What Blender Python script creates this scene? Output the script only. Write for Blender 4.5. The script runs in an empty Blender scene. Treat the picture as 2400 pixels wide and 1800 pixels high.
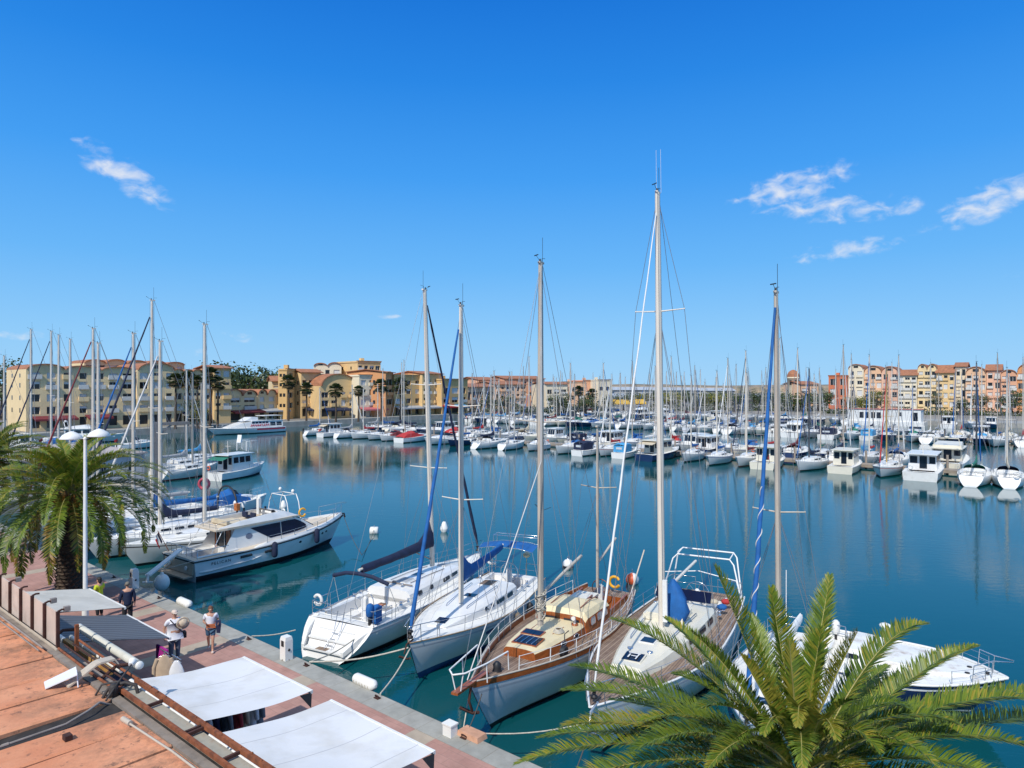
import bpy, math, random
from mathutils import Vector, Matrix
rnd = random.Random(11)
V = Vector
# ---------------------------------------------------------------- survey
F, CU, CV, HC = 1570.0, 1200.0, 904.0, 10.7      # lens in photo pixels, optical centre, eye height above the water


def P(u, v, z):
    """Surveyed point: where the sight line (u, v) of the photo meets height z."""
    Y = (HC - z) * F / (v - CV)
    return V(((u - CU) * Y / F, Y, z))


def PY(u, v, Y):
    return V(((u - CU) * Y / F, Y, HC - (v - CV) * Y / F))


QO = V((0.29, 17.4, 0.0))                          # a point on the quay edge
E = V((-0.773, 0.634, 0.0)).normalized()           # along the quay, away to the left
N = V((0.634, 0.773, 0.0)).normalized()            # from the quay out over the water
QROT = math.atan2(E.y, E.x)


def Q(s, p, z=0.0):
    w = QO + E * s + N * p
    return V((w.x, w.y, z))


# ---------------------------------------------------------------- scene, helpers
scene = bpy.context.scene
COL = scene.collection


class MB:
    def __init__(self):
        self.v, self.f, self.m, self.s = [], [], [], []

    def add(self, verts, faces, mi=0, smooth=False):
        o = len(self.v)
        self.v += [tuple(x) for x in verts]
        for f in faces:
            self.f.append([i + o for i in f])
            self.m.append(mi)
            self.s.append(smooth)
        return self

    def box(self, c, s, mi=0, rz=0.0, M=None):
        hx, hy, hz = s[0] / 2, s[1] / 2, s[2] / 2
        vs = []
        R = M if M is not None else Matrix.Rotation(rz, 3, 'Z')
        for z in (-hz, hz):
            for x, y in ((-hx, -hy), (hx, -hy), (hx, hy), (-hx, hy)):
                vs.append(R @ V((x, y, z)) + V(c))
        return self.add(vs, [(0, 3, 2, 1), (4, 5, 6, 7), (0, 1, 5, 4), (1, 2, 6, 5), (2, 3, 7, 6), (3, 0, 4, 7)], mi)

    def bar(self, a, b, w, h, mi=0):
        """rectangular bar from a to b, w wide (horizontal) and h tall."""
        a, b = V(a), V(b)
        d = b - a
        L = d.length
        x = d.normalized()
        y = V((0, 0, 1)).cross(x)
        y = y.normalized() if y.length > 1e-4 else V((0, 1, 0))
        z = x.cross(y)
        M = Matrix((x, y, z)).transposed()
        return self.box((a + b) / 2, (L, w, h), mi, M=M)

    def tube(self, pts, r, seg=6, mi=0, caps=True, smooth=True, closed=False):
        pts = [V(p) for p in pts]
        n = len(pts)
        rs = r if isinstance(r, (list, tuple)) else [r] * n
        rings = []
        ref = None
        for i in range(n):
            if closed:
                t = pts[(i + 1) % n] - pts[i - 1]
            else:
                t = (pts[min(i + 1, n - 1)] - pts[max(i - 1, 0)])
            t = t.normalized() if t.length > 1e-9 else V((0, 0, 1))
            if ref is None:
                ref = V((1, 0, 0)) if abs(t.x) < .9 else V((0, 1, 0))
            a = ref - t * ref.dot(t)
            a = a.normalized() if a.length > 1e-6 else t.orthogonal().normalized()
            ref = a
            b = t.cross(a)
            rings.append([pts[i] + (a * math.cos(2 * math.pi * k / seg) + b * math.sin(2 * math.pi * k / seg)) * rs[i] for k in range(seg)])
        vs = [p for rg in rings for p in rg]
        fs = []
        for i in range(n if closed else n - 1):
            j = (i + 1) % n
            for k in range(seg):
                k2 = (k + 1) % seg
                fs.append((i * seg + k, i * seg + k2, j * seg + k2, j * seg + k))
        self.add(vs, fs, mi, smooth)
        if caps and not closed:
            self.add(rings[0], [tuple(reversed(range(seg)))], mi)
            self.add(rings[-1], [tuple(range(seg))], mi)
        return self

    def loft(self, rings, mi=0, cap0=True, cap1=True, closed=True, smooth=False, bands=None):
        m = len(rings[0])
        vs = [p for rg in rings for p in rg]
        o = len(self.v)
        self.v += [tuple(x) for x in vs]
        for i in range(len(rings) - 1):
            for k in range(m if closed else m - 1):
                k2 = (k + 1) % m
                self.f.append([o + i * m + k, o + i * m + k2, o + (i + 1) * m + k2, o + (i + 1) * m + k])
                self.m.append(bands[k] if bands else mi)
                self.s.append(smooth)
        if cap0:
            self.add(rings[0], [tuple(reversed(range(m)))], mi)
        if cap1:
            self.add(rings[-1], [tuple(range(m))], mi)
        return self

    def lathe(self, prof, c=(0, 0, 0), seg=12, mi=0, smooth=True):
        c = V(c)
        rings = [[c + V((r * math.cos(2 * math.pi * k / seg), r * math.sin(2 * math.pi * k / seg), z)) for k in range(seg)] for r, z in prof]
        return self.loft(rings, mi, True, True, True, smooth)

    def ball(self, c, r, seg=10, rings=6, mi=0, M=None):
        r = r if isinstance(r, (list, tuple)) else (r, r, r)
        c = V(c)
        rg = []
        for i in range(rings + 1):
            t = -math.pi / 2 + math.pi * i / rings
            q = max(math.cos(t), .02)
            ring = []
            for k in range(seg):
                a = 2 * math.pi * k / seg
                p = V((r[0] * q * math.cos(a), r[1] * q * math.sin(a), r[2] * math.sin(t)))
                ring.append((M @ p if M is not None else p) + c)
            rg.append(ring)
        return self.loft(rg, mi, True, True, True, True)

    def quad(self, a, b, c, d, mi=0):
        return self.add([a, b, c, d], [(0, 1, 2, 3)], mi)

    def mesh(self, name, mats):
        me = bpy.data.meshes.new(name)
        me.from_pydata(self.v, [], self.f)
        for m in (mats if isinstance(mats, (list, tuple)) else [mats]):
            me.materials.append(m)
        me.polygons.foreach_set('material_index', self.m)
        me.polygons.foreach_set('use_smooth', self.s)
        me.update()
        return me

    def build(self, name, mats, parent=None, loc=None, rz=0.0):
        return link(name, self.mesh(name, mats), parent, loc, rz)


def link(name, me, parent=None, loc=None, rz=0.0):
    o = bpy.data.objects.new(name, me)
    COL.objects.link(o)
    if parent is not None:
        o.parent = parent
    if loc is not None:
        o.location = loc
    o.rotation_euler = (0, 0, rz)
    return o


_labels = {}


def tag(o, label=None, cat=None, group=None, kind=None):
    if label:
        o['label'] = label
        _labels[label] = _labels.get(label, 0) + 1
    if cat:
        o['category'] = cat
    if group:
        o['group'] = group
    if kind:
        o['kind'] = kind
    return o


def thing(name, label, cat, loc=(0, 0, 0), rz=0.0, group=None):
    o = bpy.data.objects.new(name, None)
    o.empty_display_size = .3
    COL.objects.link(o)
    o.location = loc
    o.rotation_euler = (0, 0, rz)
    return tag(o, label, cat, group)


def lerp(a, b, t):
    return a + (b - a) * t


def interp(tab, x):
    """piecewise linear table of tuples (x, ...)"""
    if x <= tab[0][0]:
        return tab[0][1:]
    for a, b in zip(tab, tab[1:]):
        if x <= b[0]:
            t = (x - a[0]) / (b[0] - a[0])
            return tuple(lerp(p, q, t) for p, q in zip(a[1:], b[1:]))
    return tab[-1][1:]


# ---------------------------------------------------------------- materials
def nt(name):
    m = bpy.data.materials.new(name)
    m.use_nodes = True
    t = m.node_tree
    return m, t, t.nodes['Principled BSDF'], t.nodes, t.links


def M(name, col, rough=.5, var=.12, scale=2.0, bump=0.0, metal=0.0, spec=.5, dirt=None, dscale=.6, damt=.5, stretch=None, bscale=None, dmin=.52):
    """Painted / plastered / woven surface: base colour broken up by two noises, optional second dirt colour."""
    m, t, bs, n, l = nt(name)
    tc = n.new('ShaderNodeTexCoord')
    src = tc.outputs['Object']
    if stretch:
        mp = n.new('ShaderNodeMapping')
        mp.inputs['Scale'].default_value = stretch
        l.new(src, mp.inputs['Vector'])
        src = mp.outputs['Vector']
    no = n.new('ShaderNodeTexNoise')
    no.inputs['Scale'].default_value = scale
    no.inputs['Detail'].default_value = 6
    l.new(src, no.inputs['Vector'])
    rp = n.new('ShaderNodeMapRange')
    rp.inputs['From Min'].default_value = .3
    rp.inputs['From Max'].default_value = .7
    rp.inputs['To Min'].default_value = 1 - var
    rp.inputs['To Max'].default_value = 1 + var
    l.new(no.outputs['Fac'], rp.inputs['Value'])
    mx = n.new('ShaderNodeVectorMath')
    mx.operation = 'SCALE'
    mx.inputs[0].default_value = col[:3]
    l.new(rp.outputs['Result'], mx.inputs['Scale'])
    out = mx.outputs['Vector']
    if dirt:
        n2 = n.new('ShaderNodeTexNoise')
        n2.inputs['Scale'].default_value = dscale
        n2.inputs['Detail'].default_value = 8
        n2.inputs['Roughness'].default_value = .65
        l.new(src, n2.inputs['Vector'])
        r2 = n.new('ShaderNodeMapRange')
        r2.inputs['From Min'].default_value = dmin
        r2.inputs['From Max'].default_value = dmin + .2
        r2.inputs['To Max'].default_value = damt
        l.new(n2.outputs['Fac'], r2.inputs['Value'])
        mm = n.new('ShaderNodeMix')
        mm.data_type = 'RGBA'
        mm.inputs['B'].default_value = (*dirt, 1)
        l.new(r2.outputs['Result'], mm.inputs['Factor'])
        l.new(out, mm.inputs['A'])
        out = mm.outputs['Result']
    l.new(out, bs.inputs['Base Color'])
    bs.inputs['Roughness'].default_value = rough
    bs.inputs['Metallic'].default_value = metal
    bs.inputs['Specular IOR Level'].default_value = spec
    if bump:
        bn = n.new('ShaderNodeTexNoise')
        bn.inputs['Scale'].default_value = bscale or scale * 6
        bn.inputs['Detail'].default_value = 4
        l.new(src, bn.inputs['Vector'])
        b = n.new('ShaderNodeBump')
        b.inputs['Strength'].default_value = min(1, bump * 10)
        b.inputs['Distance'].default_value = bump
        l.new(bn.outputs['Fac'], b.inputs['Height'])
        l.new(b.outputs['Normal'], bs.inputs['Normal'])
    return m


WHITE = M('gelcoat_white', (.78, .77, .74), .22, .05, 1.2, dirt=(.55, .52, .45), dscale=.9, damt=.25)
CREAM = M('gelcoat_cream', (.74, .69, .56), .28, .06, 1.2, dirt=(.5, .44, .33), dscale=.8, damt=.3)
OFFWHITE = M('gelcoat_aged', (.72, .71, .67), .3, .07, 1.5, dirt=(.45, .40, .33), dscale=1.1, damt=.35)
GREYHULL = M('hull_grey', (.46, .48, .51), .3, .06, 1.2)
NAVYHULL = M('hull_navy', (.012, .03, .09), .15, .15, 1.0)
DECKWHITE = M('deck_nonslip', (.76, .75, .71), .6, .06, 3, dirt=(.5, .45, .38), dscale=1.2, damt=.3, bump=.002)
BOOTBLUE = M('antifoul_blue', (.02, .09, .26), .5, .2, 2)
BOOTBLACK = M('antifoul_black', (.012, .013, .016), .5, .2, 2)
BOOTRED = M('antifoul_red', (.22, .035, .03), .5, .2, 2)
BOOTGREEN = M('antifoul_green', (.02, .10, .07), .5, .2, 2)
STRIPEBLUE = M('stripe_blue', (.03, .09, .3), .3, .1, 2)
CANVASBLUE = M('canvas_blue', (.009, .105, .33), .8, .2, 3, bump=.012, bscale=7)
CANVASNAVY = M('canvas_navy', (.012, .02, .055), .8, .25, 3, bump=.012, bscale=7)
CANVASRED = M('canvas_red', (.42, .03, .03), .8, .2, 3, bump=.012, bscale=7)
CANVASMAROON = M('canvas_maroon', (.17, .025, .03), .8, .2, 3, bump=.012, bscale=7)
CANVASGREEN = M('canvas_green', (.02, .17, .12), .8, .2, 3, bump=.012, bscale=7)
CANVASSKY = M('canvas_sky', (.06, .30, .55), .8, .2, 3, bump=.012, bscale=7)
CANVASBEIGE = M('canvas_beige', (.55, .47, .34), .8, .15, 3, bump=.012, bscale=7)
CANVASGREY = M('canvas_grey', (.36, .37, .38), .8, .15, 3, bump=.012, bscale=7)
CANVASWHITE = M('canvas_white', (.78, .77, .74), .8, .06, 3, bump=.01, bscale=6)
ALU = M('mast_alloy', (.72, .65, .55), .38, .08, 3, stretch=(1, 1, .2))
ALUOLD = M('mast_old', (.50, .44, .36), .45, .12, 3, dirt=(.3, .16, .09), dscale=2, damt=.5, stretch=(1, 1, .3))
MASTDARK = M('mast_dark', (.06, .06, .07), .4, .1, 3)
MASTGOLD = M('mast_gold', (.45, .30, .10), .4, .1, 3)
WIRE = M('rigging_wire', (.24, .25, .27), .4, .1, 3, metal=.3)
WIREPALE = M('rigging_pale', (.6, .58, .55), .4, .1, 3)
STEEL = M('stainless', (.62, .63, .65), .22, .05, 3, metal=.85)
ROPE = M('rope', (.50, .46, .38), .9, .2, 12)
DARKROPE = M('rope_dark', (.09, .08, .07), .9, .2, 12)
BLACK = M('black_rubber', (.018, .018, .02), .55, .2, 4)
GLASS = M('tinted_glass', (.012, .018, .03), .06, .2, 1)
NAVYGLASS = M('tinted_glass_blue', (.006, .010, .035), .12, .2, 1, spec=.18)
VARNISH = M('varnished_wood', (.30, .085, .022), .25, .25, 3, stretch=(.3, 3, 3))
PLASTIC = M('white_plastic', (.78, .77, .73), .4, .06, 3, dirt=(.5, .45, .4), dscale=3, damt=.4)
PAINTWHITE = M('white_paint', (.78, .77, .74), .4, .05, 3)
YELLOW = M('yellow_foam', (.75, .38, .02), .6, .1, 3)
ORANGEF = M('orange_float', (.70, .12, .04), .5, .1, 3)
REDF = M('red_paint', (.50, .05, .04), .5, .1, 3)
SKIN = M('skin', (.50, .27, .18), .5, .06, 6)
HAIRBROWN = M('hair_brown', (.13, .06, .03), .7, .2, 20)
HAIRGREY = M('hair_grey', (.17, .15, .12), .7, .2, 20)


def teak():
    m, t, bs, n, l = nt('teak_planks')
    tc = n.new('ShaderNodeTexCoord')
    sp = n.new('ShaderNodeSeparateXYZ')
    l.new(tc.outputs['Object'], sp.inputs[0])
    w = n.new('ShaderNodeMath'); w.operation = 'MULTIPLY'; w.inputs[1].default_value = 11
    l.new(sp.outputs['Y'], w.inputs[0])
    fr = n.new('ShaderNodeMath'); fr.operation = 'FRACT'
    l.new(w.outputs[0], fr.inputs[0])
    g = n.new('ShaderNodeMath'); g.operation = 'LESS_THAN'; g.inputs[1].default_value = .16
    l.new(fr.outputs[0], g.inputs[0])
    fl = n.new('ShaderNodeMath'); fl.operation = 'FLOOR'
    l.new(w.outputs[0], fl.inputs[0])
    wn = n.new('ShaderNodeTexWhiteNoise'); wn.noise_dimensions = '1D'
    l.new(fl.outputs[0], wn.inputs['W'])
    no = n.new('ShaderNodeTexNoise'); no.inputs['Scale'].default_value = 2.2; no.inputs['Detail'].default_value = 8
    l.new(tc.outputs['Object'], no.inputs['Vector'])
    ad = n.new('ShaderNodeMath'); ad.operation = 'MULTIPLY_ADD'; ad.inputs[1].default_value = .4
    l.new(wn.outputs['Value'], ad.inputs[0]); l.new(no.outputs['Fac'], ad.inputs[2])
    cr = n.new('ShaderNodeValToRGB')
    cr.color_ramp.elements[0].position = .35; cr.color_ramp.elements[0].color = (.17, .105, .07, 1)
    cr.color_ramp.elements[1].position = 1.0; cr.color_ramp.elements[1].color = (.36, .26, .19, 1)
    l.new(ad.outputs[0], cr.inputs[0])
    mx = n.new('ShaderNodeMix'); mx.data_type = 'RGBA'; mx.inputs['B'].default_value = (.06, .045, .035, 1)
    l.new(g.outputs[0], mx.inputs['Factor']); l.new(cr.outputs[0], mx.inputs['A'])
    l.new(mx.outputs['Result'], bs.inputs['Base Color'])
    bs.inputs['Roughness'].default_value = .75
    return m


TEAK = teak()


def leafmat(name, c0, c1, trans=.35):
    m, t, bs, n, l = nt(name)
    tc = n.new('ShaderNodeTexCoord')
    no = n.new('ShaderNodeTexNoise'); no.inputs['Scale'].default_value = 1.7; no.inputs['Detail'].default_value = 5
    l.new(tc.outputs['Object'], no.inputs['Vector'])
    cr = n.new('ShaderNodeValToRGB')
    cr.color_ramp.elements[0].position = .35; cr.color_ramp.elements[0].color = (*c0, 1)
    cr.color_ramp.elements[1].position = .65; cr.color_ramp.elements[1].color = (*c1, 1)
    l.new(no.outputs['Fac'], cr.inputs[0])
    l.new(cr.outputs[0], bs.inputs['Base Color'])
    bs.inputs['Roughness'].default_value = .42
    tr = n.new('ShaderNodeBsdfTranslucent')
    l.new(cr.outputs[0], tr.inputs['Color'])
    mix = n.new('ShaderNodeMixShader'); mix.inputs[0].default_value = trans
    l.new(bs.outputs[0], mix.inputs[1]); l.new(tr.outputs[0], mix.inputs[2])
    l.new(mix.outputs[0], n['Material Output'].inputs['Surface'])
    return m


LEAF_A = leafmat('palm_leaf', (.11, .18, .018), (.23, .30, .035))
LEAF_B = leafmat('palm_leaf_dark', (.055, .11, .02), (.12, .19, .028))
LEAF_C = leafmat('palm_leaf_yellow', (.28, .26, .03), (.40, .34, .05))
RACHIS = M('palm_rib', (.30, .27, .08), .5, .2, 3)
LEAF_DRY = leafmat('palm_leaf_dry', (.22, .13, .03), (.34, .2, .05), .2)
FARLEAF = leafmat('far_palm_leaf', (.03, .045, .013), (.06, .08, .02), .15)
FRUIT = M('palm_fruit_stalk', (.55, .19, .03), .6, .2, 5)
TRUNK = M('palm_trunk', (.085, .06, .042), .95, .5, 5, bump=.06, bscale=9, dirt=(.025, .018, .012), dscale=6, damt=.8)
TREE_A = leafmat('tree_leaf', (.018, .032, .009), (.05, .075, .02), .15)
TREE_B = leafmat('tree_leaf_light', (.05, .07, .015), (.10, .13, .03), .15)
BARK = M('bark', (.10, .07, .05), .9, .3, 4)

# ---------------------------------------------------------------- world, sun, camera
SUN_AZ = V((-.40, -.917, 0)).normalized()
SUN_EL = math.radians(46)


def make_world():
    w = bpy.data.worlds.new('World')
    scene.world = w
    w.use_nodes = True
    n, l = w.node_tree.nodes, w.node_tree.links
    bg = n['Background']
    sky = n.new('ShaderNodeTexSky')
    sky.sky_type = 'NISHITA'
    sky.sun_disc = False
    sky.sun_elevation = SUN_EL
    sky.sun_rotation = math.atan2(SUN_AZ.x, SUN_AZ.y)
    sky.altitude = 0
    sky.air_density = 1.0
    sky.dust_density = .25
    sky.ozone_density = 3.0
    # thin fair-weather clouds: noise broken patches around given bearings and heights in the sky
    tc = n.new('ShaderNodeTexCoord')
    sp = n.new('ShaderNodeSeparateXYZ')
    l.new(tc.outputs['Generated'], sp.inputs[0])

    def math_(op, a, b=None, c=None):
        x = n.new('ShaderNodeMath'); x.operation = op
        for i, q in enumerate((a, b, c)):
            if q is None:
                continue
            if isinstance(q, (int, float)):
                x.inputs[i].default_value = q
            else:
                l.new(q, x.inputs[i])
        return x.outputs[0]
    az = math_('ARCTAN2', sp.outputs['X'], sp.outputs['Y'])
    hz = math_('SQRT', math_('ADD', math_('MULTIPLY', sp.outputs['X'], sp.outputs['X']), math_('MULTIPLY', sp.outputs['Y'], sp.outputs['Y'])))
    el = math_('ARCTAN2', sp.outputs['Z'], hz)
    cb = n.new('ShaderNodeCombineXYZ')
    l.new(math_('MULTIPLY', az, 1.0), cb.inputs[0]); l.new(math_('MULTIPLY', el, 1.7), cb.inputs[1])
    nz = n.new('ShaderNodeTexNoise'); nz.inputs['Scale'].default_value = 38; nz.inputs['Detail'].default_value = 7
    nz.inputs['Roughness'].default_value = .54; nz.inputs['Distortion'].default_value = .35
    l.new(cb.outputs[0], nz.inputs['Vector'])

    def sight(u, v):
        a = math.atan2(u - CU, F)
        return a, math.atan2(-(v - CV), math.hypot(F, u - CU))
    # clear Mediterranean sky: the physical sky tinted azure above a pale blue horizon, whitened overhead as added fill light
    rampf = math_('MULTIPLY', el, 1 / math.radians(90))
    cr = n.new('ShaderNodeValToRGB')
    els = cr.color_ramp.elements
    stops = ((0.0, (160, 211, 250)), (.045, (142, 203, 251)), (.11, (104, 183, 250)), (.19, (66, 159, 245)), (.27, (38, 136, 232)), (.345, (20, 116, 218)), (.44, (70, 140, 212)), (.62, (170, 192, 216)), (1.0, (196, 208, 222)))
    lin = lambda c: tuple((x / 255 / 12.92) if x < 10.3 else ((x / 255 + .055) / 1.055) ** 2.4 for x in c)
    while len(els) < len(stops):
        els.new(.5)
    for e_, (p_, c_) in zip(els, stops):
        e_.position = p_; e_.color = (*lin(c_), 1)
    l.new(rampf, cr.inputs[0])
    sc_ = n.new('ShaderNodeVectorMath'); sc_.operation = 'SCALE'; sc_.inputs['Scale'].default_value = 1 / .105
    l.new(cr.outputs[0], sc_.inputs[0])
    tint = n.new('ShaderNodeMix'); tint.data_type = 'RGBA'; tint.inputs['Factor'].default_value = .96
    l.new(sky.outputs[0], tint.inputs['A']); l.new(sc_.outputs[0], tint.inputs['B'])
    total = None
    #        bearing/height of the middle, half length, half height, tilt, strength
    for u, v, ru, rv, tilt, k in ((285, 405, 165, 44, -.5, .95), (1860, 435, 175, 44, .16, .95), (1965, 490, 230, 40, -.05, .85),
                                  (2330, 470, 210, 48, .28, 1.0), (1985, 585, 175, 28, .1, .7), (908, 742, 45, 7, 0, .7),
                                  (562, 790, 50, 14, -.15, .6), (20, 784, 110, 15, 0, .75), (300, 826, 420, 14, .02, .25), (2380, 640, 60, 18, .1, .12)):
        a0, e0 = sight(u, v)
        sc = math.cos(a0)
        ra, re = ru / F * sc * sc, rv / F * sc
        dx = math_('SUBTRACT', az, a0)
        dy = math_('SUBTRACT', el, e0)
        c, s = math.cos(tilt), math.sin(tilt)
        rx = math_('ADD', math_('MULTIPLY', dx, c / ra), math_('MULTIPLY', dy, s / ra))
        ry = math_('SUBTRACT', math_('MULTIPLY', dy, c / re), math_('MULTIPLY', dx, s / re))
        d2 = math_('ADD', math_('MULTIPLY', rx, rx), math_('MULTIPLY', ry, ry))
        g = math_('MULTIPLY', math_('MAXIMUM', math_('SUBTRACT', 1.0, d2), 0.0), k)
        total = g if total is None else math_('MAXIMUM', total, g)
    # coverage: noise must exceed a threshold that falls in the middle of a patch
    dens = math_('SUBTRACT', math_('ADD', nz.outputs['Fac'], math_('MULTIPLY', total, .34)), .57)
    mr = n.new('ShaderNodeMapRange'); mr.inputs['From Min'].default_value = 0; mr.inputs['From Max'].default_value = .5
    mr.interpolation_type = 'SMOOTHSTEP'
    l.new(dens, mr.inputs['Value'])
    fac = math_('MULTIPLY', math_('MULTIPLY', mr.outputs['Result'], math_('MINIMUM', math_('MULTIPLY', total, 3.0), 1.0)), .85)
    mx = n.new('ShaderNodeMix'); mx.data_type = 'RGBA'
    mx.inputs['B'].default_value = (8.2, 8.3, 8.6, 1)
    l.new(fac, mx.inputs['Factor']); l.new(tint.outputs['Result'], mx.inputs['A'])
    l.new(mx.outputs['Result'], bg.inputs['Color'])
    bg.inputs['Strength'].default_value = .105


make_world()
sl = bpy.data.lights.new('sun', 'SUN')
sl.energy = 4.1
sl.angle = math.radians(.55)
sl.color = (1.0, .955, .88)
so = bpy.data.objects.new('sun', sl)
COL.objects.link(so)
sd = V((SUN_AZ.x * math.cos(SUN_EL), SUN_AZ.y * math.cos(SUN_EL), math.sin(SUN_EL)))
so.rotation_euler = sd.to_track_quat('Z', 'Y').to_euler()
so.location = (0, 0, 60)

cam = bpy.data.cameras.new('camera')
cam.sensor_width = 36
cam.lens = 36 * F / 2400
cam.shift_y = (CV - 900) / 2400
cam.clip_end = 20000
cam.clip_start = .1
co = bpy.data.objects.new('camera', cam)
COL.objects.link(co)
co.location = (0, 0, HC)
co.rotation_euler = (math.radians(90), 0, 0)
scene.camera = co
scene.view_settings.view_transform = 'Standard'
scene.view_settings.look = 'None'
scene.view_settings.exposure = 0
scene.render.engine = 'CYCLES'
scene.cycles.use_denoising = True
scene.cycles.max_bounces = 6
scene.cycles.sample_clamp_indirect = 6
# ================================================================ the setting
def structure(name, mb, mats, loc=(0, 0, 0), rz=0.0):
    return tag(mb.build(name, mats, None, loc, rz), kind='structure')


def water_mat():
    m, t, bs, n, l = nt('harbour_water')
    tc = n.new('ShaderNodeTexCoord')
    no = n.new('ShaderNodeTexNoise'); no.inputs['Scale'].default_value = .03; no.inputs['Detail'].default_value = 3
    l.new(tc.outputs['Object'], no.inputs['Vector'])
    cr = n.new('ShaderNodeValToRGB')
    cr.color_ramp.elements[0].position = .3; cr.color_ramp.elements[0].color = (.0029, .060, .070, 1)
    cr.color_ramp.elements[1].position = .7; cr.color_ramp.elements[1].color = (.0038, .078, .093, 1)
    l.new(no.outputs['Fac'], cr.inputs[0])
    l.new(cr.outputs[0], bs.inputs['Base Color'])
    bs.inputs['Roughness'].default_value = .012
    bs.inputs['IOR'].default_value = 1.42
    # ripples: two scales of waves lying across the breeze
    hs = None
    for sc, st, amp in ((1.1, (1, 2.2, 1), .0095), (3.8, (1, 2.0, 1), .0036), (9.5, (1, 1.7, 1), .0006), (.22, (1, 1.6, 1), .008)):
        mp = n.new('ShaderNodeMapping'); mp.inputs['Scale'].default_value = st; mp.inputs['Rotation'].default_value = (0, 0, .35)
        l.new(tc.outputs['Object'], mp.inputs['Vector'])
        w = n.new('ShaderNodeTexNoise'); w.inputs['Scale'].default_value = sc; w.inputs['Detail'].default_value = 3
        w.inputs['Distortion'].default_value = .4
        l.new(mp.outputs[0], w.inputs['Vector'])
        q = n.new('ShaderNodeMath'); q.operation = 'MULTIPLY'; q.inputs[1].default_value = amp
        l.new(w.outputs['Fac'], q.inputs[0])
        if hs is None:
            hs = q.outputs[0]
        else:
            a = n.new('ShaderNodeMath'); a.operation = 'ADD'
            l.new(hs, a.inputs[0]); l.new(q.outputs[0], a.inputs[1])
            hs = a.outputs[0]
    # calmer and livelier patches
    pn = n.new('ShaderNodeTexNoise'); pn.inputs['Scale'].default_value = .05; pn.inputs['Detail'].default_value = 2
    l.new(tc.outputs['Object'], pn.inputs['Vector'])
    pr = n.new('ShaderNodeMapRange'); pr.inputs['From Min'].default_value = .35; pr.inputs['From Max'].default_value = .65
    pr.inputs['To Min'].default_value = .3; pr.inputs['To Max'].default_value = 1.3
    l.new(pn.outputs['Fac'], pr.inputs['Value'])
    b = n.new('ShaderNodeBump')
    b.inputs['Distance'].default_value = 1.0
    l.new(pr.outputs[0], b.inputs['Strength'])
    l.new(hs, b.inputs['Height'])
    l.new(b.outputs[0], bs.inputs['Normal'])
    return m


w = MB()
w.quad((-3000, -200, 0), (3000, -200, 0), (3000, 7000, 0), (-3000, 7000, 0))
structure('water', w, water_mat())


def paving_mat():
    """pink slabs crossed by pale bands, asphalt towards the shops (object x along the quay, y inland)."""
    m, t, bs, n, l = nt('quay_paving')
    tc = n.new('ShaderNodeTexCoord'); sp = n.new('ShaderNodeSeparateXYZ')
    l.new(tc.outputs['Object'], sp.inputs[0])

    def mt(op, a, b=None, c=None):
        x = n.new('ShaderNodeMath'); x.operation = op
        for i, q in enumerate((a, b, c)):
            if q is None: continue
            if isinstance(q, (int, float)): x.inputs[i].default_value = q
            else: l.new(q, x.inputs[i])
        return x.outputs[0]

    def mix(f, a, b):
        x = n.new('ShaderNodeMix'); x.data_type = 'RGBA'
        l.new(f, x.inputs['Factor']) if not isinstance(f, float) else None
        for k, q in (('A', a), ('B', b)):
            if isinstance(q, tuple): x.inputs[k].default_value = (*q, 1)
            else: l.new(q, x.inputs[k])
        return x.outputs['Result']
    no = n.new('ShaderNodeTexNoise'); no.inputs['Scale'].default_value = 1.3; no.inputs['Detail'].default_value = 9; no.inputs['Roughness'].default_value = .7
    l.new(tc.outputs['Object'], no.inputs['Vector'])
    br = n.new('ShaderNodeTexBrick')
    br.inputs['Scale'].default_value = 1; br.inputs['Brick Width'].default_value = .6; br.inputs['Row Height'].default_value = .3
    br.inputs['Mortar Size'].default_value = .008
    br.inputs['Color1'].default_value = (.40, .215, .175, 1); br.inputs['Color2'].default_value = (.44, .245, .20, 1); br.inputs['Mortar'].default_value = (.32, .19, .155, 1)
    l.new(tc.outputs['Object'], br.inputs['Vector'])
    band = mt('LESS_THAN', mt('FRACT', mt('DIVIDE', mt('ADD', sp.outputs['X'], 100 * 5.55 - 2.9 + .4), 5.55)), .8 / 5.55)
    pink = mix(band, br.outputs['Color'], (.42, .345, .265))
    inland = mt('GREATER_THAN', sp.outputs['Y'], 4.25)
    line = mt('MULTIPLY', inland, mt('LESS_THAN', sp.outputs['Y'], 4.42))
    c = mix(inland, pink, (.115, .11, .105))
    c = mix(line, c, (.42, .37, .29))
    rg = n.new('ShaderNodeMapRange'); rg.inputs['From Min'].default_value = .3; rg.inputs['From Max'].default_value = .7
    rg.inputs['To Min'].default_value = .78; rg.inputs['To Max'].default_value = 1.15
    l.new(no.outputs['Fac'], rg.inputs['Value'])
    vm = n.new('ShaderNodeVectorMath'); vm.operation = 'SCALE'
    l.new(c, vm.inputs[0]); l.new(rg.outputs[0], vm.inputs['Scale'])
    l.new(vm.outputs[0], bs.inputs['Base Color'])
    bs.inputs['Roughness'].default_value = .85
    return m


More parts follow.
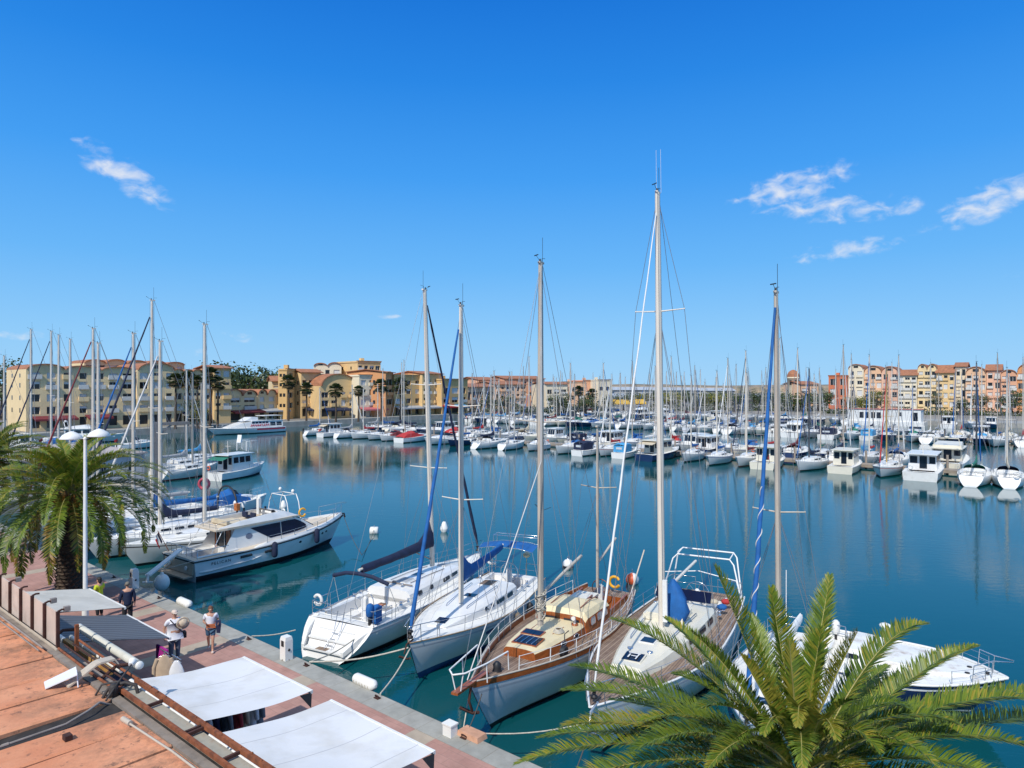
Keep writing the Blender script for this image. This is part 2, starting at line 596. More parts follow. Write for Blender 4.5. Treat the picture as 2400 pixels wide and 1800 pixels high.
def coping_mat():
    m, t, bs, n, l = nt('quay_coping_stone')
    tc = n.new('ShaderNodeTexCoord')
    br = n.new('ShaderNodeTexBrick')
    br.offset = 0
    br.inputs['Scale'].default_value = 1; br.inputs['Brick Width'].default_value = .82; br.inputs['Row Height'].default_value = .74
    br.inputs['Mortar Size'].default_value = .012
    br.inputs['Color1'].default_value = (.33, .325, .29, 1); br.inputs['Color2'].default_value = (.38, .37, .335, 1); br.inputs['Mortar'].default_value = (.27, .25, .21, 1)
    l.new(tc.outputs['Object'], br.inputs['Vector'])
    no = n.new('ShaderNodeTexNoise'); no.inputs['Scale'].default_value = 1.6; no.inputs['Detail'].default_value = 9; no.inputs['Roughness'].default_value = .7
    l.new(tc.outputs['Object'], no.inputs['Vector'])
    rg = n.new('ShaderNodeMapRange'); rg.inputs['From Min'].default_value = .3; rg.inputs['From Max'].default_value = .7
    rg.inputs['To Min'].default_value = .72; rg.inputs['To Max'].default_value = 1.15
    l.new(no.outputs['Fac'], rg.inputs['Value'])
    vm = n.new('ShaderNodeVectorMath'); vm.operation = 'SCALE'
    l.new(br.outputs['Color'], vm.inputs[0]); l.new(rg.outputs[0], vm.inputs['Scale'])
    l.new(vm.outputs[0], bs.inputs['Base Color'])
    bs.inputs['Roughness'].default_value = .85
    return m


CONCRETE = M('concrete', (.33, .32, .29), .9, .18, .7, dirt=(.12, .11, .09), dscale=.5, damt=.5)
WETWALL = M('wet_wall', (.14, .135, .115), .8, .3, 1.2, dirt=(.03, .04, .03), dscale=1.5, damt=.8)
FARGROUND = M('far_ground', (.27, .24, .20), .95, .2, .05, dirt=(.07, .08, .04), dscale=.02, damt=.8)
ASPHALT = M('asphalt', (.20, .19, .175), .9, .15, .3)

q = MB(); q.quad((-70, .74, 1.0), (146, .74, 1.0), (146, 120, 1.0), (-70, 120, 1.0))
structure('quay', q, paving_mat(), QO, QROT)
q = MB(); q.box((38, .37, .4), (216, .74, 1.208))
structure('quay_edge', q, coping_mat(), QO, QROT)
q = MB(); q.box((38, .30, -.7), (216, .5, 1.0)); q.box((38, 60.9, -.2), (216, 118, 2.38))
structure('quay_wall', q, WETWALL, QO, QROT)
# the quay at the far end of the basin and the land beyond
q = MB(); q.box((346, -360, 0), (400, 940, 2.0))
structure('far_quay', q, ASPHALT, QO, QROT)
q = MB(); q.box((-254, -713, -.1), (800, 1000, 2.0)); q.box((-254, -4213, -.1), (9000, 6000, 1.8))
structure('far_ground', q, FARGROUND, QO, QROT)

# distant low shore with its houses and groves on the horizon
hm, ht, hb, hn, hl = nt('distant_shore')
tc = hn.new('ShaderNodeTexCoord'); vo = hn.new('ShaderNodeTexNoise'); vo.inputs['Scale'].default_value = .035; vo.inputs['Detail'].default_value = 6
hl.new(tc.outputs['Object'], vo.inputs['Vector'])
cr = hn.new('ShaderNodeValToRGB')
for p_, c_ in ((.36, (.09, .10, .08)), (.47, (.28, .22, .15)), (.55, (.36, .27, .18)), (.66, (.11, .12, .09))):
    e_ = cr.color_ramp.elements.new(p_); e_.color = (*c_, 1)
cr.color_ramp.elements[0].color = (.07, .09, .07, 1); cr.color_ramp.elements[-1].color = (.16, .16, .12, 1)
hl.new(vo.outputs['Fac'], cr.inputs[0]); hl.new(cr.outputs[0], hb.inputs['Base Color']); hb.inputs['Roughness'].default_value = 1
hill = MB()
rings = []
for i in range(181):
    x = -1500 + i * 20
    h = 11.2 + .9 * math.sin(i * .11) + .8 * math.sin(i * .37 + 1) + 1.2 * rnd.random()
    rings.append([(x, 1150, 0), (x, 1160, h * .8), (x, 1230, h + 1), (x, 1500, h)])
hill.loft(rings, closed=False, cap0=False, cap1=False)
structure('hills', hill, hm)

# ================================================================ shop roof under the camera
def roof_mat():
    """orange membrane: sun-bleached patches, brown weathering that gathers along the eave, black lichen specks."""
    m, t, bs, n, l = nt('roof_membrane')
    tc = n.new('ShaderNodeTexCoord'); sp = n.new('ShaderNodeSeparateXYZ')
    l.new(tc.outputs['Object'], sp.inputs[0])

    def noise(sc, det, rough=.6, st=None):
        x = n.new('ShaderNodeTexNoise'); x.inputs['Scale'].default_value = sc; x.inputs['Detail'].default_value = det; x.inputs['Roughness'].default_value = rough
        if st:
            mp = n.new('ShaderNodeMapping'); mp.inputs['Scale'].default_value = st; mp.inputs['Rotation'].default_value = (0, 0, .5)
            l.new(tc.outputs['Object'], mp.inputs[0]); l.new(mp.outputs[0], x.inputs['Vector'])
        else:
            l.new(tc.outputs['Object'], x.inputs['Vector'])
        return x.outputs['Fac']

    def rng(v, a, b, c=0.0, d=1.0):
        x = n.new('ShaderNodeMapRange'); x.inputs['From Min'].default_value = a; x.inputs['From Max'].default_value = b; x.inputs['To Min'].default_value = c; x.inputs['To Max'].default_value = d
        l.new(v, x.inputs['Value']); return x.outputs[0]

    def mul(a, b):
        x = n.new('ShaderNodeMath'); x.operation = 'MULTIPLY'; l.new(a, x.inputs[0]); l.new(b, x.inputs[1]); return x.outputs[0]

    def mix(f, a, b):
        x = n.new('ShaderNodeMix'); x.data_type = 'RGBA'; l.new(f, x.inputs['Factor'])
        for k, q_ in (('A', a), ('B', b)):
            if isinstance(q_, tuple): x.inputs[k].default_value = (*q_, 1)
            else: l.new(q_, x.inputs[k])
        return x.outputs['Result']
    c = mix(rng(noise(1.1, 8), .35, .68), (.74, .33, .175), (.62, .235, .115))
    c = mix(rng(noise(14, 4), .45, .75, 0, .35), c, (.50, .20, .10))
    eave = rng(sp.outputs['Y'], 8.3, 10.0, 1.0, .12)
    c = mix(mul(rng(noise(1.5, 9, .72, (1, .8, 1)), .44, .66), eave), c, (.13, .085, .055))
    c = mix(mul(rng(noise(5, 8, .75), .56, .66), rng(sp.outputs['Y'], 8.3, 11.5, .9, .25)), c, (.07, .05, .04))
    l.new(c, bs.inputs['Base Color']); bs.inputs['Roughness'].default_value = .85
    b = n.new('ShaderNodeBump'); b.inputs['Distance'].default_value = .012; b.inputs['Strength'].default_value = .6
    l.new(noise(9, 6), b.inputs['Height']); l.new(b.outputs[0], bs.inputs['Normal'])
    return m


ROOFCOL = roof_mat()
ROOFDARK = M('roof_gutter_tar', (.030, .026, .024), .9, .4, 5)
RUST = M('rusty_iron', (.23, .07, .025), .85, .4, 6, dirt=(.07, .025, .015), dscale=5, damt=.8, bump=.004)
RUSTDARK = M('dark_rusty_iron', (.06, .022, .015), .85, .4, 6)
GREYCEMENT = M('cement_edge', (.23, .19, .155), .9, .25, 2.5, dirt=(.08, .07, .06), dscale=3, damt=.6)
PALEPANEL = M('pale_panel', (.56, .46, .38), .6, .12, 1.6, dirt=(.30, .20, .14), dscale=1.5, damt=.5)
TROUGH = M('pale_trough', (.36, .34, .28), .6, .2, 4, dirt=(.2, .1, .05), dscale=4, damt=.6)
SHOPWALL = M('shop_wall', (.30, .27, .23), .8, .15, 2)
GREYPIPE = M('grey_pipe', (.27, .23, .20), .6, .2, 4)
BEIGEPAINT = M('beige_paint', (.50, .43, .34), .5, .1, 4, dirt=(.25, .18, .12), dscale=4, damt=.5)

shop = thing('shop_building', 'low shop with orange membrane roof split by a black gutter', 'building', QO, QROT)
RZ = 4.25
b = MB(); b.box((22, 21, 2.55), (56, 25.2, 3.1)); b.build('wall', SHOPWALL, shop)
b = MB(); b.box((22, 21.0, RZ - .10), (56, 26.2, .12)); b.build('roof_base', ROOFDARK, shop)
seams = [-6, -3.6, -2.3, -1.0, .25, 1.45, 2.65, 3.62, None, 4.22, 5.4, 6.5, 7.75, 9.0, 10.2, 11.5, 12.8, 14.2, 16, 19, 23, 28, 34, 42, 50]
prev = None
for s in seams:
    if s is None or prev is None:
        prev = s
        continue
    a, c = prev + .02, s - .02
    pan = MB()
    # membrane panel, rising inland, with a rounded upstand along one seam
    y0, y1, z0, z1 = 8.24, 34.0, RZ, RZ + .55
    n_ = 10
    top, bot = [], []
    for i in range(n_ + 1):
        t = i / n_
        y, z = lerp(y0, y1, t), lerp(z0, z1, t) + .012 * math.sin(i * 2.3 + s * 3)
        top.append([(a, y, z), (a + .04, y, z + .03), (a + .10, y, z + .004), (lerp(a, c, .5), y, z - .006), (c, y, z), (c, y, z - .10), (a, y, z - .10)])
    pan.loft(top)
    pan.build('roof_panel', ROOFCOL, shop)
    prev = s
g = MB(); g.box((22, 8.14, RZ - .03), (56, .17, .12)); g.build('eave_edge', GREYCEMENT, shop)
# pipe lying in the gutter with its elbow, cable beside it
g = MB()
g.tube([(3.67, 16, RZ + .14), (3.68, 10.5, RZ + .07), (3.72, 9.2, RZ + .06), (3.9, 8.75, RZ + .10), (4.1, 8.5, RZ + .1), (4.2, 8.2, RZ - .1)], .024, 8)
g.tube([(3.69, 10.2, RZ + .07), (3.69, 10.1, RZ + .07)], .034, 8)
g.build('drain_pipe', GREYPIPE, shop)
g = MB()
g.tube([(2.9, 8.45, RZ + .08), (1.2, 8.36, RZ + .07), (-2, 8.34, RZ + .06)], .020, 8)
g.tube([(3.05, 8.46, RZ + .09), (2.75, 8.44, RZ + .09)], .05, 10)
g.build('wall_pipe', BEIGEPAINT, shop)
g = MB(); g.box((3.15, 9.35, RZ + .07), (.16, .12, .09)); g.build('roof_bracket', RUSTDARK, shop)
g = MB(); g.tube([(30, 8.32, RZ + .14), (8.2, 8.32, RZ + .12)], .025, 6); g.tube([(30, 8.44, RZ + .10), (8.2, 8.40, RZ + .08)], .018, 6)
g.build('cable_run', GREYPIPE, shop)

# the rusty awning frame along the eave
fr = thing('rusty_frame', 'rust brown iron frame running along the shop eave', 'iron frame', QO, QROT)
g = MB()
g.bar((4.6, 7.62, RZ + .12), (-4, 7.62, RZ + .12), .08, .09)
g.build('outer_rail', RUST, fr)
g = MB(); g.bar((4.6, 8.0, RZ + .10), (-4, 8.0, RZ + .10), .06, .08); g.build('inner_rail', RUST, fr)
g = MB(); g.box((.3, 7.81, RZ + .0), (8.6, .30, .05)); g.build('trough', TROUGH, fr)
for x in (3.2, 1.6, 1.5, .2, -1.1, -2.4):
    g = MB(); g.bar((x, 7.60, RZ + .10), (x, 8.02, RZ + .09), .05, .06); g.build('cross_bar', RUSTDARK, fr)
for y, z, r in ((7.62, .16, .03), (7.74, .10, .022), (7.92, .12, .022), (8.05, .08, .03)):
    g = MB(); g.tube([(8.0, y, RZ + z), (6, y + .01, RZ + z - .02), (4.5, y, RZ + z)], r, 6); g.build('long_bar', RUST if r > .025 else RUSTDARK, fr)
g = MB(); g.bar((8.0, 7.66, RZ - .1), (8.0, 7.66, RZ + .55), .08, .08); g.build('end_post', RUST, fr)
for k in range(26):
    g = MB(); g.ball((4.5 - k * .33, 7.62 + rnd.uniform(-.02, .02), RZ + .17), rnd.uniform(.012, .03), 6, 4); g.build('bolt', RUST, fr)
# vents and valves where the gutter meets the frame
g = MB()
g.tube([(4.5, 8.3, RZ), (4.45, 8.2, RZ + .2), (4.3, 7.95, RZ + .26), (4.15, 7.8, RZ + .2), (4.1, 7.75, RZ - .1)], .035, 8)
g.tube([(4.75, 8.35, RZ), (4.7, 8.25, RZ + .2), (4.5, 8.0, RZ + .24), (4.35, 7.9, RZ + .15)], .022, 8)
g.tube([(4.2, 8.35, RZ + .05), (4.3, 8.1, RZ + .28), (5.1, 7.5, RZ + .30)], .02, 8)
g.lathe([(.0, 0), (.09, 0), (.09, .22), (.06, .26), (.0, .26)], (4.35, 8.15, RZ + .02), 10)
tag(g.build('pipe_cluster', M('dark_pipe', (.05, .042, .038), .7, .4, 5), None, QO, QROT), 'tangle of dark bent pipes where the black gutter meets the eave', 'pipes')
g = MB(); g.tube([(5.05, 7.55, RZ + .3), (5.15, 7.47, RZ + .33)], [.05, .085], 10)
tag(g.build('vent_cap', PLASTIC, None, QO, QROT), 'pale vent cap sticking out of the pipe tangle', 'vent')

# windscreen panels on the roof edge, left
fence = thing('panel_fence', 'row of pale screen panels between dark rusty posts on roof edge', 'fence', QO, QROT)
sx = 8.15
for k in range(14):
    x0, x1 = sx + k * .98, sx + (k + 1) * .98
    g = MB(); g.box(((x0 + x1) / 2, 7.98, RZ + .46), (.86, .03, .84)); g.build('screen_panel', PALEPANEL, fence)
    g = MB(); g.bar((x0, 8.02, RZ - .05), (x0, 8.02, RZ + .93), .07, .07); g.tube([(x0, 8.02, RZ + .93), (x0, 7.94, RZ + .96), (x0, 7.86, RZ + .95)], .025, 6)
    g.build('post', RUSTDARK, fence)
    if k in (0, 1, 4):
        g = MB(); g.box((x0 + .02, 7.82, RZ + .95), (.10, .13, .12)); g.build('spotlight', GREYPIPE, fence)
g = MB(); g.bar((8.0, 8.07, RZ + .03), (22, 8.07, RZ + .03), .05, .06); g.build('bottom_rail', BEIGEPAINT, fence)

# loose things on the roof
g = MB()
bq = [P(103, 1598, RZ + .08), P(106, 1613, RZ + .06), P(181, 1580, RZ + .34), P(178, 1562, RZ + .36)]
g.loft([[p_ for p_ in bq], [p_ - V((0, 0, .025)) for p_ in bq]])
g.tube([bq[2].lerp(bq[3], .5), bq[2].lerp(bq[3], .5) - V((-.1, .1, .32))], .015, 5)
tag(g.build('white_board', M('white_board', (.72, .72, .75), .4, .03, 3)), 'thin white board lying tilted on the orange roof', 'board')
g = MB()
g.loft([[(5.72, 8.62, RZ + .03), (5.46, 8.62, RZ + .03), (5.46, 8.62, RZ + .07), (5.72, 8.62, RZ + .07)], [(5.62, 8.12, RZ + .36), (5.36, 8.12, RZ + .36), (5.36, 8.12, RZ + .40), (5.62, 8.12, RZ + .40)],
        [(5.60, 8.05, RZ + .39), (5.34, 8.05, RZ + .39), (5.34, 8.04, RZ + .43), (5.60, 8.04, RZ + .43)], [(5.55, 7.78, RZ + .40), (5.3, 7.78, RZ + .40), (5.3, 7.77, RZ + .44), (5.55, 7.77, RZ + .44)], [(5.54, 7.72, RZ + .30), (5.29, 7.72, RZ + .30), (5.29, 7.69, RZ + .30), (5.54, 7.69, RZ + .30)]])
tag(g.build('bent_panel', BEIGEPAINT, None, QO, QROT), 'beige bent panel leaning from the orange roof over the rusty bars', 'panel')
g = MB(); g.box((.2, 8.95, RZ + .07), (.9, .45, .05), rz=.2); g.box((.2, 8.75, RZ + .11), (.9, .03, .09), rz=.2)
tag(g.build('metal_sheet', M('white_sheet', (.72, .71, .66), .5, .08, 3, dirt=(.35, .3, .22), dscale=3, damt=.5), None, QO, QROT), 'bent white metal sheet by the rusty frame at the photo bottom', 'metal sheet')

# ================================================================ awnings and stalls
def awning_mat():
    """white acrylic cloth sewn from widths about 1.2 m wide, faint stains and slack creases."""
    m, t, bs, n, l = nt('awning_white')
    tc = n.new('ShaderNodeTexCoord'); sp = n.new('ShaderNodeSeparateXYZ'); l.new(tc.outputs['Object'], sp.inputs[0])

    def mt(op, a, b=None):
        x = n.new('ShaderNodeMath'); x.operation = op
        for i, q_ in enumerate((a, b)):
            if q_ is None: continue
            if isinstance(q_, (int, float)): x.inputs[i].default_value = q_
            else: l.new(q_, x.inputs[i])
        return x.outputs[0]
    seam = mt('LESS_THAN', mt('FRACT', mt('DIVIDE', mt('ADD', sp.outputs['X'], 40.35), 1.17)), .022)
    mp = n.new('ShaderNodeMapping'); mp.inputs['Scale'].default_value = (1, .3, 1); l.new(tc.outputs['Object'], mp.inputs[0])
    no = n.new('ShaderNodeTexNoise'); no.inputs['Scale'].default_value = 2.0; no.inputs['Detail'].default_value = 7; no.inputs['Distortion'].default_value = .8; l.new(mp.outputs[0], no.inputs['Vector'])
    st = n.new('ShaderNodeTexNoise'); st.inputs['Scale'].default_value = 1.1; st.inputs['Detail'].default_value = 8; l.new(tc.outputs['Object'], st.inputs['Vector'])
    cr = n.new('ShaderNodeValToRGB'); cr.color_ramp.elements[0].position = .36; cr.color_ramp.elements[0].color = (.64, .625, .60, 1); cr.color_ramp.elements[1].position = .52; cr.color_ramp.elements[1].color = (.72, .715, .715, 1)
    l.new(st.outputs['Fac'], cr.inputs[0])
    mx = n.new('ShaderNodeMix'); mx.data_type = 'RGBA'; mx.inputs['B'].default_value = (.52, .51, .51, 1); l.new(seam, mx.inputs['Factor']); l.new(cr.outputs[0], mx.inputs['A'])
    l.new(mx.outputs['Result'], bs.inputs['Base Color']); bs.inputs['Roughness'].default_value = .75
    b = n.new('ShaderNodeBump'); b.inputs['Distance'].default_value = .04; b.inputs['Strength'].default_value = .8; l.new(no.outputs['Fac'], b.inputs['Height']); l.new(b.outputs[0], bs.inputs['Normal'])
    return m


AWN = awning_mat()
AWNIN = M('awning_flap_dark', (.03, .035, .04), .8, .2, 4)


def slat_mat():
    m, t, bs, n, l = nt('awning_grey_slats')
    tc = n.new('ShaderNodeTexCoord'); wv = n.new('ShaderNodeTexWave')
    wv.bands_direction = 'X'; wv.inputs['Scale'].default_value = 1.25; wv.inputs['Distortion'].default_value = .3; wv.wave_profile = 'SAW'
    l.new(tc.outputs['Object'], wv.inputs['Vector'])
    cr = n.new('ShaderNodeValToRGB')
    cr.color_ramp.elements[0].color = (.05, .056, .068, 1); cr.color_ramp.elements[1].color = (.16, .175, .20, 1)
    l.new(wv.outputs['Fac'], cr.inputs[0]); l.new(cr.outputs[0], bs.inputs['Base Color']); bs.inputs['Roughness'].default_value = .7
    return m


def awning(name, label, s0, s1, y_in, z_in, y_out, z_out, mat, sag=.085, flap=True, group=None):
    t = thing(name, label, 'awning', QO, QROT, group)
    m = MB(); nx, ny = 18, 14
    rows = []
    for j in range(ny + 1):
        v = j / ny
        r = []
        for i in range(nx + 1):
            u = i / nx
            z = lerp(z_in, z_out, v) - sag * math.sin(math.pi * v) * (1 + .25 * math.sin(u * 7 + s0)) \
                + .014 * math.sin((u * 2.1 - v * 1.3) * 5 + s0) * math.sin(math.pi * v) + .010 * math.exp(-((u - .62 - .12 * v) / .03) ** 2) * v
            r.append((lerp(s0, s1, u), lerp(y_in, y_out, v), z))
        rows.append(r)
    m.loft(rows, closed=False, cap0=False, cap1=False, smooth=True)
    m.build('fabric', mat, t)
    m = MB(); m.tube([(s0 - .08, y_in + .03, z_in - .05), (s1 + .08, y_in + .03, z_in - .05)], .07, 10); m.build('roller', PAINTWHITE, t)
    m = MB(); m.bar((s0, y_out, z_out - .03), (s1, y_out, z_out - .03), .06, .08); m.build('front_bar', PAINTWHITE, t)
    for x in (s0 + .25, s1 - .25):
        m = MB(); xm = lerp(x, (s0 + s1) / 2, .35)
        m.tube([(x, y_in, z_in - .15), (xm, lerp(y_in, y_out, .5), lerp(z_in, z_out, .5) - .2), (x, y_out, z_out - .06)], .025, 6)
        m.build('folding_arm', PAINTWHITE, t)
    if flap:
        m = MB()
        for x, d in ((s0, 1),):
            m.add([(x, y_out, z_out - .04), (x, y_out + .34, z_out + .0), (x, y_out + .02, z_out - .42)], [(0, 1, 2)])
        m.add([(s1, y_out, z_out - .04), (s1, y_out + .3, z_out), (s1, y_out + .02, z_out - .35)], [(0, 1, 2)])
        m.build('corner_flap', AWNIN, t)
    return t


awning('awning', 'white fabric awning nearest the couple, beside the clothes stands', 3.25, 6.45, 6.95, 3.62, 4.15, 3.3, AWN, group='white awnings over the quay shops')
awning('awning', 'white fabric awning cut by the bottom edge of the photo', -1.0, 2.5, 6.95, 3.62, 4.15, 3.3, AWN, group='white awnings over the quay shops')
awning('awning', 'charcoal grey slatted awning in front of the white canopy', 11.0, 14.35, 6.9, 3.45, 4.1, 2.72, slat_mat(), .02, False)
awning('awning', 'flat cream canopy around the foot of the white lamp post', 14.5, 17.9, 6.9, 3.5, 4.1, 2.95, M('canopy_cream', (.56, .54, .49), .8, .08, 1.5, dirt=(.36, .33, .28), dscale=1, damt=.4), .02, False)
# rolled awning between the stalls
ra = thing('rolled_awning', 'rolled up cream awning tube between the grey and white awnings', 'awning', QO, QROT)
g = MB(); g.tube([(6.75, 6.75, 3.86), (10.55, 6.75, 3.86)], .10, 12); g.build('roll', M('rolled_canvas', (.60, .58, .50), .7, .08, 2, dirt=(.42, .4, .33), dscale=3, damt=.5), ra)
g = MB(); g.tube([(6.9, 7.05, 3.75), (10.4, 7.05, 3.75)], .06, 8); g.build('torsion_bar', PLASTIC, ra)
g = MB(); g.box((8.6, 7.25, 3.75), (3.2, .10, .12)); g.build('wooden_batten', M('batten', (.42, .22, .06), .6, .2, 4), ra)
g = MB(); g.box((8.5, 7.42, 3.70), (4.0, .22, .04)); g.build('cover_plate', GREYPIPE, ra)
for x in (6.8, 10.5):
    g = MB(); g.tube([(x, 7.6, 3.7), (x, 7.2, 3.95), (x, 6.75, 3.86)], .045, 8); g.build('bracket', RUSTDARK, ra)
for x in (6.62, 10.68):
    g = MB(); g.ball((x, 6.75, 3.86), (.06, .105, .105), 10, 6); g.build('end_cap', PLASTIC, ra)

CL = {'beige': M('cloth_beige', (.50, .38, .27), .9, .12, 5), 'white': M('cloth_white', (.72, .73, .76), .9, .08, 5), 'magenta': M('cloth_magenta', (.34, .015, .22), .8, .2, 3),
      'navy': M('cloth_navy', (.02, .025, .07), .9, .2, 5), 'red': M('cloth_red', (.40, .04, .05), .9, .2, 5), 'grey': M('cloth_grey', (.22, .23, .26), .9, .15, 5), 'black': M('cloth_black', (.02, .02, .024), .9, .2, 5)}
STALLGREY = M('stall_panel_grey', (.12, .115, .11), .8, .15, 2)


def garment(name, label, x, y, z, mat, long=.85, sleeves=True, flare=1.0, rz=0.0, w=.24):
    """a garment on a hanger: shoulders, body with folds, sleeves; hung from z."""
    w0 = Q(x, -y, z)
    t = thing(name, label, 'garment', w0, rz)
    m = MB(); rings = []
    for k in range(9):
        f = k / 8
        zz = -.06 - f * long
        ww = (.07 if k == 0 else w * (.8 if k == 1 else 1) * lerp(1, flare, f))
        rg = []
        for a in range(20):
            th = 2 * math.pi * a / 20
            fold = 1 + .10 * f * math.sin(th * 5 + x * 9)
            rg.append((ww * math.cos(th) * fold, (.05 + .07 * f * flare) * math.sin(th) * fold, zz + (.0 if k else .03)))
        rings.append(rg)
    m.loft(rings, smooth=True)
    m.build('cloth', mat, t)
    if sleeves:
        for s in (-1, 1):
            m = MB(); m.tube([(s * w * .8, 0, -.14), (s * w * 1.18, .0, -.4), (s * w * 1.22, -.03, -.66)], [.07, .065, .05], 8); m.build('sleeve', mat, t)
    m = MB(); m.tube([(-w * .7, 0, -.09), (0, 0, -.02), (w * .7, 0, -.09)], .012, 5); m.tube([(0, 0, -.02), (0, 0, .06), (.03, 0, .09), (.05, 0, .06)], .008, 5); m.build('hanger', STEEL, t)
    return t


def clothes_stand(label, x, y, h):
    t = thing('clothes_stand', label, 'clothes stand', Q(x, -y, 1.0), QROT)
    m = MB(); m.tube([(0, 0, 0), (0, 0, h)], .022, 8); m.build('pole', STEEL, t)
    m = MB()
    for k in range(3):
        a = k * 2.094
        m.tube([(0, 0, .12), (.28 * math.cos(a), .28 * math.sin(a), .02)], .016, 6)
    m.build('foot', STEEL, t)
    m = MB(); m.tube([(-.3, 0, h), (.3, 0, h)], .016, 6); m.build('cross_arm', STEEL, t)
    return t


clothes_stand('steel clothes stand carrying the beige shirt', 10.62, 4.45, 1.50)
garment('hanging_shirt', 'long beige shirt hanging on a stand beside the man in the cap', 10.62, 4.45, 2.41, CL['beige'], .95, True, 1.1, .25)
clothes_stand('steel clothes stand carrying the white dress', 9.9, 4.4, 1.48)
garment('hanging_dress', 'white dress hanging on a stand by the white awning corner', 9.9, 4.4, 2.40, CL['white'], 1.1, False, 1.35, .1, .2)
g = MB(); g.box((11.0, 4.35, 1.75), (.75, .06, 1.5)); g.box((11.0, 4.45, 1.25), (.8, .3, .5))
tag(g.build('cloth_display', CL['magenta'], None, QO, QROT), 'magenta cloth display under the corner of the grey awning', 'display')
st = thing('market_stall', 'dark stall counter with folded goods below the grey awning', 'market stall', QO, QROT)
g = MB(); g.box((11.2, 5.9, 1.45), (3.6, 1.2, .88)); g.build('counter', STALLGREY, st)
g = MB(); g.box((11.2, 7.4, 2.2), (4.2, .06, 2.4)); g.build('back_panel', STALLGREY, st)
for i in range(6):
    g = MB(); g.box((9.8 + i * .55, 5.75 + .2 * (i % 2), 1.94), (.36, .42, .08 + .03 * (i % 3)), rz=rnd.uniform(-.2, .2))
    tag(g.build('folded_clothes', [CL['white'], CL['grey'], CL['navy'], CL['white'], CL['beige'], CL['grey']][i], None, QO, QROT),
        ['white folded linen at the outer end of the dark counter', 'grey folded jersey next to the outer white linen', 'navy folded sweater on the dark counter', 'white folded linen between navy and beige piles',
         'beige folded shirts on the dark counter', 'grey folded jersey at the palm end of the counter'][i], 'clothes')
# white plastic chairs by the stall
for x, y, lb in ((8.9, 5.35, 'white plastic chair back seen beside the beige shirt'), (9.55, 5.9, 'white plastic chair half hidden under the grey awning')):
    t = thing('plastic_chair', lb, 'chair', Q(x, -y, 1.0), QROT + .4, 'white plastic chairs under the awnings')
    g = MB(); g.box((0, 0, .44), (.44, .42, .04)); g.build('seat', PLASTIC, t)
    g = MB(); g.loft([[(-.2, .2, .46), (.2, .2, .46), (.2, .23, .46), (-.2, .23, .46)], [(-.22, .26, .75), (.22, .26, .75), (.22, .29, .75), (-.22, .29, .75)], [(-.16, .3, .9), (.16, .3, .9), (.16, .33, .9), (-.16, .33, .9)]]); g.build('backrest', PLASTIC, t)
    for lx in (-.19, .19):
        for ly in (-.18, .18):
            g = MB(); g.tube([(lx, ly, .43), (lx * 1.1, ly * 1.15, 0)], .018, 6); g.build('leg', PLASTIC, t)
# racks between and below the white awnings
for k, (x, y) in enumerate(((5.9, 5.75), (5.75, 4.6), (-1.2, 4.7))):
    t = thing('clothes_rail', ['black clothes rail in the gap between the white awnings, shop side', 'black clothes rail in the gap between the white awnings, water side', 'black clothes rail below the lower white awning corner'][k], 'clothes rail', Q(x, -y, 1.0), QROT)
    g = MB()
    g.tube([(0, -.55, 0), (0, -.55, 1.6), (0, .55, 1.6), (0, .55, 0)], .02, 6)
    g.bar((-.22, -.55, .02), (.22, -.55, .02), .03, .03); g.bar((-.22, .55, .02), (.22, .55, .02), .03, .03)
    g.build('frame', BLACK, t)
    for i in range(5):
        c = [['navy', 'white', 'red', 'white', 'red'], ['grey', 'white', 'beige', 'red', 'grey'], ['black', 'navy', 'red', 'grey', 'black']][k][i]
        garment('hanging_garment', '%s garment %s on the %s clothes rail' % (c, ['at the shop end', 'second from the shop end', 'in the middle', 'second from the water end', 'at the water end'][i],
                ['gap, shop side,', 'gap, water side,', 'lower awning'][k]), x, y - (-.44 + i * .22) * -1, 2.62, CL[c], .8, True, 1.0, QROT + .15 * (i % 2))
g = MB(); g.box((3.0, 7.3, 2.2), (7.5, .06, 2.3))
tag(g.build('shop_shutter', M('shop_inside', (.06, .055, .05), .8, .3, 3), None, QO, QROT), 'dark shop front shutter below the white awnings', 'shutter')

# ================================================================ quay furniture
def lamp_post():
    t = thing('lamp_post', 'tall white lamp post with two dome heads in front of the palm', 'lamp post', (-17.2, 27.0, 1.0), QROT + .8)
    H = 7.55
    g = MB(); g.lathe([(.12, 0), (.12, 1.1), (.085, 1.2), (.075, 4), (.062, H)], (0, 0, 0), 12); g.build('pole', PAINTWHITE, t)
    for s in (-1, 1):
        a = MB(); a.tube([(0, 0, H - .05), (s * .18, 0, H + .02), (s * .3, 0, H + .12)], .035, 8); arm = a.build('arm', BLACK, t)
        d = MB()
        d.lathe([(.02, .30), (.15, .25), (.32, .15), (.43, .0), (.42, -.02), (.3, .1), (.02, .2)], (s * .52, 0, H + (.12 if s < 0 else .02)), 20)
        dome = d.build('dome', PAINTWHITE, t)
        d = MB(); d.ball((s * .52, 0, H + (.12 if s < 0 else .02)), (.11, .11, .08), 8, 5); d.build('bulb', PLASTIC, dome)
    g = MB(); g.lathe([(.07, 0), (.09, .05), (.02, .12)], (0, 0, H - .02), 10); g.build('finial', PAINTWHITE, t)


lamp_post()


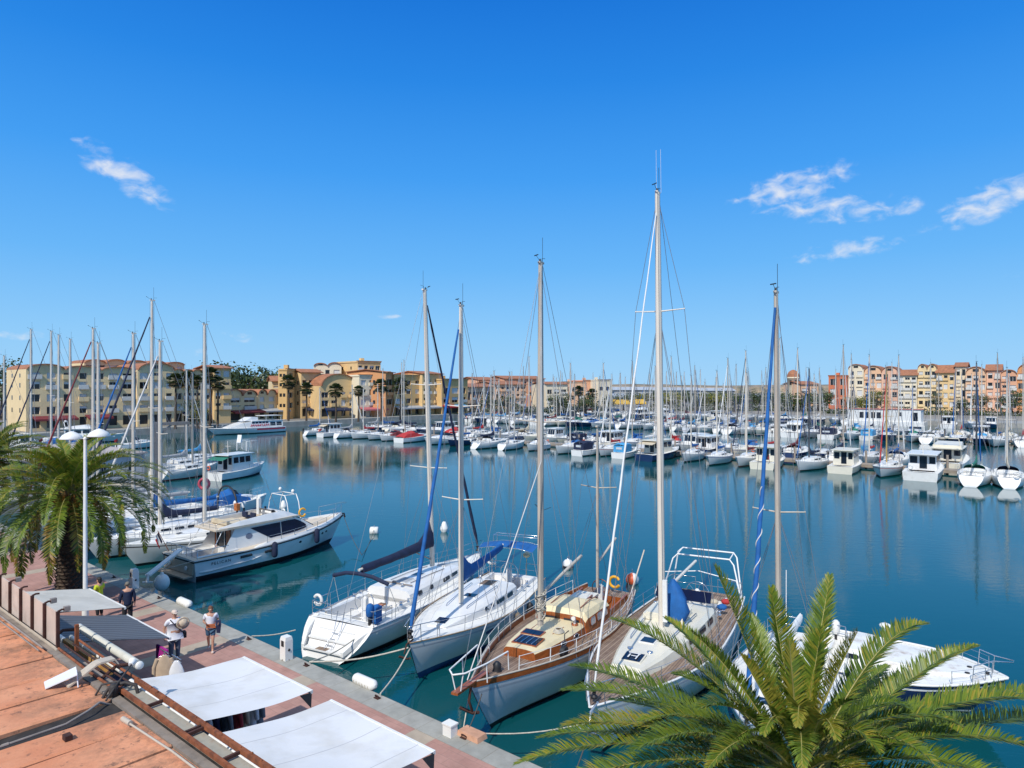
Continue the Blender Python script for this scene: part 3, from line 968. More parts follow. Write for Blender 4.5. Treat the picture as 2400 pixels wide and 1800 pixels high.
def pedestal(x, y, h, label):
    t = thing('power_pedestal', label, 'power pedestal', (x, y, 1.005), QROT)
    g = MB()
    g.loft([[(sx * .17, sy * .15, z) for sx, sy in ((-1, -1), (1, -1), (1, 1), (-1, 1))] for z in (0, h * .85)] + [[(sx * .15, sy * .12, h) for sx, sy in ((-1, -1), (1, -1), (1, 1), (-1, 1))]])
    g.build('housing', PLASTIC, t)
    g = MB(); g.box((0, .153, h * .72), (.16, .012, .2)); g.build('display', BLACK, t)
    g = MB(); g.lathe([(.19, 0), (.19, .04), (.0, .04)], (0, 0, 0), 4); g.build('base_plate', GREYPIPE, t)
    for sx in (-1, 1):
        g = MB(); g.ball((sx * .175, 0, h * .45), (.03, .05, .05), 8, 5); g.build('socket', BLACK, t)


pedestal(-8.0, 23.75, .82, 'white power pedestal beside the stern of the white sloop')
pedestal(-18.1, 32.1, .92, 'white power pedestal by the gangway of the motor yacht')
t = thing('mooring_block', 'small white service box on the quay edge by the wooden ketch', 'service box', (-1.72, 18.6, 1.005), QROT)
g = MB(); g.box((0, 0, .15), (.32, .26, .30)); g.build('housing', PLASTIC, t)
g = MB(); g.box((0, 0, .32), (.36, .30, .04)); g.build('lid', PLASTIC, t)
g = MB()
for k in range(3):
    g.box((.165, 0, .08 + k * .08), (.012, .2, .025))
g.build('vent_slot', BLACK, t)
g = MB(); g.loft([[(-.45, -.2, 0), (.45, -.2, 0), (.45, .2, 0), (-.45, .2, 0)], [(-.42, -.18, .14), (.3, -.18, .14), (.3, .18, .14), (-.42, .18, .14)]])
tag(g.build('fender_board', M('peach_board', (.55, .30, .19), .8, .2, 4), None, (-1.15, 18.55, 1.005), QROT), 'peach coloured wedge board on the quay edge beside the service box', 'board')


def quay_fender(x, y, label):
    t = thing('quay_fender', label, 'fender', (x, y, 1.10), QROT, 'white fenders along the quay edge')
    g = MB(); pts = [(-.55, 0, 0), (-.5, 0, 0), (-.42, 0, 0), (.42, 0, 0), (.5, 0, 0), (.55, 0, 0)]
    g.tube(pts, [.05, .13, .175, .175, .13, .05], 14); g.build('body', PLASTIC, t)
    for k in range(6):
        g = MB(); g.tube([(-.36 + k * .145, .165, -.06), (-.36 + k * .145, .172, .02)], .02, 5); g.build('lashing', ROPE, t)


f1 = P(432, 1412, 1.1); f2 = P(855, 1598, 1.1)
quay_fender(f1.x, f1.y, 'white cylinder fender on the quay edge behind the motor yacht')
quay_fender(f2.x, f2.y, 'white cylinder fender on the quay edge below the blue keeled sloop')


def mooring_ring(s, label):
    t = thing('mooring_ring', label, 'mooring ring', Q(s, -.22, 1.006), QROT, 'mooring rings on the quay edge')
    g = MB(); g.box((0, 0, .012), (.2, .14, .02)); g.build('plate', RUSTDARK, t)
    g = MB(); g.tube([(.09 * math.cos(a), .09 * math.sin(a) * .5, .05 + .06 * math.sin(a)) for a in [k * .5236 for k in range(12)]], .018, 6, closed=True); g.build('ring', RUSTDARK, t)


for s, lb in ((26.2, 'iron mooring ring by the motor yacht fender'), (21.0, 'iron mooring ring on the empty stretch behind the walking woman'), (13.2, 'iron mooring ring at the port quarter of the white sloop'), (9.4, 'iron mooring ring between the white sloop and the blue keeled sloop'),
              (5.6, 'iron mooring ring where the grey rope of the blue keeled sloop ends'), (1.9, 'iron mooring ring in front of the wooden ketch bow'), (-1.6, 'iron mooring ring in front of the teak ketch bow')):
    mooring_ring(s, lb)


def mooring_rope(label, pts, r=.022, mat=None):
    g = MB()
    out = []
    for a, b in zip(pts, pts[1:]):
        for k in range(8):
            t = k / 8
            p = V(a).lerp(V(b), t); p.z -= .25 * math.sin(math.pi * t) * min(1, (V(a) - V(b)).length / 6)
            out.append(p)
    out.append(V(pts[-1]))
    g.tube(out, r, 5)
    tag(g.build('mooring_rope', mat or ROPE), label, 'rope')


# ================================================================ palms
def leaflet(m, base, d, side, up, L, w, mi):
    """narrow folded leaflet: five-vertex blade that bends slightly down at its tip."""
    m0 = base + d * (L * .55) + up * (L * .02)
    tip = base + d * L - up * (L * .10)
    m.add([base - side * w * .3, base + side * w * .3, m0 + side * w * .5, m0 - side * w * .5, tip], [(0, 1, 2, 3), (3, 2, 4)], mi)


def frond(m, pts, ll, n, mis, w=.045, keel=.55, sweep=.9, rib=.02, start=.16, rng=rnd, ribmi=3):
    """pinnate leaf along the curve pts: rib and two rows of leaflets in a shallow V."""
    P_ = [V(p) for p in pts]
    seg = len(P_) - 1
    m.tube(P_, [rib * (1 - .8 * i / seg) for i in range(seg + 1)], 5, ribmi, caps=False)
    for k in range(n):
        t = start + (1 - start) * (k + rng.random() * .5) / n
        i = min(int(t * seg), seg - 1)
        f = t * seg - i
        base = P_[i].lerp(P_[i + 1], f)
        tan = (P_[min(i + 1, seg)] - P_[i]).normalized()
        side = tan.cross(V((0, 0, 1)))
        side = side.normalized() if side.length > .05 else V((1, 0, 0))
        up = side.cross(tan).normalized()
        env = math.sin(math.pi * (.12 + .86 * (t - start) / (1 - start))) ** .55
        for s in (-1, 1):
            kk = keel * rng.uniform(.6, 1.4)
            d = (side * s + tan * sweep * rng.uniform(.75, 1.25) * (1 + 1.2 * max(0, t - .8) / .2) + up * kk).normalized()
            wv = d.cross(up).normalized()
            leaflet(m, base, d, wv, up, ll * env * rng.uniform(.85, 1.1), w, rng.choice(mis))


def bez(a, b, c, n=12):
    return [a * (1 - t) ** 2 + b * (2 * t * (1 - t)) + c * t * t for t in [i / n for i in range(n + 1)]]


def trunk(parent, h, r0, r1, lean=(0, 0), mat=TRUNK, scales=True):
    g = MB(); n_ = int(h / .16)
    rings = []
    for i in range(n_ * 2 + 1):
        f = i / (n_ * 2)
        r = lerp(r0, r1, f) * (1.05 if i % 2 else .93)
        rings.append([V((lean[0] * f + r * math.cos(a + i * .35), lean[1] * f + r * math.sin(a + i * .35), h * f)) for a in [2 * math.pi * k / 14 for k in range(14)]])
    g.loft(rings)
    if scales:
        for i in range(n_):
            for k in range(11):
                a = 2 * math.pi * (k + .5 * (i % 2)) / 11 + i * .1
                f = (i + .5) / n_
                r = lerp(r0, r1, f)
                c = V((lean[0] * f + r * math.cos(a), lean[1] * f + r * math.sin(a), h * f))
                o = V((math.cos(a), math.sin(a), 0)); sd_ = V((-o.y, o.x, 0))
                g.add([c - sd_ * .085, c + sd_ * .085, c + o * .10 + V((0, 0, .12)), c + V((0, 0, -.06))], [(0, 1, 2), (3, 2, 1), (3, 0, 2)])
    g.build('trunk', mat, parent)


def canary_palm(name, label, loc, hub, R_, n, seed, trunk_r=.42, lmax=88, droop=1.0, density=72):
    rg = random.Random(seed)
    t = thing(name, label, 'palm tree', loc)
    trunk(t, hub - .1, trunk_r * 1.12, trunk_r)
    m = MB()
    for k in range(n):
        f = (k + .5) / n                       # 0 young and upright, 1 old and hanging
        az = k * 2.39996 + rg.uniform(-.2, .2)
        pitch = math.radians(lerp(lmax, -22, f ** .85) + rg.uniform(-7, 7))
        L = R_ * (lerp(.75, 1.12, min(1, f * 2)) if f < .5 else lerp(1.12, .95, (f - .5) * 2)) * rg.uniform(.92, 1.08)
        o = V((math.cos(az), math.sin(az), 0))
        h0 = V((0, 0, hub)) + o * .22 * f ** .5 + V((0, 0, .25 * (1 - f)))
        pts, p_, pt = [h0], h0, pitch
        for i in range(12):
            p_ = p_ + (o * math.cos(pt) + V((0, 0, math.sin(pt)))) * (L / 12)
            pts.append(p_)
            pt -= math.radians(lerp(6.0, 9.5, f) * droop * (.5 + i / 10)) * (1 if pt > -1.45 else 0)
        mis = [0, 0, 2] if f < .45 else ([0, 0, 1] if f < .84 else [1, 4, 2])
        frond(m, pts, .50, density, mis, .046, .5, .95, .024, .12, rg)
    m.build('crown', [LEAF_A, LEAF_B, LEAF_C, RACHIS, LEAF_DRY], t)
    g = MB()
    for k in range(26):                         # orange fruit stalks hanging in the crown
        az = rg.uniform(0, 6.28); o = V((math.cos(az), math.sin(az), 0)); h0 = V((0, 0, hub + .05)) + o * .3
        p = [h0, h0 + o * .45 + V((0, 0, .12)), h0 + o * .75 + V((0, 0, -.28)), h0 + o * .8 + V((0, 0, -.6))]
        g.tube(p, [.02, .018, .012, .006], 4)
        for j in range(8):
            c = p[2] + V((rg.uniform(-.12, .12), rg.uniform(-.12, .12), rg.uniform(-.45, .05)))
            g.tube([p[1], c], .008, 3)
    g.build('fruit_stalks', FRUIT, t)
    # old leaf bases under the crown
    g = MB()
    for k in range(46):
        az = k * 2.39996; o = V((math.cos(az), math.sin(az), 0)); z = hub - .5 + .6 * k / 46
        g.tube([V((0, 0, z)) + o * trunk_r * .8, V((0, 0, z + .2)) + o * (trunk_r + .16), V((0, 0, z + .42)) + o * (trunk_r + .22)], [.09, .07, .02], 5)
    g.build('leaf_bases', M('leaf_bases', (.20, .10, .035), .9, .4, 5), t)
    return t


canary_palm('palm_tree', 'big date palm with orange fruit stalks behind the white lamp post', (-20.2, 30.6, 1.0), 4.6, 4.25, 92, 5, .5, lmax=84, droop=1.02, density=80)
canary_palm('palm_tree', 'date palm cut by the left edge of the photo', (-30.2, 38.5, 1.0), 5.15, 3.6, 78, 8, .42)


def near_palm():
    rg = random.Random(21)
    H = V((4.1, 9.55, 5.15))
    t = thing('palm_tree', 'young date palm seen from above in the lower right corner', 'palm tree', (H.x, H.y, 1.0))
    trunk(t, 4.0, .40, .38)
    m = MB()
    hub = V((0, 0, H.z - 1.0))
    base = V((H.x, H.y, 1.0))
    #      tip (sight line and distance), how far the bow rises, palette
    spec = [(1676, 1330, 10.4, .10, 0), (1806, 1378, 10.3, .05, 0), (1945, 1350, 10.9, .12, 0), (2168, 1462, 10.2, 1.05, 0), (2290, 1515, 10.6, .55, 0),
            (2520, 1640, 9.9, .95, 0), (1437, 1452, 10.6, .75, 0), (1318, 1618, 10.2, .75, 1), (1322, 1700, 9.6, .62, 2), (1210, 1790, 9.5, .85, 0),
            (1870, 1700, 8.4, 1.25, 2), (1560, 1450, 11.6, .42, 0), (1620, 1480, 9.6, .4, 1), (2010, 1480, 9.2, .25, 2), (2440, 1760, 9.0, .8, 0),
            (1760, 1440, 11.8, .1, 1), (2080, 1560, 11.6, .35, 1), (1480, 1760, 8.8, .9, 1), (1660, 1800, 8.2, 1.0, 0), (2200, 1800, 8.3, 1.1, 0),
            (1390, 1900, 9.2, .6, 1), (2560, 1900, 9.4, .5, 1), (1850, 1500, 9.0, .1, 2), (1925, 1470, 10.0, .05, 0), (1740, 1540, 9.0, .15, 2), (2330, 1690, 11.4, .5, 1), (1430, 1640, 11.5, .45, 1),
            (1790, 1720, 8.5, 1.1, 0), (1960, 1730, 8.3, 1.1, 2), (1700, 1760, 8.6, 1.0, 1), (2060, 1760, 8.6, 1.0, 0), (1880, 1800, 7.9, 1.2, 0), (1640, 1660, 8.9, .8, 0), (2130, 1660, 9.1, .8, 1), (1580, 1580, 10.2, .55, 1), (2170, 1580, 10.8, .6, 0), (2600, 1700, 10.8, .8, 1), (2430, 1640, 9.2, .75, 0), (1260, 1730, 10.4, .7, 1), (1340, 1560, 11.2, .55, 1), (1500, 1690, 9.4, .8, 0), (2250, 1700, 9.0, .9, 0), (2380, 1850, 8.6, .8, 1), (1270, 1860, 8.8, .8, 0), (2060, 1880, 7.9, .8, 2), (1800, 1950, 7.8, .8, 0), (2000, 1640, 8.9, .5, 0)]
    for u, v, Y, rise, pal in spec:
        tip = PY(u, v, Y) - base
        mid = hub.lerp(tip, .55) + V((0, 0, rise * .85))
        L = (tip - hub).length
        h0 = hub + (tip - hub).normalized() * .15 + V((rg.uniform(-.1, .1), rg.uniform(-.1, .1), 0))
        mis = [[0, 0, 0, 1, 2], [1, 0, 0], [2, 2, 0]][pal]
        kl = .95 if (v < 1560 and rise < .7) else .55
        frond(m, bez(h0, mid, tip, 18), .35 * min(1.1, .55 + L * .18) * rg.uniform(.85, 1.12), int(64 + 36 * L), mis, .021, kl, 1.0, .021, .10, rg)
    for k in range(24):                        # lower, older leaves round the trunk
        az = k * 2.39996; o = V((math.cos(az), math.sin(az), 0))
        tip = hub + o * rg.uniform(2.2, 2.9) + V((0, 0, rg.uniform(-1.6, -.4)))
        frond(m, bez(hub, hub.lerp(tip, .5) + V((0, 0, .8)), tip, 12), .34, 64, [1, 1, 4, 0], .022, .4, 1.0, .02, .12, rg)
    for k in range(5):                         # spear leaves in the middle
        az = k * 1.3; tip = hub + V((math.cos(az) * .25, math.sin(az) * .25 + .1, rg.uniform(1.0, 1.5)))
        frond(m, [hub, hub.lerp(tip, .5), tip], .16, 50, [2, 0], .02, .2, 3.0, .02, .1, rg)
    m.build('crown', [LEAF_A, LEAF_B, LEAF_C, RACHIS, LEAF_DRY], t)


near_palm()
# ================================================================ boat building
class Hull:
    """Sheer line, half beams and stations of one hull; x from the stern (0) to the stem (L), z from the waterline."""

    def __init__(s, L, B, fs, fb, wt=.8, bow=.9, stern=.0, scoop=.0, sm=.42, sag=.08, full=1.2, tuck=.0, boot=.10):
        s.L, s.B, s.fs, s.fb, s.wt, s.bow, s.stern, s.scoop, s.sm, s.sag, s.full, s.tuck, s.boot = L, B, fs, fb, wt, bow, stern, scoop, sm, sag, full, tuck, boot

    def half(s, q):
        if q < s.sm:
            return s.B / 2 * (s.wt + (1 - s.wt) * math.sin(math.pi / 2 * q / s.sm))
        return s.B / 2 * max(0.0, math.cos(math.pi / 2 * ((q - s.sm) / (1 - s.sm)) ** s.full)) + .02

    def sheer(s, x):
        q = min(1, max(0, (x - s.scoop) / (s.L - s.scoop)))
        return s.half(q), s.fs + (s.fb - s.fs) * q ** 1.7 - s.sag * math.sin(math.pi * q)

    def pt(s, q, t):
        """point of the topside at station q, height fraction t (0 waterline, 1 sheer)."""
        x0 = lerp(s.stern, s.scoop, t)
        x1 = lerp(s.L - s.bow, s.L, max(t, 0) ** .9)
        hb, z = s.half(q), s.fs + (s.fb - s.fs) * q ** 1.7 - s.sag * math.sin(math.pi * q)
        bw = hb * .93 * (1 - .78 * q ** 3) * (1 - s.tuck * (1 - q) ** 3)
        y = lerp(bw, hb, max(0, math.sin(max(0, t) * math.pi / 2)) ** .85)
        return V((lerp(x0, x1, q), y, z * t))

    def build(s, parent, mats, n=16, stripe=True):
        """mats: antifoul, boot stripe, topside, sheer stripe."""
        m = MB()
        rings = []
        for i in range(n + 1):
            q = i / n
            zt = s.fs + (s.fb - s.fs) * q ** 1.7 - s.sag * math.sin(math.pi * q)
            ts = [0, s.boot / zt, (s.boot + .07) / zt, .45, .70, .84, .89, 1]
            side = [s.pt(q, t) for t in ts]
            b = side[0]
            ring = [V((p.x, -p.y, p.z)) for p in reversed(side)] + [V((b.x, -b.y * .7, -.35)), V((b.x, 0, -.55)), V((b.x, b.y * .7, -.35))] + side
            rings.append(ring)
        k = len(ts) - 1
        sb = [2, 3 if stripe else 2, 2, 2, 2, 1, 0]
        bands = sb + [0, 0, 0, 0] + list(reversed(sb)) + [2]
        m.loft(rings, 2, False, False, True, True, bands=bands)
        # drop the roof strip (ring is closed across the deck): remove faces of the last band
        keep = [i for i in range(len(m.f)) if not (i % len(bands) == len(bands) - 1)]
        m.f = [m.f[i] for i in keep]; m.m = [m.m[i] for i in keep]; m.s = [m.s[i] for i in keep]
        m.add(rings[0], [tuple(reversed(range(len(rings[0]))))], 2)
        return m.build('hull', mats, parent)

    def deck(s, parent, mat, cockpit=None, n=16, camber=.07, name='deck', inset=.02, drop=.012):
        """cockpit: (x0, x1, half width) left open."""
        xs = [s.scoop + (s.L - .06 - s.scoop) * i / n for i in range(n + 1)]
        if cockpit:
            xs = sorted(set([x for x in xs if abs(x - cockpit[0]) > .15 and abs(x - cockpit[1]) > .15] + [cockpit[0], cockpit[1]]))
        m = MB()
        rows = []
        for x in xs:
            hb, z = s.sheer(x)
            hb = max(.01, hb - inset)
            w = min(cockpit[2] if cockpit else hb * .5, hb * .86)
            row = []
            for y in (-hb, -(hb + w) / 2, -w, 0, w, (hb + w) / 2, hb):
                row.append((x, y, z - drop + camber * (1 - (y / hb) ** 2)))
            rows.append(row)
        for i in range(len(xs) - 1):
            for k in range(6):
                if cockpit and k in (2, 3) and cockpit[0] - .01 <= (xs[i] + xs[i + 1]) / 2 <= cockpit[1] + .01:
                    continue
                m.add([rows[i][k], rows[i][k + 1], rows[i + 1][k + 1], rows[i + 1][k]], [(0, 1, 2, 3)])
        return m.build(name, mat, parent)

    def cockpit(s, parent, c, depth, mats, seat=.30, coam=.12):
        """well with seats and a sole; mats: moulding, sole."""
        x0, x1, w = c
        m = MB()
        def zz(x): return s.sheer(x)[1] + .05
        zf = min(zz(x0), zz(x1)) - depth
        n = 6
        for sg in (-1, 1):
            prof = []
            for i in range(n + 1):
                x = lerp(x0, x1, i / n)
                ww = min(w, (s.sheer(x)[0] - .02) * .86)
                prof.append([(x, sg * (ww + .10), zz(x) - .02), (x, sg * (ww + .08), zz(x) + coam), (x, sg * ww, zz(x) + coam), (x, sg * (ww - .03), zf + seat), (x, sg * ww * .5, zf + seat), (x, sg * ww * .5, zf)])
            m.loft(prof, closed=False, cap0=False, cap1=False)
        wa, wb = [min(w, (s.sheer(x)[0] - .02) * .86) for x in (x0, x1)]
        m.add([(x0, -wa * .5, zf), (x1, -wb * .5, zf), (x1, wb * .5, zf), (x0, wa * .5, zf)], [(0, 1, 2, 3)], 1)
        m.add([(x1, -wb - .1, zf), (x1, wb + .1, zf), (x1, wb + .1, zz(x1) + coam), (x1, -wb - .1, zz(x1) + coam)], [(0, 1, 2, 3)])
        m.add([(x0, -wa - .1, zf), (x0, wa + .1, zf), (x0, wa + .1, zz(x0) + .0), (x0, -wa - .1, zz(x0) + .0)], [(0, 1, 2, 3)])
        return m.build('cockpit', mats, parent), zf

    def rail(s, parent, mat, r=.025, x0=None, x1=None, dz=.02, name='toe_rail', n=20, inset=.0):
        m = MB()
        x0 = s.scoop if x0 is None else x0
        x1 = s.L if x1 is None else x1
        for sg in (-1, 1):
            m.tube([(x, sg * max(.0, s.sheer(x)[0] - inset), s.sheer(x)[1] + dz) for x in [lerp(x0, x1, i / n) for i in range(n + 1)]], r, 5)
        return m.build(name, mat, parent)

    def guard(s, parent, x0, x1, n=7, h=.6, mat=None, lines=2, inset=.06, r=.012):
        """stanchions and life lines."""
        m = MB()
        for sg in (-1, 1):
            P0 = []
            for i in range(n + 1):
                x = lerp(x0, x1, i / n)
                hb, z = s.sheer(x)
                P0.append(V((x, sg * (hb - inset), z)))
                m.tube([P0[-1], P0[-1] + V((0, sg * .02, h))], r, 5)
            for k in range(lines):
                m.tube([p + V((0, sg * .02, h * (1 - .48 * k) - .01)) for p in P0], r * .6, 4)
        return m.build('guard_rail', mat or STEEL, parent)

    def pulpit(s, parent, h=.62, back=1.1, mat=None, over=.15):
        m = MB()
        x = s.L - back
        hb, z = s.sheer(x); zb = s.sheer(s.L)[1]
        top = [(x, -hb + .06, z + h), (s.L - .35, -.28, zb + h), (s.L + over, -.10, zb + h + .03), (s.L + over, .10, zb + h + .03), (s.L - .35, .28, zb + h), (x, hb - .06, z + h)]
        m.tube(top, .016, 6)
        m.tube([(p[0] - .02, p[1], p[2] - h * .48) for p in top[:1] + top[1:2]], .012, 5); m.tube([(p[0] - .02, p[1], p[2] - h * .48) for p in top[4:]], .012, 5)
        for p in (top[0], top[1], top[4], top[5]):
            m.tube([p, (p[0] - .05, p[1], s.sheer(p[0])[1])], .014, 5)
        return m.build('pulpit', mat or STEEL, parent)

    def pushpit(s, parent, h=.62, x1=1.3, mat=None, gap=.5):
        m = MB()
        for sg in (-1, 1):
            a, b = s.sheer(x1), s.sheer(s.scoop + .1)
            top = [(x1, sg * (a[0] - .06), a[1] + h), (s.scoop + .12, sg * (b[0] - .08), b[1] + h), (s.scoop + .06, sg * gap, b[1] + h)]
            m.tube(top, .016, 6)
            m.tube([(p[0], p[1], p[2] - h * .48) for p in top], .012, 5)
            for p in top:
                m.tube([p, (p[0], p[1], s.sheer(p[0])[1])], .014, 5)
        z_ = s.sheer(s.scoop + .1)[1] + h * .5; m.tube([(s.scoop + .06, -gap, z_), (s.scoop + .04, 0, z_), (s.scoop + .06, gap, z_)], .010, 4)
        return m.build('pushpit', mat or STEEL, parent)


def cab_ring(x, w, h, z):
    return [(x, -w, z - .06), (x, -w * .94, z + h * .70), (x, -w * .82, z + h * .95), (x, -w * .4, z + h * 1.04), (x, w * .4, z + h * 1.04), (x, w * .82, z + h * .95), (x, w * .94, z + h * .70), (x, w, z - .06)]


def cabin(parent, H, tab, mats, name='coachroof', camber=.06, roofmi=None, split=None):
    """tab rows: x, half width, height above the deck."""
    m = MB()
    rings = [cab_ring(x, w, h, H.sheer(x)[1] + camber) for x, w, h in tab]
    if split is None:
        m.loft(rings)
    else:
        m.loft(rings, bands=[0, split, split, split, split, split, 0, 0])
    return m.build(name, mats, parent)


def cab_side(H, tab, x, t, sg, off=.008, camber=.06):
    w, h = interp(tab, x)
    z = H.sheer(x)[1] + camber
    y = w * lerp(1, .94, t / .70)
    return V((x, sg * (y + off), z + h * t))


def cab_windows(parent, H, tab, spans, t0=.22, t1=.62, mat=None, name='window', frame=None, camber=.06):
    for xa, xb in spans:
        for sg in (-1, 1):
            m = MB()
            c = min(.06, (xb - xa) * .2)
            pts = [cab_side(H, tab, x, t, sg, .009, camber) for x, t in ((xa + c, t0), (xb - c, t0), (xb, lerp(t0, t1, .3)), (xb, lerp(t0, t1, .7)), (xb - c, t1), (xa + c, t1), (xa, lerp(t0, t1, .7)), (xa, lerp(t0, t1, .3)))]
            m.add(pts, [tuple(range(8))])
            if frame:
                m.tube(pts, .014, 4, 1, closed=True)
            m.build(name, [mat or GLASS, frame or STEEL], parent)


def cab_top(tab, H, x, camber=.06):
    w, h = interp(tab, x)
    return H.sheer(x)[1] + camber + h * 1.04


def hatch(parent, x, y, z, sx, sy, mat=None, frame=None, name='hatch', pitch=0.0):
    m = MB()
    R = Matrix.Rotation(pitch, 3, 'Y')
    m.box((x, y, z + .012), (sx, sy, .03), 1, M=R)
    m.box((x, y, z + .020), (sx - .09, sy - .09, .03), 0, M=R)
    return m.build(name, [mat or GLASS, frame or PLASTIC], parent)


def winch(m, x, y, z, r=.07):
    m.lathe([(r, 0), (r * .8, .05), (r * .6, .09), (r * .85, .13), (r * .8, .15), (.01, .15)], (x, y, z), 10)


def mast(parent, x, z0, z1, r=.10, mat=None, spreaders=((.5, .9),), rake=0.0, inst=True, seg=10):
    mat = mat or ALU
    dx = -rake
    m = MB()
    n = 8
    ps = [V((x + dx * i / n, 0, lerp(z0, z1, i / n))) for i in range(n + 1)]
    # oval section: longer fore and aft
    rings = []
    for i, p in enumerate(ps):
        rr = r * (1 if i < 6 else lerp(1, .72, (i - 5) / 3))
        rings.append([p + V((rr * 1.25 * math.cos(a), rr * .85 * math.sin(a), 0)) for a in [2 * math.pi * k / seg for k in range(seg)]])
    m.loft(rings, smooth=True)
    m.box((ps[-1].x - .03, 0, z1 + .03), (.34, .10, .07))
    mo = m.build('mast', mat, parent)
    tips = []
    for f, w in spreaders:
        s_ = MB(); z = lerp(z0, z1, f); xx = x + dx * f
        for sg in (-1, 1):
            s_.tube([(xx, 0, z), (xx - .12, sg * w, z + .06)], [.03, .02], 6); s_.ball((xx - .12, sg * w, z + .06), .03, 6, 4)
        s_.build('spreader', mat, mo)
        tips.append((xx - .12, w, z + .06))
    if inst:
        t = MB()
        t.tube([(ps[-1].x - .1, .03, z1 + .05), (ps[-1].x - .1, .03, z1 + .95)], .008, 4)
        t.tube([(ps[-1].x, 0, z1 + .05), (ps[-1].x + .35, 0, z1 + .22)], .008, 4)
        t.tube([(ps[-1].x + .30, -.10, z1 + .24), (ps[-1].x + .42, .10, z1 + .24)], .02, 4)
        t.tube([(ps[-1].x - .08, 0, z1 + .05), (ps[-1].x - .12, 0, z1 + .2), (ps[-1].x - .32, .03, z1 + .22)], .008, 4)
        t.lathe([(.035, 0), (.035, .09), (.02, .11)], (ps[-1].x + .05, 0, z1 + .05), 6)
        t.build('masthead_instruments', BLACK, mo)
    return mo, tips, ps[-1]


def rigging(parent, H, mx, top, tips, wires=.009, jib_x=None, jib_z=None, back=True, chain=None, zb=None, mat=None, name='rigging', z_low=None):
    m = MB()
    hb, zd = H.sheer(mx)
    cb = (chain or hb - .06)
    for sg in (-1, 1):
        pts = [V((top.x, 0, top.z - .15))] + [V((t[0], sg * t[1], t[2])) for t in reversed(tips)] + [V((mx - .12, sg * cb, zd))]
        m.tube(pts, wires, 4)
        if tips:
            z_ = tips[0][2]
            m.tube([(tips[0][0] + .1, 0, z_ - .1), (mx + .45, sg * cb, zd)], wires, 4)
            m.tube([(tips[0][0] + .1, 0, z_ - .1), (mx - .65, sg * cb, zd)], wires, 4)
    if back:
        xb = H.scoop + .15
        m.tube([(top.x - .15, 0, top.z), (xb, 0, H.sheer(xb)[1] + .1)], wires, 4)
    if jib_x is not None:
        m.tube([(top.x + .1, 0, jib_z or top.z), (jib_x, 0, H.sheer(jib_x)[1] + .2)], wires, 4)
    # halyards along the mast
    m.tube([(top.x + .16, .05, top.z - .1), (mx + .2, .10, zd + .6)], wires * .7, 3)
    m.tube([(top.x - .16, -.05, top.z - .1), (mx - .2, -.08, zd + .6)], wires * .7, 3)
    return m.build(name, mat or WIRE, parent)


def furled(parent, a, b, r, mat, drum=True, name='furled_jib', spiral=None):
    """sail rolled round its stay from a (tack) to b (head)."""
    a, b = V(a), V(b)
    m = MB(); n = 22
    pts, rs = [], []
    for i in range(n + 1):
        t = i / n
        p = a.lerp(b, t)
        pts.append(p + V((.008 * math.sin(i * 2.1), .008 * math.cos(i * 1.7), 0)))
        rs.append(r * (.55 if i == 0 else lerp(1.0, .45, t) * (1 + .06 * math.sin(i * 2.6))))
    m.tube(pts, rs, 8)
    o = m.build(name, mat, parent)
    if drum:
        d = MB(); d.lathe([(.03, -.35), (.10, -.34), (.10, -.28), (.05, -.26), (.05, -.14), (.10, -.12), (.10, -.08), (.03, -.06)], a, 10); d.build('furling_drum', BLACK, o)
    if spiral:
        d = MB(); k = 90
        ax = (b - a).normalized(); u_ = ax.orthogonal().normalized(); v_ = ax.cross(u_)
        d.tube([a.lerp(b, .02 + .5 * i / k) + (u_ * math.cos(i * .55) + v_ * math.sin(i * .55)) * (r * 1.03 * lerp(1, .72, i / k)) for i in range(k + 1)], .018, 4)
        d.build('sheet_wrap', spiral, o)
    return o


def boom(parent, mx, z, length, mat_cover=None, peak=.9, r=.06, mat=None, drop=0.0, bulk=.15, sweep=0.0):
    """boom from the mast aft, with the flaked mainsail under its cover."""
    m = MB()
    e = V((mx - length, sweep, z + drop)); a = V((mx - .12, 0, z))
    m.tube([a, e], r, 8)
    bo = m.build('boom', mat or ALU, parent)
    if mat_cover:
        c = MB(); rings = []
        n = 14
        for i in range(n + 1):
            t = i / n
            p = a.lerp(e, t * .97 - .01)
            hgt = lerp(.95, .45, min(1, t * 1.6)) * bulk * 2 + peak * max(0, 1 - t / .22) ** 1.4
            w = bulk * lerp(1.0, .62, t) * (1 + .10 * math.sin(i * 2.2)) * (1 if t > .12 else .8)
            zz = .03 * math.sin(i * 1.9)
            ring = []
            for k in range(10):
                an = 2 * math.pi * k / 10
                s_ = math.sin(an)
                ring.append(p + V((0, w * math.cos(an) * (1 if s_ < 0 else lerp(1, .35, s_)), (-.10 + zz * .3 if s_ < 0 else 0) + (hgt * s_ if s_ > 0 else .09 * s_))))
            rings.append(ring)
        c.loft(rings, smooth=True)
        c.build('sail_cover', mat_cover, bo)
    return bo


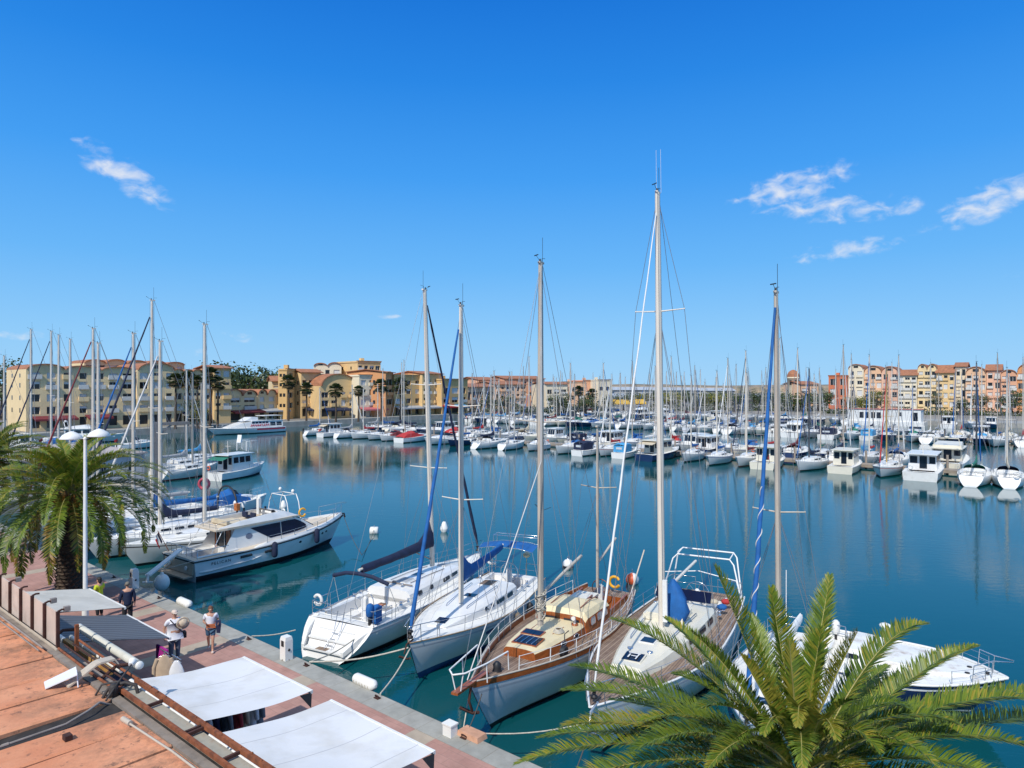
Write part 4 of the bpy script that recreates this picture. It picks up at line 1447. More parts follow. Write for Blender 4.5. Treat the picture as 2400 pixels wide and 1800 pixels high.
def wheel(parent, x, y, z, r=.42, mat=None):
    m = MB()
    m.tube([(x, y + r * math.cos(a), z + r * math.sin(a)) for a in [2 * math.pi * k / 18 for k in range(18)]], .018, 6, closed=True)
    for k in range(3):
        a = k * math.pi / 3 + .3
        m.tube([(x, y - r * math.cos(a), z - r * math.sin(a)), (x, y + r * math.cos(a), z + r * math.sin(a))], .010, 5)
    w = m.build('steering_wheel', mat or STEEL, parent)
    p = MB(); p.loft([[(x + .04 + sx * .09, y + sy * .12, zz) for sx, sy in ((-1, -1), (1, -1), (1, 1), (-1, 1))] for zz in (z - .85, z + .12)]); p.ball((x + .06, y, z + .14), (.10, .10, .08), 8, 5)
    p.build('helm_pedestal', PLASTIC, parent)
    return w


def sprayhood(parent, H, tab, x0, x1, w, h, mat, zb):
    m = MB(); rings = []
    for x, hh, ww in ((x0, h, w), (lerp(x0, x1, .45), h * .96, w * .97), (x1, .05, w * .86)):
        rings.append([(x, ww * math.cos(a), zb + hh * math.sin(a) ** .6) for a in [math.pi * k / 10 for k in range(11)]])
    m.loft(rings, closed=False, cap0=False, cap1=False, smooth=True)
    return m.build('sprayhood', mat, parent)


def outboard(parent, x, y, z, cover, rot=0.0):
    m = MB(); R = Matrix.Rotation(rot, 3, 'Z')
    rings = []
    for zz, sx, sy in ((0, .13, .11), (.06, .17, .14), (.30, .19, .15), (.44, .15, .12), (.50, .07, .06)):
        rings.append([R @ V((sx * math.cos(a), sy * math.sin(a), zz)) + V((x, y, z)) for a in [2 * math.pi * k / 10 for k in range(10)]])
    m.loft(rings, smooth=True)
    e = m.build('outboard_engine', cover, parent)
    s_ = MB(); s_.loft([[V((x + a * .06, y + b * .045, zz)) for a, b in ((-1, -1), (1, -1), (1, 1), (-1, 1))] for zz in (z - .62, z + .02)])
    s_.ball((x, y, z - .66), (.13, .05, .07), 8, 5)
    for k in range(3):
        s_.box((x - .14, y + .07 * math.cos(k * 2.09), z - .66 + .07 * math.sin(k * 2.09)), (.02, .06, .10))
    s_.build('engine_leg', BLACK, e)
    return e


def horseshoe(parent, x, y, z, mat, name='lifebuoy', axis='X', r=.24):
    m = MB()
    pts = []
    for k in range(13):
        a = math.radians(-60 + 300 * k / 12) + math.pi / 2 + math.radians(0)
        pts.append((x, y + r * math.cos(a), z + r * math.sin(a)) if axis == 'X' else (x + r * math.cos(a), y, z + r * math.sin(a)))
    m.tube(pts, .065, 8)
    return m.build(name, mat, parent)


def place(name, label, cat, stern, bow, group=None):
    s, b = V((stern[0], stern[1], 0)), V((bow[0], bow[1], 0))
    d = b - s
    return thing(name, label, cat, s, math.atan2(d.y, d.x), group), d.length


def side_fender(root, H, x, sg, label, mat, r=.13, h=.6, z=.55):
    """cylinder fender hanging at the topside of a moored boat: a thing of its own."""
    hb = H.sheer(x)[0]
    bpy.context.view_layer.update()
    Mw = Matrix.Translation(root.location) @ Matrix.Rotation(root.rotation_euler.z, 4, 'Z')
    p = Mw @ V((x, sg * (hb + r * .8), z))
    t = thing('hanging_fender', label, 'fender', p, root.rotation_euler.z)
    m = MB(); m.lathe([(.03, -h / 2 - .04), (r * .7, -h / 2), (r, -h / 2 + .1), (r, h / 2 - .1), (r * .7, h / 2), (.03, h / 2 + .05)], (0, 0, 0), 12); m.build('body', mat, t)
    m = MB(); m.tube([(0, 0, h / 2 + .04), (0, -sg * r * .6, H.sheer(x)[1] - z + .1)], .012, 4); m.build('lanyard', ROPE, t)


# ---------------------------------------------------------------- white sloop, stern to the quay
def boat_white_sloop():
    t, L = place('sailing_yacht', 'white sloop stern to the quay with navy boom cover and blue covered outboard', 'sailing yacht', (-7.5, 25.9), (-1.75, 37.2))
    H = Hull(L, 3.85, 1.16, 1.42, .86, 1.0, .10, 1.25, .36, tuck=.42, boot=.16)
    H.build(t, [BOOTBLACK, BOOTBLACK, WHITE, GREYHULL], 20)
    c = (1.7, 4.4, 1.12)
    H.deck(t, DECKWHITE, c)
    _, zf = H.cockpit(t, c, .62, [WHITE, DECKWHITE])
    H.rail(t, STEEL, .022)
    tab = [(4.4, 1.22, .50), (5.2, 1.22, .52), (7.4, 1.12, .46), (9.2, .86, .32), (10.6, .45, .06)]
    cabin(t, H, tab, WHITE)
    cab_windows(t, H, tab, [(5.0, 5.35), (6.0, 6.3), (7.2, 7.9), (8.1, 8.8)], .25, .66)
    # sugar scoop: steps moulded into the raked transom
    m = MB()
    for k, (x, z, w) in enumerate(((.16, .36, .98), (.55, .64, 1.08), (.95, .90, 1.0))):
        m.box((x + .34, 0, z), (.62, w * 2, .06)); m.box((x + .62, 0, z + .12), (.05, w * 2, .24))
    for sg in (-1, 1):
        m.loft([[(.20, sg * 1.06, .30), (.20, sg * .92, .30), (.20, sg * .92, .48), (.20, sg * 1.06, .48)], [(.7, sg * 1.36, .62), (.7, sg * 1.14, .62), (.7, sg * 1.14, .92), (.7, sg * 1.36, .86)], [(1.5, sg * 1.68, .9), (1.5, sg * 1.35, .9), (1.5, sg * 1.35, 1.24), (1.5, sg * 1.68, 1.22)]])
    m.build('swim_platform', WHITE, t)
    m = MB(); m.box((.42, .1, .385), (.42, .55, .012)); m.build('teak_mat', TEAK, t)
    m = MB()
    for y in (-.32, .02):
        m.tube([(.35, y, .4), (.95, y, 1.0), (1.15, y, 1.65)], .015, 5)
    for k in range(3):
        f = .2 + k * .3; m.tube([(lerp(.35, .95, f), -.32, lerp(.4, 1.0, f)), (lerp(.35, .95, f), .02, lerp(.4, 1.0, f))], .015, 5)
    m.build('boarding_ladder', STEEL, t)
    H.pushpit(t, .62, 2.4); H.guard(t, 2.6, 11.3, 7); H.pulpit(t)
    wheel(t, 2.75, 0, zf + 1.0, .5)
    m = MB(); m.box((3.6, 0, zf + .55), (.9, .28, .06)); m.box((3.6, 0, zf + .28), (.2, .1, .55)); m.build('cockpit_table', VARNISH, t)
    m = MB()
    for sg in (-1, 1):
        winch(m, 3.6, sg * 1.28, 1.36, .085); winch(m, 4.1, sg * 1.30, 1.36, .07)
    winch(m, 4.75, .5, cab_top(tab, H, 4.75)); winch(m, 4.75, -.5, cab_top(tab, H, 4.75))
    m.build('winches', STEEL, t)
    hatch(t, 5.6, 0, cab_top(tab, H, 5.6), .8, .7, CANVASGREY, PLASTIC, 'companionway_hatch')
    hatch(t, 6.7, 0, cab_top(tab, H, 6.7), .5, .5); hatch(t, 8.9, 0, cab_top(tab, H, 8.9), .52, .52, CANVASGREY, PLASTIC, pitch=.1)
    for y in (.55, -.55):
        m = MB(); m.tube([(5.3, y, cab_top(tab, H, 5.3) + .03), (6.6, y * .98, cab_top(tab, H, 6.6) + .05), (8.2, y * .9, cab_top(tab, H, 8.2) + .03)], .018, 5); m.build('grab_rail', GREYPIPE, t)
    m = MB(); m.bar((4.95, -.9, cab_top(tab, H, 4.95) + .05), (4.95, .9, cab_top(tab, H, 4.95) + .05), .05, .05); m.box((4.95, .1, cab_top(tab, H, 4.95) + .1), (.12, .14, .07)); m.build('traveller', GREYPIPE, t)
    mo, tips, top = mast(t, 7.9, 1.85, 15.3, .125, rake=.65, spreaders=((.36, 1.05), (.66, .85)))
    rigging(t, H, 7.9, top, tips)
    furled(t, (12.35, 0, 1.95), (7.45, 0, 14.6), .085, CANVASNAVY)
    boom(t, 7.9, 2.98, 5.5, CANVASNAVY, 1.0, bulk=.19)
    m = MB(); m.tube([(7.75, 0, 2.2), (6.4, 0, 2.85)], .03, 6); m.build('boom_vang', GREYPIPE, t)
    # folded bimini over the wheel
    m = MB(); m.tube([(2.5, -1.45, 2.55), (2.42, -.7, 2.78), (2.4, 0, 2.83), (2.42, .7, 2.78), (2.5, 1.45, 2.55)], .085, 8); b_ = m.build('folded_bimini', CANVASNAVY, t)
    m = MB()
    for sg in (-1, 1):
        m.tube([(2.5, sg * 1.45, 2.55), (3.0, sg * 1.62, 1.3)], .014, 5); m.tube([(2.5, sg * 1.45, 2.55), (2.1, sg * 1.6, 1.3)], .014, 5)
    m.build('bimini_frame', STEEL, b_)
    outboard(t, 1.45, -1.35, 1.55, CANVASBLUE)
    m = MB(); m.box((1.75, -1.42, 1.55), (.40, .28, .62)); m.ball((1.75, -1.42, 1.86), (.2, .14, .08), 8, 5); m.build('liferaft_cover', CANVASBLUE, t)
    horseshoe(t, 1.6, 1.5, 1.75, OFFWHITE, r=.2)
    side_fender(t, H, 6.0, -1, 'pale cylinder fender between the white sloop and the blue keeled sloop', PLASTIC, .14, .7, .7)
    return t, H


boat_white_sloop()


# ---------------------------------------------------------------- sloop with blue bottom, bow to the quay
def boat_blue_bottom():
    t, L = place('sailing_yacht', 'white sloop bow to the quay with blue bottom, blue furled jib and blue bimini', 'sailing yacht', (.45, 34.3), (-3.66, 23.75))
    H = Hull(L, 3.7, 1.15, 1.55, .82, .75, .1, .55, .40, boot=.2)
    H.build(t, [BOOTBLUE, BOOTBLUE, WHITE, GREYHULL], 20)
    c = (1.0, 3.6, 1.05)
    H.deck(t, DECKWHITE, c)
    _, zf = H.cockpit(t, c, .6, [WHITE, TEAK])
    H.rail(t, M('teak_toerail', (.34, .24, .15), .7, .2, 4), .026)
    tab = [(3.6, 1.2, .52), (4.6, 1.2, .52), (6.4, 1.06, .44), (8.0, .78, .26), (9.2, .42, .05)]
    cabin(t, H, tab, WHITE)
    cab_windows(t, H, tab, [(4.1, 4.8), (5.0, 5.8), (6.0, 6.8)], .25, .64, GLASS, 'window', STEEL)
    hatch(t, 4.2, 0, cab_top(tab, H, 4.2), .8, .7, TEAK, PLASTIC, 'companionway_hatch')
    hatch(t, 6.1, 0, cab_top(tab, H, 6.1), .5, .62); hatch(t, 8.75, 0, H.sheer(8.75)[1] + .17, .55, .55, pitch=.12)
    for y in (.62, -.62):
        m = MB(); m.tube([(4.6, y, cab_top(tab, H, 4.6) + .02), (4.7, y, cab_top(tab, H, 4.6) + .08), (7.4, y * .75, cab_top(tab, H, 7.4) + .08), (7.5, y * .74, cab_top(tab, H, 7.5) + .02)], .02, 5); m.build('grab_rail', STEEL, t)
    H.pushpit(t, .65, 1.5); H.guard(t, 1.7, 10.2, 7); H.pulpit(t, .62, 1.2)
    wheel(t, 1.6, 0, zf + 1.0, .45)
    m = MB()
    for sg in (-1, 1):
        winch(m, 2.4, sg * 1.2, 1.35, .08); winch(m, 3.1, sg * 1.22, 1.35, .07)
    m.build('winches', STEEL, t)
    mo, tips, top = mast(t, 7.05, 1.75, 14.0, .12, spreaders=((.345, .92), (.66, .8)))
    rigging(t, H, 7.05, top, tips)
    furled(t, (L - .12, 0, 2.05), (7.3, 0, 13.0), .088, CANVASBLUE, True, spiral=None)
    boom(t, 7.05, 2.75, 4.6, CANVASBLUE, .75, bulk=.17, drop=.35)
    # bimini, half raised over the wheel
    m = MB(); rings = []
    for x, z in ((2.2, 2.95), (1.5, 3.05), (.75, 2.9)):
        rings.append([(x, y, z - .16 * (y / 1.4) ** 2) for y in [-1.4 + .28 * k for k in range(11)]])
    m.loft(rings, closed=False, cap0=False, cap1=False, smooth=True)
    b_ = m.build('bimini', CANVASBLUE, t)
    m = MB()
    for x in (2.2, .75):
        m.tube([(1.5, -1.45, 1.3), (x, -1.4, 2.78), (x, -.7, 2.9), (x, .7, 2.9), (x, 1.4, 2.78), (1.5, 1.45, 1.3)], .014, 5)
    m.build('bimini_frame', STEEL, b_)
    # stern arch with a wind generator
    m = MB()
    for x in (.25, .75):
        m.tube([(x, -1.3, 1.2), (x - .15, -1.25, 3.1), (x - .15, 1.25, 3.1), (x, 1.3, 1.2)], .022, 6)
    for y in (-1.25, 0, 1.25):
        m.tube([(.1, y, 3.1), (.6, y, 3.1)], .02, 5)
    m.tube([(.1, 1.1, 3.1), (.1, 1.1, 4.3)], .03, 6)
    ar = m.build('stern_arch', STEEL, t)
    m = MB(); m.tube([(-.15, 1.1, 4.35), (.35, 1.1, 4.35)], [.09, .05], 8)
    for k in range(3):
        a = k * 2.094 + .4
        m.bar((-.17, 1.1, 4.35), (-.17, 1.1 + .5 * math.cos(a), 4.35 + .5 * math.sin(a)), .05, .02)
    m.add([(.3, 1.1, 4.35), (.55, 1.1, 4.35), (.55, 1.1, 4.55)], [(0, 1, 2)])
    m.build('wind_generator', BLACK, ar)
    m = MB(); m.ball((.5, .5, 2.2), (.2, .2, .14), 10, 6); m.tube([(.5, .5, 1.2), (.5, .5, 2.1)], .02, 5); m.build('life_light', M('pale_yellow', (.6, .53, .33), .5, .1, 3), t)
    # anchor on the bow roller
    m = MB(); m.tube([(L - .3, 0, 1.6), (L + .15, 0, 1.58), (L + .32, 0, 1.3)], .03, 6); m.tube([(L + .3, -.22, 1.18), (L + .1, 0, 1.05), (L + .3, .22, 1.18)], .04, 5); m.build('anchor', RUSTDARK, t)
    m = MB(); m.box((7.9, 1.665, 1.05), (.55, .01, .12), rz=-.18); m.build('logo_stripe', NAVYHULL, t)
    horseshoe(t, .5, -1.4, 1.8, WHITE)
    side_fender(t, H, 4.0, 1, 'dark cylinder fender between the blue keeled sloop and the wooden ketch', BLACK, .14, .7, .65)
    side_fender(t, H, 5.6, 1, 'grey rope wound fender beside the bow of the wooden ketch', M('rope_fender', (.16, .13, .10), .9, .3, 9), .15, .6, .75)
    return t


boat_blue_bottom()


# ---------------------------------------------------------------- wooden ketch
KETCHROOF = M('cream_roof', (.74, .62, .38), .5, .06, 2, dirt=(.5, .38, .2), dscale=1.3, damt=.3)


def boat_wooden_ketch():
    t, L = place('sailing_yacht', 'classic ketch with varnished mahogany cabin, cream roof and teak deck', 'sailing yacht', (4.55, 30.8), (-1.22, 19.85))
    H = Hull(L, 3.75, 1.30, 1.75, .62, 1.25, .7, .0, .40, .16, 1.05)
    H.build(t, [BOOTBLACK, BOOTBLACK, M('ketch_hull', (.66, .67, .68), .25, .06, 1.2, dirt=(.42, .42, .40), dscale=.9, damt=.35), GREYHULL], 22)
    c = (.9, 3.3, 1.0)
    H.deck(t, TEAK, c)
    H.cockpit(t, c, .7, [VARNISH, TEAK], .35, .2)
    # bulwark: varnished inside, white cap
    m = MB()
    for sg in (-1, 1):
        pr = []
        for i in range(25):
            x = lerp(.02, L - .06, i / 24); hb, z = H.sheer(x)
            pr.append([(x, sg * (hb + .01), z - .02), (x, sg * (hb + .02), z + .16), (x, sg * (hb - .05), z + .16), (x, sg * (hb - .05), z - .02)])
        m.loft(pr)
    m.build('bulwark', VARNISH, t)
    H.rail(t, M('cap_rail', (.52, .46, .38), .6, .15, 5), .032, .02, L - .02, .17)
    lo = [(5.2, 1.05, .40), (7.0, 1.02, .42), (8.6, .80, .36), (9.25, .62, .30)]
    hi = [(3.3, 1.16, .62), (4.2, 1.16, .80), (5.6, 1.12, .80), (5.75, 1.08, .62)]
    cabin(t, H, lo, [VARNISH, KETCHROOF], 'fore_cabin', .06, None, 1)
    dh = cabin(t, H, hi, [VARNISH, KETCHROOF], 'deckhouse', .06, None, 1)
    cab_windows(t, H, hi, [(3.6, 4.05), (4.2, 4.75), (4.9, 5.4)], .28, .66, M('curtain_glass', (.55, .54, .50), .1, .1, 8), 'window', VARNISH)
    cab_windows(t, H, lo, [(6.4, 6.75), (7.4, 7.75)], .3, .62, GLASS, 'porthole', STEEL)
    m = MB(); z = H.sheer(5.75)[1] + .06
    for y in (-.5, .45):
        m.box((5.78, y, z + .42), (.02, .62, .16))
    m.build('front_window', GLASS, dh)
    # cream roofs: planked battens, hatches, mushroom vents
    zr = cab_top(hi, H, 4.5)
    m = MB()
    for y in (.62, -.62):
        m.tube([(3.6, y, zr - .02), (4.4, y, zr + .05), (5.3, y, zr + .0)], .022, 5)
    m.build('grab_rail', VARNISH, t)
    hatch(t, 3.75, 0, cab_top(hi, H, 3.75) + .02, .8, .8, CREAM, VARNISH, 'companionway_hatch')
    m = MB(); m.box((3.1, 0, 1.95), (.55, .9, .10)); m.box((3.1, 0, 1.75), (.5, .85, .3), 1); m.build('cockpit_locker', [CREAM, VARNISH], t)
    hatch(t, 8.55, .0, cab_top(lo, H, 8.55) + .01, .72, .95, GLASS, VARNISH, 'skylight', .05)
    m = MB()
    for y in (-.3, -.1, .1, .3):
        m.bar((8.25, y, cab_top(lo, H, 8.4) + .07), (8.9, y, cab_top(lo, H, 8.9) + .08), .02, .02)
    m.build('skylight_bars', STEEL, t)
    hatch(t, 7.75, -.2, cab_top(lo, H, 7.75) + .01, .45, .8, GLASS, VARNISH, 'skylight', .05)
    for x, y in ((6.05, -.72), (6.1, .72)):
        zc = cab_top(lo, H, 6.1) - .03
        m = MB(); m.lathe([(.13, 0), (.13, .07), (.0, .07)], (x, y, zc), 10); v_ = m.build('vent_box', VARNISH, t)
        m = MB(); m.tube([(x, y, zc + .05), (x, y, zc + .24), (x + .06, y, zc + .3), (x + .15, y, zc + .3)], [.05, .05, .06, .085], 8); m.build('vent_cowl', PLASTIC, v_)
    m = MB()
    for y in (.5, -.5):
        m.bar((6.6, y, cab_top(lo, H, 6.6) - .01), (7.5, y * .9, cab_top(lo, H, 7.5) - .01), .03, .035)
    m.build('roof_rail', VARNISH, t)
    # winch windlass on the side deck, coils of rope
    m = MB(); m.tube([(8.3, 1.15, H.sheer(8.3)[1] + .22 + .0), (8.3, 1.32, H.sheer(8.3)[1] + .22)], .19, 14); m.tube([(8.25, 1.24, 1.6), (8.25, 1.24, 2.2), (7.9, 1.24, 2.2)], .02, 5); m.build('reel', BLACK, t)
    g = MB()
    for k in range(4):
        g.tube([(7.2 + .22 * math.cos(a) * (1 - .12 * k), .55 + .18 * math.sin(a) * (1 - .12 * k), cab_top(lo, H, 7.2) + .02 + .03 * k) for a in [j * .5236 for j in range(12)]], .025, 5, closed=True)
    tag(g.build('rope_coil', ROPE, None, t.location, t.rotation_euler.z), 'coil of pale rope on the cream roof of the wooden ketch', 'rope')
    H.guard(t, 1.2, 10.6, 7, .62, PAINTWHITE, 2, .05, .018)
    # bowsprit platform rail
    zb = H.sheer(L)[1]
    m = MB(); m.bar((L - .9, 0, zb + .12), (L + .9, 0, zb + .18), .22, .07); m.build('bowsprit', VARNISH, t)
    m = MB()
    m.tube([(L - 1.3, -H.sheer(L - 1.3)[0], zb + .72), (L - .2, -.42, zb + .72), (L + .75, -.26, zb + .76), (L + 1.0, 0, zb + .76), (L + .75, .26, zb + .76), (L - .2, .42, zb + .72), (L - 1.3, H.sheer(L - 1.3)[0], zb + .72)], .026, 6)
    for x, y in ((L - 1.3, 1), (L - .2, .42), (L + .75, .2)):
        yy = H.sheer(L - 1.3)[0] if y == 1 else y
        for sg in (-1, 1):
            m.tube([(x, sg * yy, zb + .72), (x - .05, sg * (yy if y != .2 else .08), zb + .14)], .02, 5)
    m.build('pulpit', PAINTWHITE, t)
    m = MB(); m.tube([(L + .2, .12, zb + .1), (L + .3, .12, zb - .25), (L + .12, .12, zb - .6)], .04, 6); m.tube([(L + .3, -.2, zb - .5), (L + .1, .12, zb - .68), (L + .3, .44, zb - .5)], .05, 5); m.build('anchor', RUSTDARK, t)
    m = MB(); m.lathe([(.16, 0), (.12, .1), (.14, .22), (.06, .3)], (L - 1.6, 0, H.sheer(L - 1.6)[1] + .05), 10); m.build('windlass', BLACK, t)
    mo, tips, top = mast(t, 7.55 - .0, 2.1, 15.1, .125, ALUOLD, ((.56, .95),))
    rigging(t, H, 7.55, top, tips, .009, L + .6, 14.8)
    m = MB(); m.tube([(7.55 + .13, .08, 15.0), (7.85, .16, 8), (L + .2, .0, zb + .3)], .02, 5); m.build('furled_stay', WIREPALE, t)
    g = MB()
    for k in range(14):
        z = 2.25 + 1.1 * rnd.random(); rr = .14 + .07 * rnd.random()
        g.tube([(7.55 + rr * math.cos(a), rr * math.sin(a), z + rnd.uniform(.05, .28) * math.sin(a + k)) for a in [j * .7854 for j in range(8)]], .022, 4, closed=True)
    g.build('halyard_coils', ROPE, t)
    boom(t, 7.55, 3.2, 3.9, None, mat=ALUOLD, drop=.5, sweep=.0)
    m2, tips2, top2 = mast(t, 1.75, 1.9, 8.9, .075, ALUOLD, ((.62, .8),), inst=False)
    rigging(t, H, 1.75, top2, tips2, .008, None, None, False, name='mizzen_rigging')
    boom(t, 1.75, 3.0, 2.4, None, mat=ALUOLD, drop=.55)
    horseshoe(t, .5, .35, 1.85, YELLOW)
    m = MB(); m.tube([(.3, 1.05, 1.4), (-.9, 1.3, 3.1)], .035, 6); m.build('boat_hook_spar', ALUOLD, t)
    wheel(t, 1.35, 0, 1.75, .4, VARNISH)
    return t


boat_wooden_ketch()


# ---------------------------------------------------------------- teak decked ketch with tall mast and white arch
def boat_teak_yacht():
    t, L = place('sailing_yacht', 'large teak decked yacht with the tallest mast and white stern arch', 'sailing yacht', (9.0, 30.7), (2.2, 18.7))
    t.rotation_euler.x = .011
    H = Hull(L, 4.1, 1.28, 1.70, .80, 1.0, .2, .2, .42, .1)
    H.build(t, [BOOTBLACK, BOOTBLACK, OFFWHITE, GREYHULL], 22)
    c = (1.3, 3.9, 1.05)
    H.deck(t, TEAK, c)
    _, zf = H.cockpit(t, c, .6, [WHITE, TEAK], .3, .18)
    H.rail(t, WHITE, .04, dz=.03)
    tab = [(3.9, 1.3, .55), (5.6, 1.28, .58), (7.6, 1.15, .48), (9.6, .86, .34), (10.9, .55, .26), (11.1, .5, .02)]
    cabin(t, H, tab, CREAM)
    cab_windows(t, H, tab, [(4.5, 5.3), (5.6, 6.4), (6.8, 7.5)], .28, .66)
    m = MB()
    # marked dark hatch: two white glyph-like strokes as on the photo
    hz = cab_top(tab, H, 10.2) + .03
    hatch(t, 10.2, 0, hz - .02, .66, .70, GLASS, CREAM, 'fore_hatch', .07)
    m.bar((10.42, .15, hz + .045), (10.02, .15, hz + .055), .04, .01); m.bar((10.22, .15, hz + .052), (10.22, -.06, hz + .052), .04, .01); m.bar((10.02, .20, hz + .06), (10.02, -.2, hz + .06), .04, .01); m.bar((10.38, -.12, hz + .048), (10.12, -.12, hz + .055), .05, .01)
    m.build('hatch_marking', PAINTWHITE, t)
    hatch(t, 8.6, 0, cab_top(tab, H, 8.6), .55, .55); hatch(t, 4.5, 0, cab_top(tab, H, 4.5), .9, .8, CREAM, PLASTIC, 'companionway_hatch')
    m = MB(); m.box((6.0, -.1, cab_top(tab, H, 6.0) + .1), (1.3, 1.5, .22)); m.box((6.0, -.1, cab_top(tab, H, 6.0) + .22), (1.15, 1.3, .05)); m.build('roof_locker', CREAM, t)
    for y in (.85, -.85):
        m = MB(); m.tube([(5.4, y, cab_top(tab, H, 5.4) + .02), (5.5, y, cab_top(tab, H, 5.4) + .09), (8.6, y * .75, cab_top(tab, H, 8.6) + .09), (8.7, y * .74, cab_top(tab, H, 8.7))], .022, 5); m.build('grab_rail', STEEL, t)
    for x, y in ((9.55, .35), (9.5, -.35)):
        m = MB(); m.lathe([(.10, 0), (.10, .06), (.0, .09)], (x, y, cab_top(tab, H, 9.5) - .02), 10); m.build('deck_vent', STEEL, t)
    H.pushpit(t, .66, 2.0); H.guard(t, 2.2, 12.3, 8); H.pulpit(t, .66, 1.4)
    wheel(t, 1.9, 0, zf + 1.0, .5)
    m = MB()
    for sg in (-1, 1):
        winch(m, 3.0, sg * 1.3, 1.5, .10); winch(m, 3.7, sg * 1.32, 1.5, .08)
    m.build('winches', STEEL, t)
    m = MB(); m.box((4.15, 0, 2.25), (.08, 2.2, .42), M=Matrix.Rotation(-.5, 3, 'Y')); m.build('windscreen', NAVYGLASS, t)
    m = MB(); m.box((2.6, -1.2, 1.62), (.8, .35, .14)); m.box((3.2, .9, 1.62), (.5, .4, .12)); m.build('cockpit_cushions', CANVASGREY, t)
    for i, (x, y, mt_) in enumerate(((3.0, 1.25, CANVASBLUE), (2.5, .8, CANVASBEIGE), (2.2, 1.25, CANVASRED))):
        m = MB(); m.ball((0, 0, .1), (.22, .16, .12), 9, 5)
        p = Matrix.Rotation(t.rotation_euler.z, 4, 'Z') @ V((x, y, 1.52))
        tag(m.build('deck_bag', mt_, None, V(t.location) + V(p)), ['blue bag in the cockpit of the teak decked yacht', 'beige bag in the cockpit of the teak decked yacht', 'red bag in the cockpit of the teak decked yacht'][i], 'bag')
    # white tubular arch over the stern
    m = MB()
    m.tube([(.35, -1.55, 1.3), (.15, -1.32, 3.0), (-.05, -1.15, 3.15), (-.05, 1.15, 3.15), (.15, 1.32, 3.0), (.35, 1.55, 1.3)], .035, 8)
    m.tube([(1.3, -1.75, 1.3), (.95, -1.34, 2.85), (.85, -1.15, 3.05), (.85, 1.15, 3.05), (.95, 1.34, 2.85), (1.3, 1.75, 1.3)], .035, 8)
    for y in (-1.15, 1.15):
        m.tube([(-.05, y, 3.15), (.85, y, 3.05)], .03, 6)
    m.tube([(1.9, -1.9, 1.4), (1.75, -1.6, 2.4), (1.7, 0, 2.62), (1.75, 1.6, 2.4), (1.9, 1.9, 1.4)], .025, 6)
    m.build('stern_arch', PAINTWHITE, t)
    mo, tips, top = mast(t, 7.05, 1.9, 17.8, .145, ALU, ((.725, .92),))
    m = MB()
    for y in (.12, -.05):
        m.tube([(top.x - .05, y, 17.8), (top.x - .05, y, 19.4)], .006, 4)
    m.build('aerial', PAINTWHITE, mo)
    rigging(t, H, 7.05, top, tips, .010)
    furled(t, (L - .3, 0, 2.2), (7.25, 0, 17.0), .042, M('sail_roll_white', (.72, .71, .68), .7, .06, 3), True)
    boom(t, 7.05, 3.05, 4.9, None, drop=.1)
    m = MB(); rings = []
    for z, w, d in ((1.95, .16, .18), (2.2, .27, .26), (2.55, .34, .32), (2.95, .30, .28), (3.35, .17, .18), (3.6, .05, .06)):
        rings.append([(6.55 + d * math.cos(a) * (1 + .2 * math.sin(3 * a + z * 4)) - .12 * (z - 2), .30 + .08 * math.sin(z * 3) + 1.35 * w * math.sin(a) * (1 + .22 * math.cos(4 * a + z * 3)), z - .15) for a in [2 * math.pi * k / 14 for k in range(14)]])
    m.loft(rings, smooth=True); m.build('sail_cover', CANVASBLUE, t)
    m = MB(); m.box((7.3, .2, 2.9), (.12, .16, 1.5)); m.build('mast_box', PLASTIC, t)
    m = MB(); m.tube([(L - .3, .1, 1.75), (L + .2, .1, 1.7), (L + .35, .1, 1.3)], .04, 6); m.tube([(L + .35, -.2, 1.25), (L + .1, .1, 1.05), (L + .35, .4, 1.25)], .05, 5); m.build('anchor', STEEL, t)
    side_fender(t, H, 8.2, -1, 'brown grey fender hanging at the teak yacht beside the wooden ketch', M('old_fender', (.13, .11, .09), .8, .3, 6), .16, .75, .8)
    return t


boat_teak_yacht()


# ---------------------------------------------------------------- sloop behind the near palm
def boat_behind_palm():
    t, L = place('sailing_yacht', 'white sloop mostly hidden by the near palm, blue furled jib bound with white line', 'sailing yacht', (11.75, 26.2), (6.4, 18.3))
    t.rotation_euler.x = .008
    H = Hull(L, 3.5, 1.05, 1.4, .75, .8, .1, .4, .42)
    H.build(t, [BOOTBLUE, BOOTBLUE, WHITE, STRIPEBLUE], 16)
    c = (.8, 2.8, .85)
    H.deck(t, DECKWHITE, c); H.cockpit(t, c, .5, [WHITE, TEAK]); H.rail(t, STEEL)
    tab = [(2.8, 1.0, .5), (4.6, .95, .46), (6.4, .6, .26), (7.2, .35, .04)]
    cabin(t, H, tab, WHITE); cab_windows(t, H, tab, [(3.2, 3.9), (4.2, 5.0)])
    H.pushpit(t, .62, 1.2); H.guard(t, 1.4, 8.2, 5); H.pulpit(t)
    mo, tips, top = mast(t, 5.6, 1.5, 13.7, .105, ALUOLD, ((.42, .8),))
    rigging(t, H, 5.6, top, tips, .009)
    furled(t, (L - .1, 0, 1.7), (5.75, 0, 13.2), .085, CANVASBLUE, True, 'furled_jib', WIREPALE)
    boom(t, 5.6, 2.3, 3.5, CANVASWHITE, .5)
    m = MB(); m.tube([(.3, -.9, 1.1), (.2, -.9, 3.4)], .018, 5); m.build('flag_staff', PAINTWHITE, t)
    hatch(t, 7.6, 0, H.sheer(7.6)[1] + .07, .5, .5)
    outboard(t, .35, .9, 1.3, PLASTIC)


boat_behind_palm()


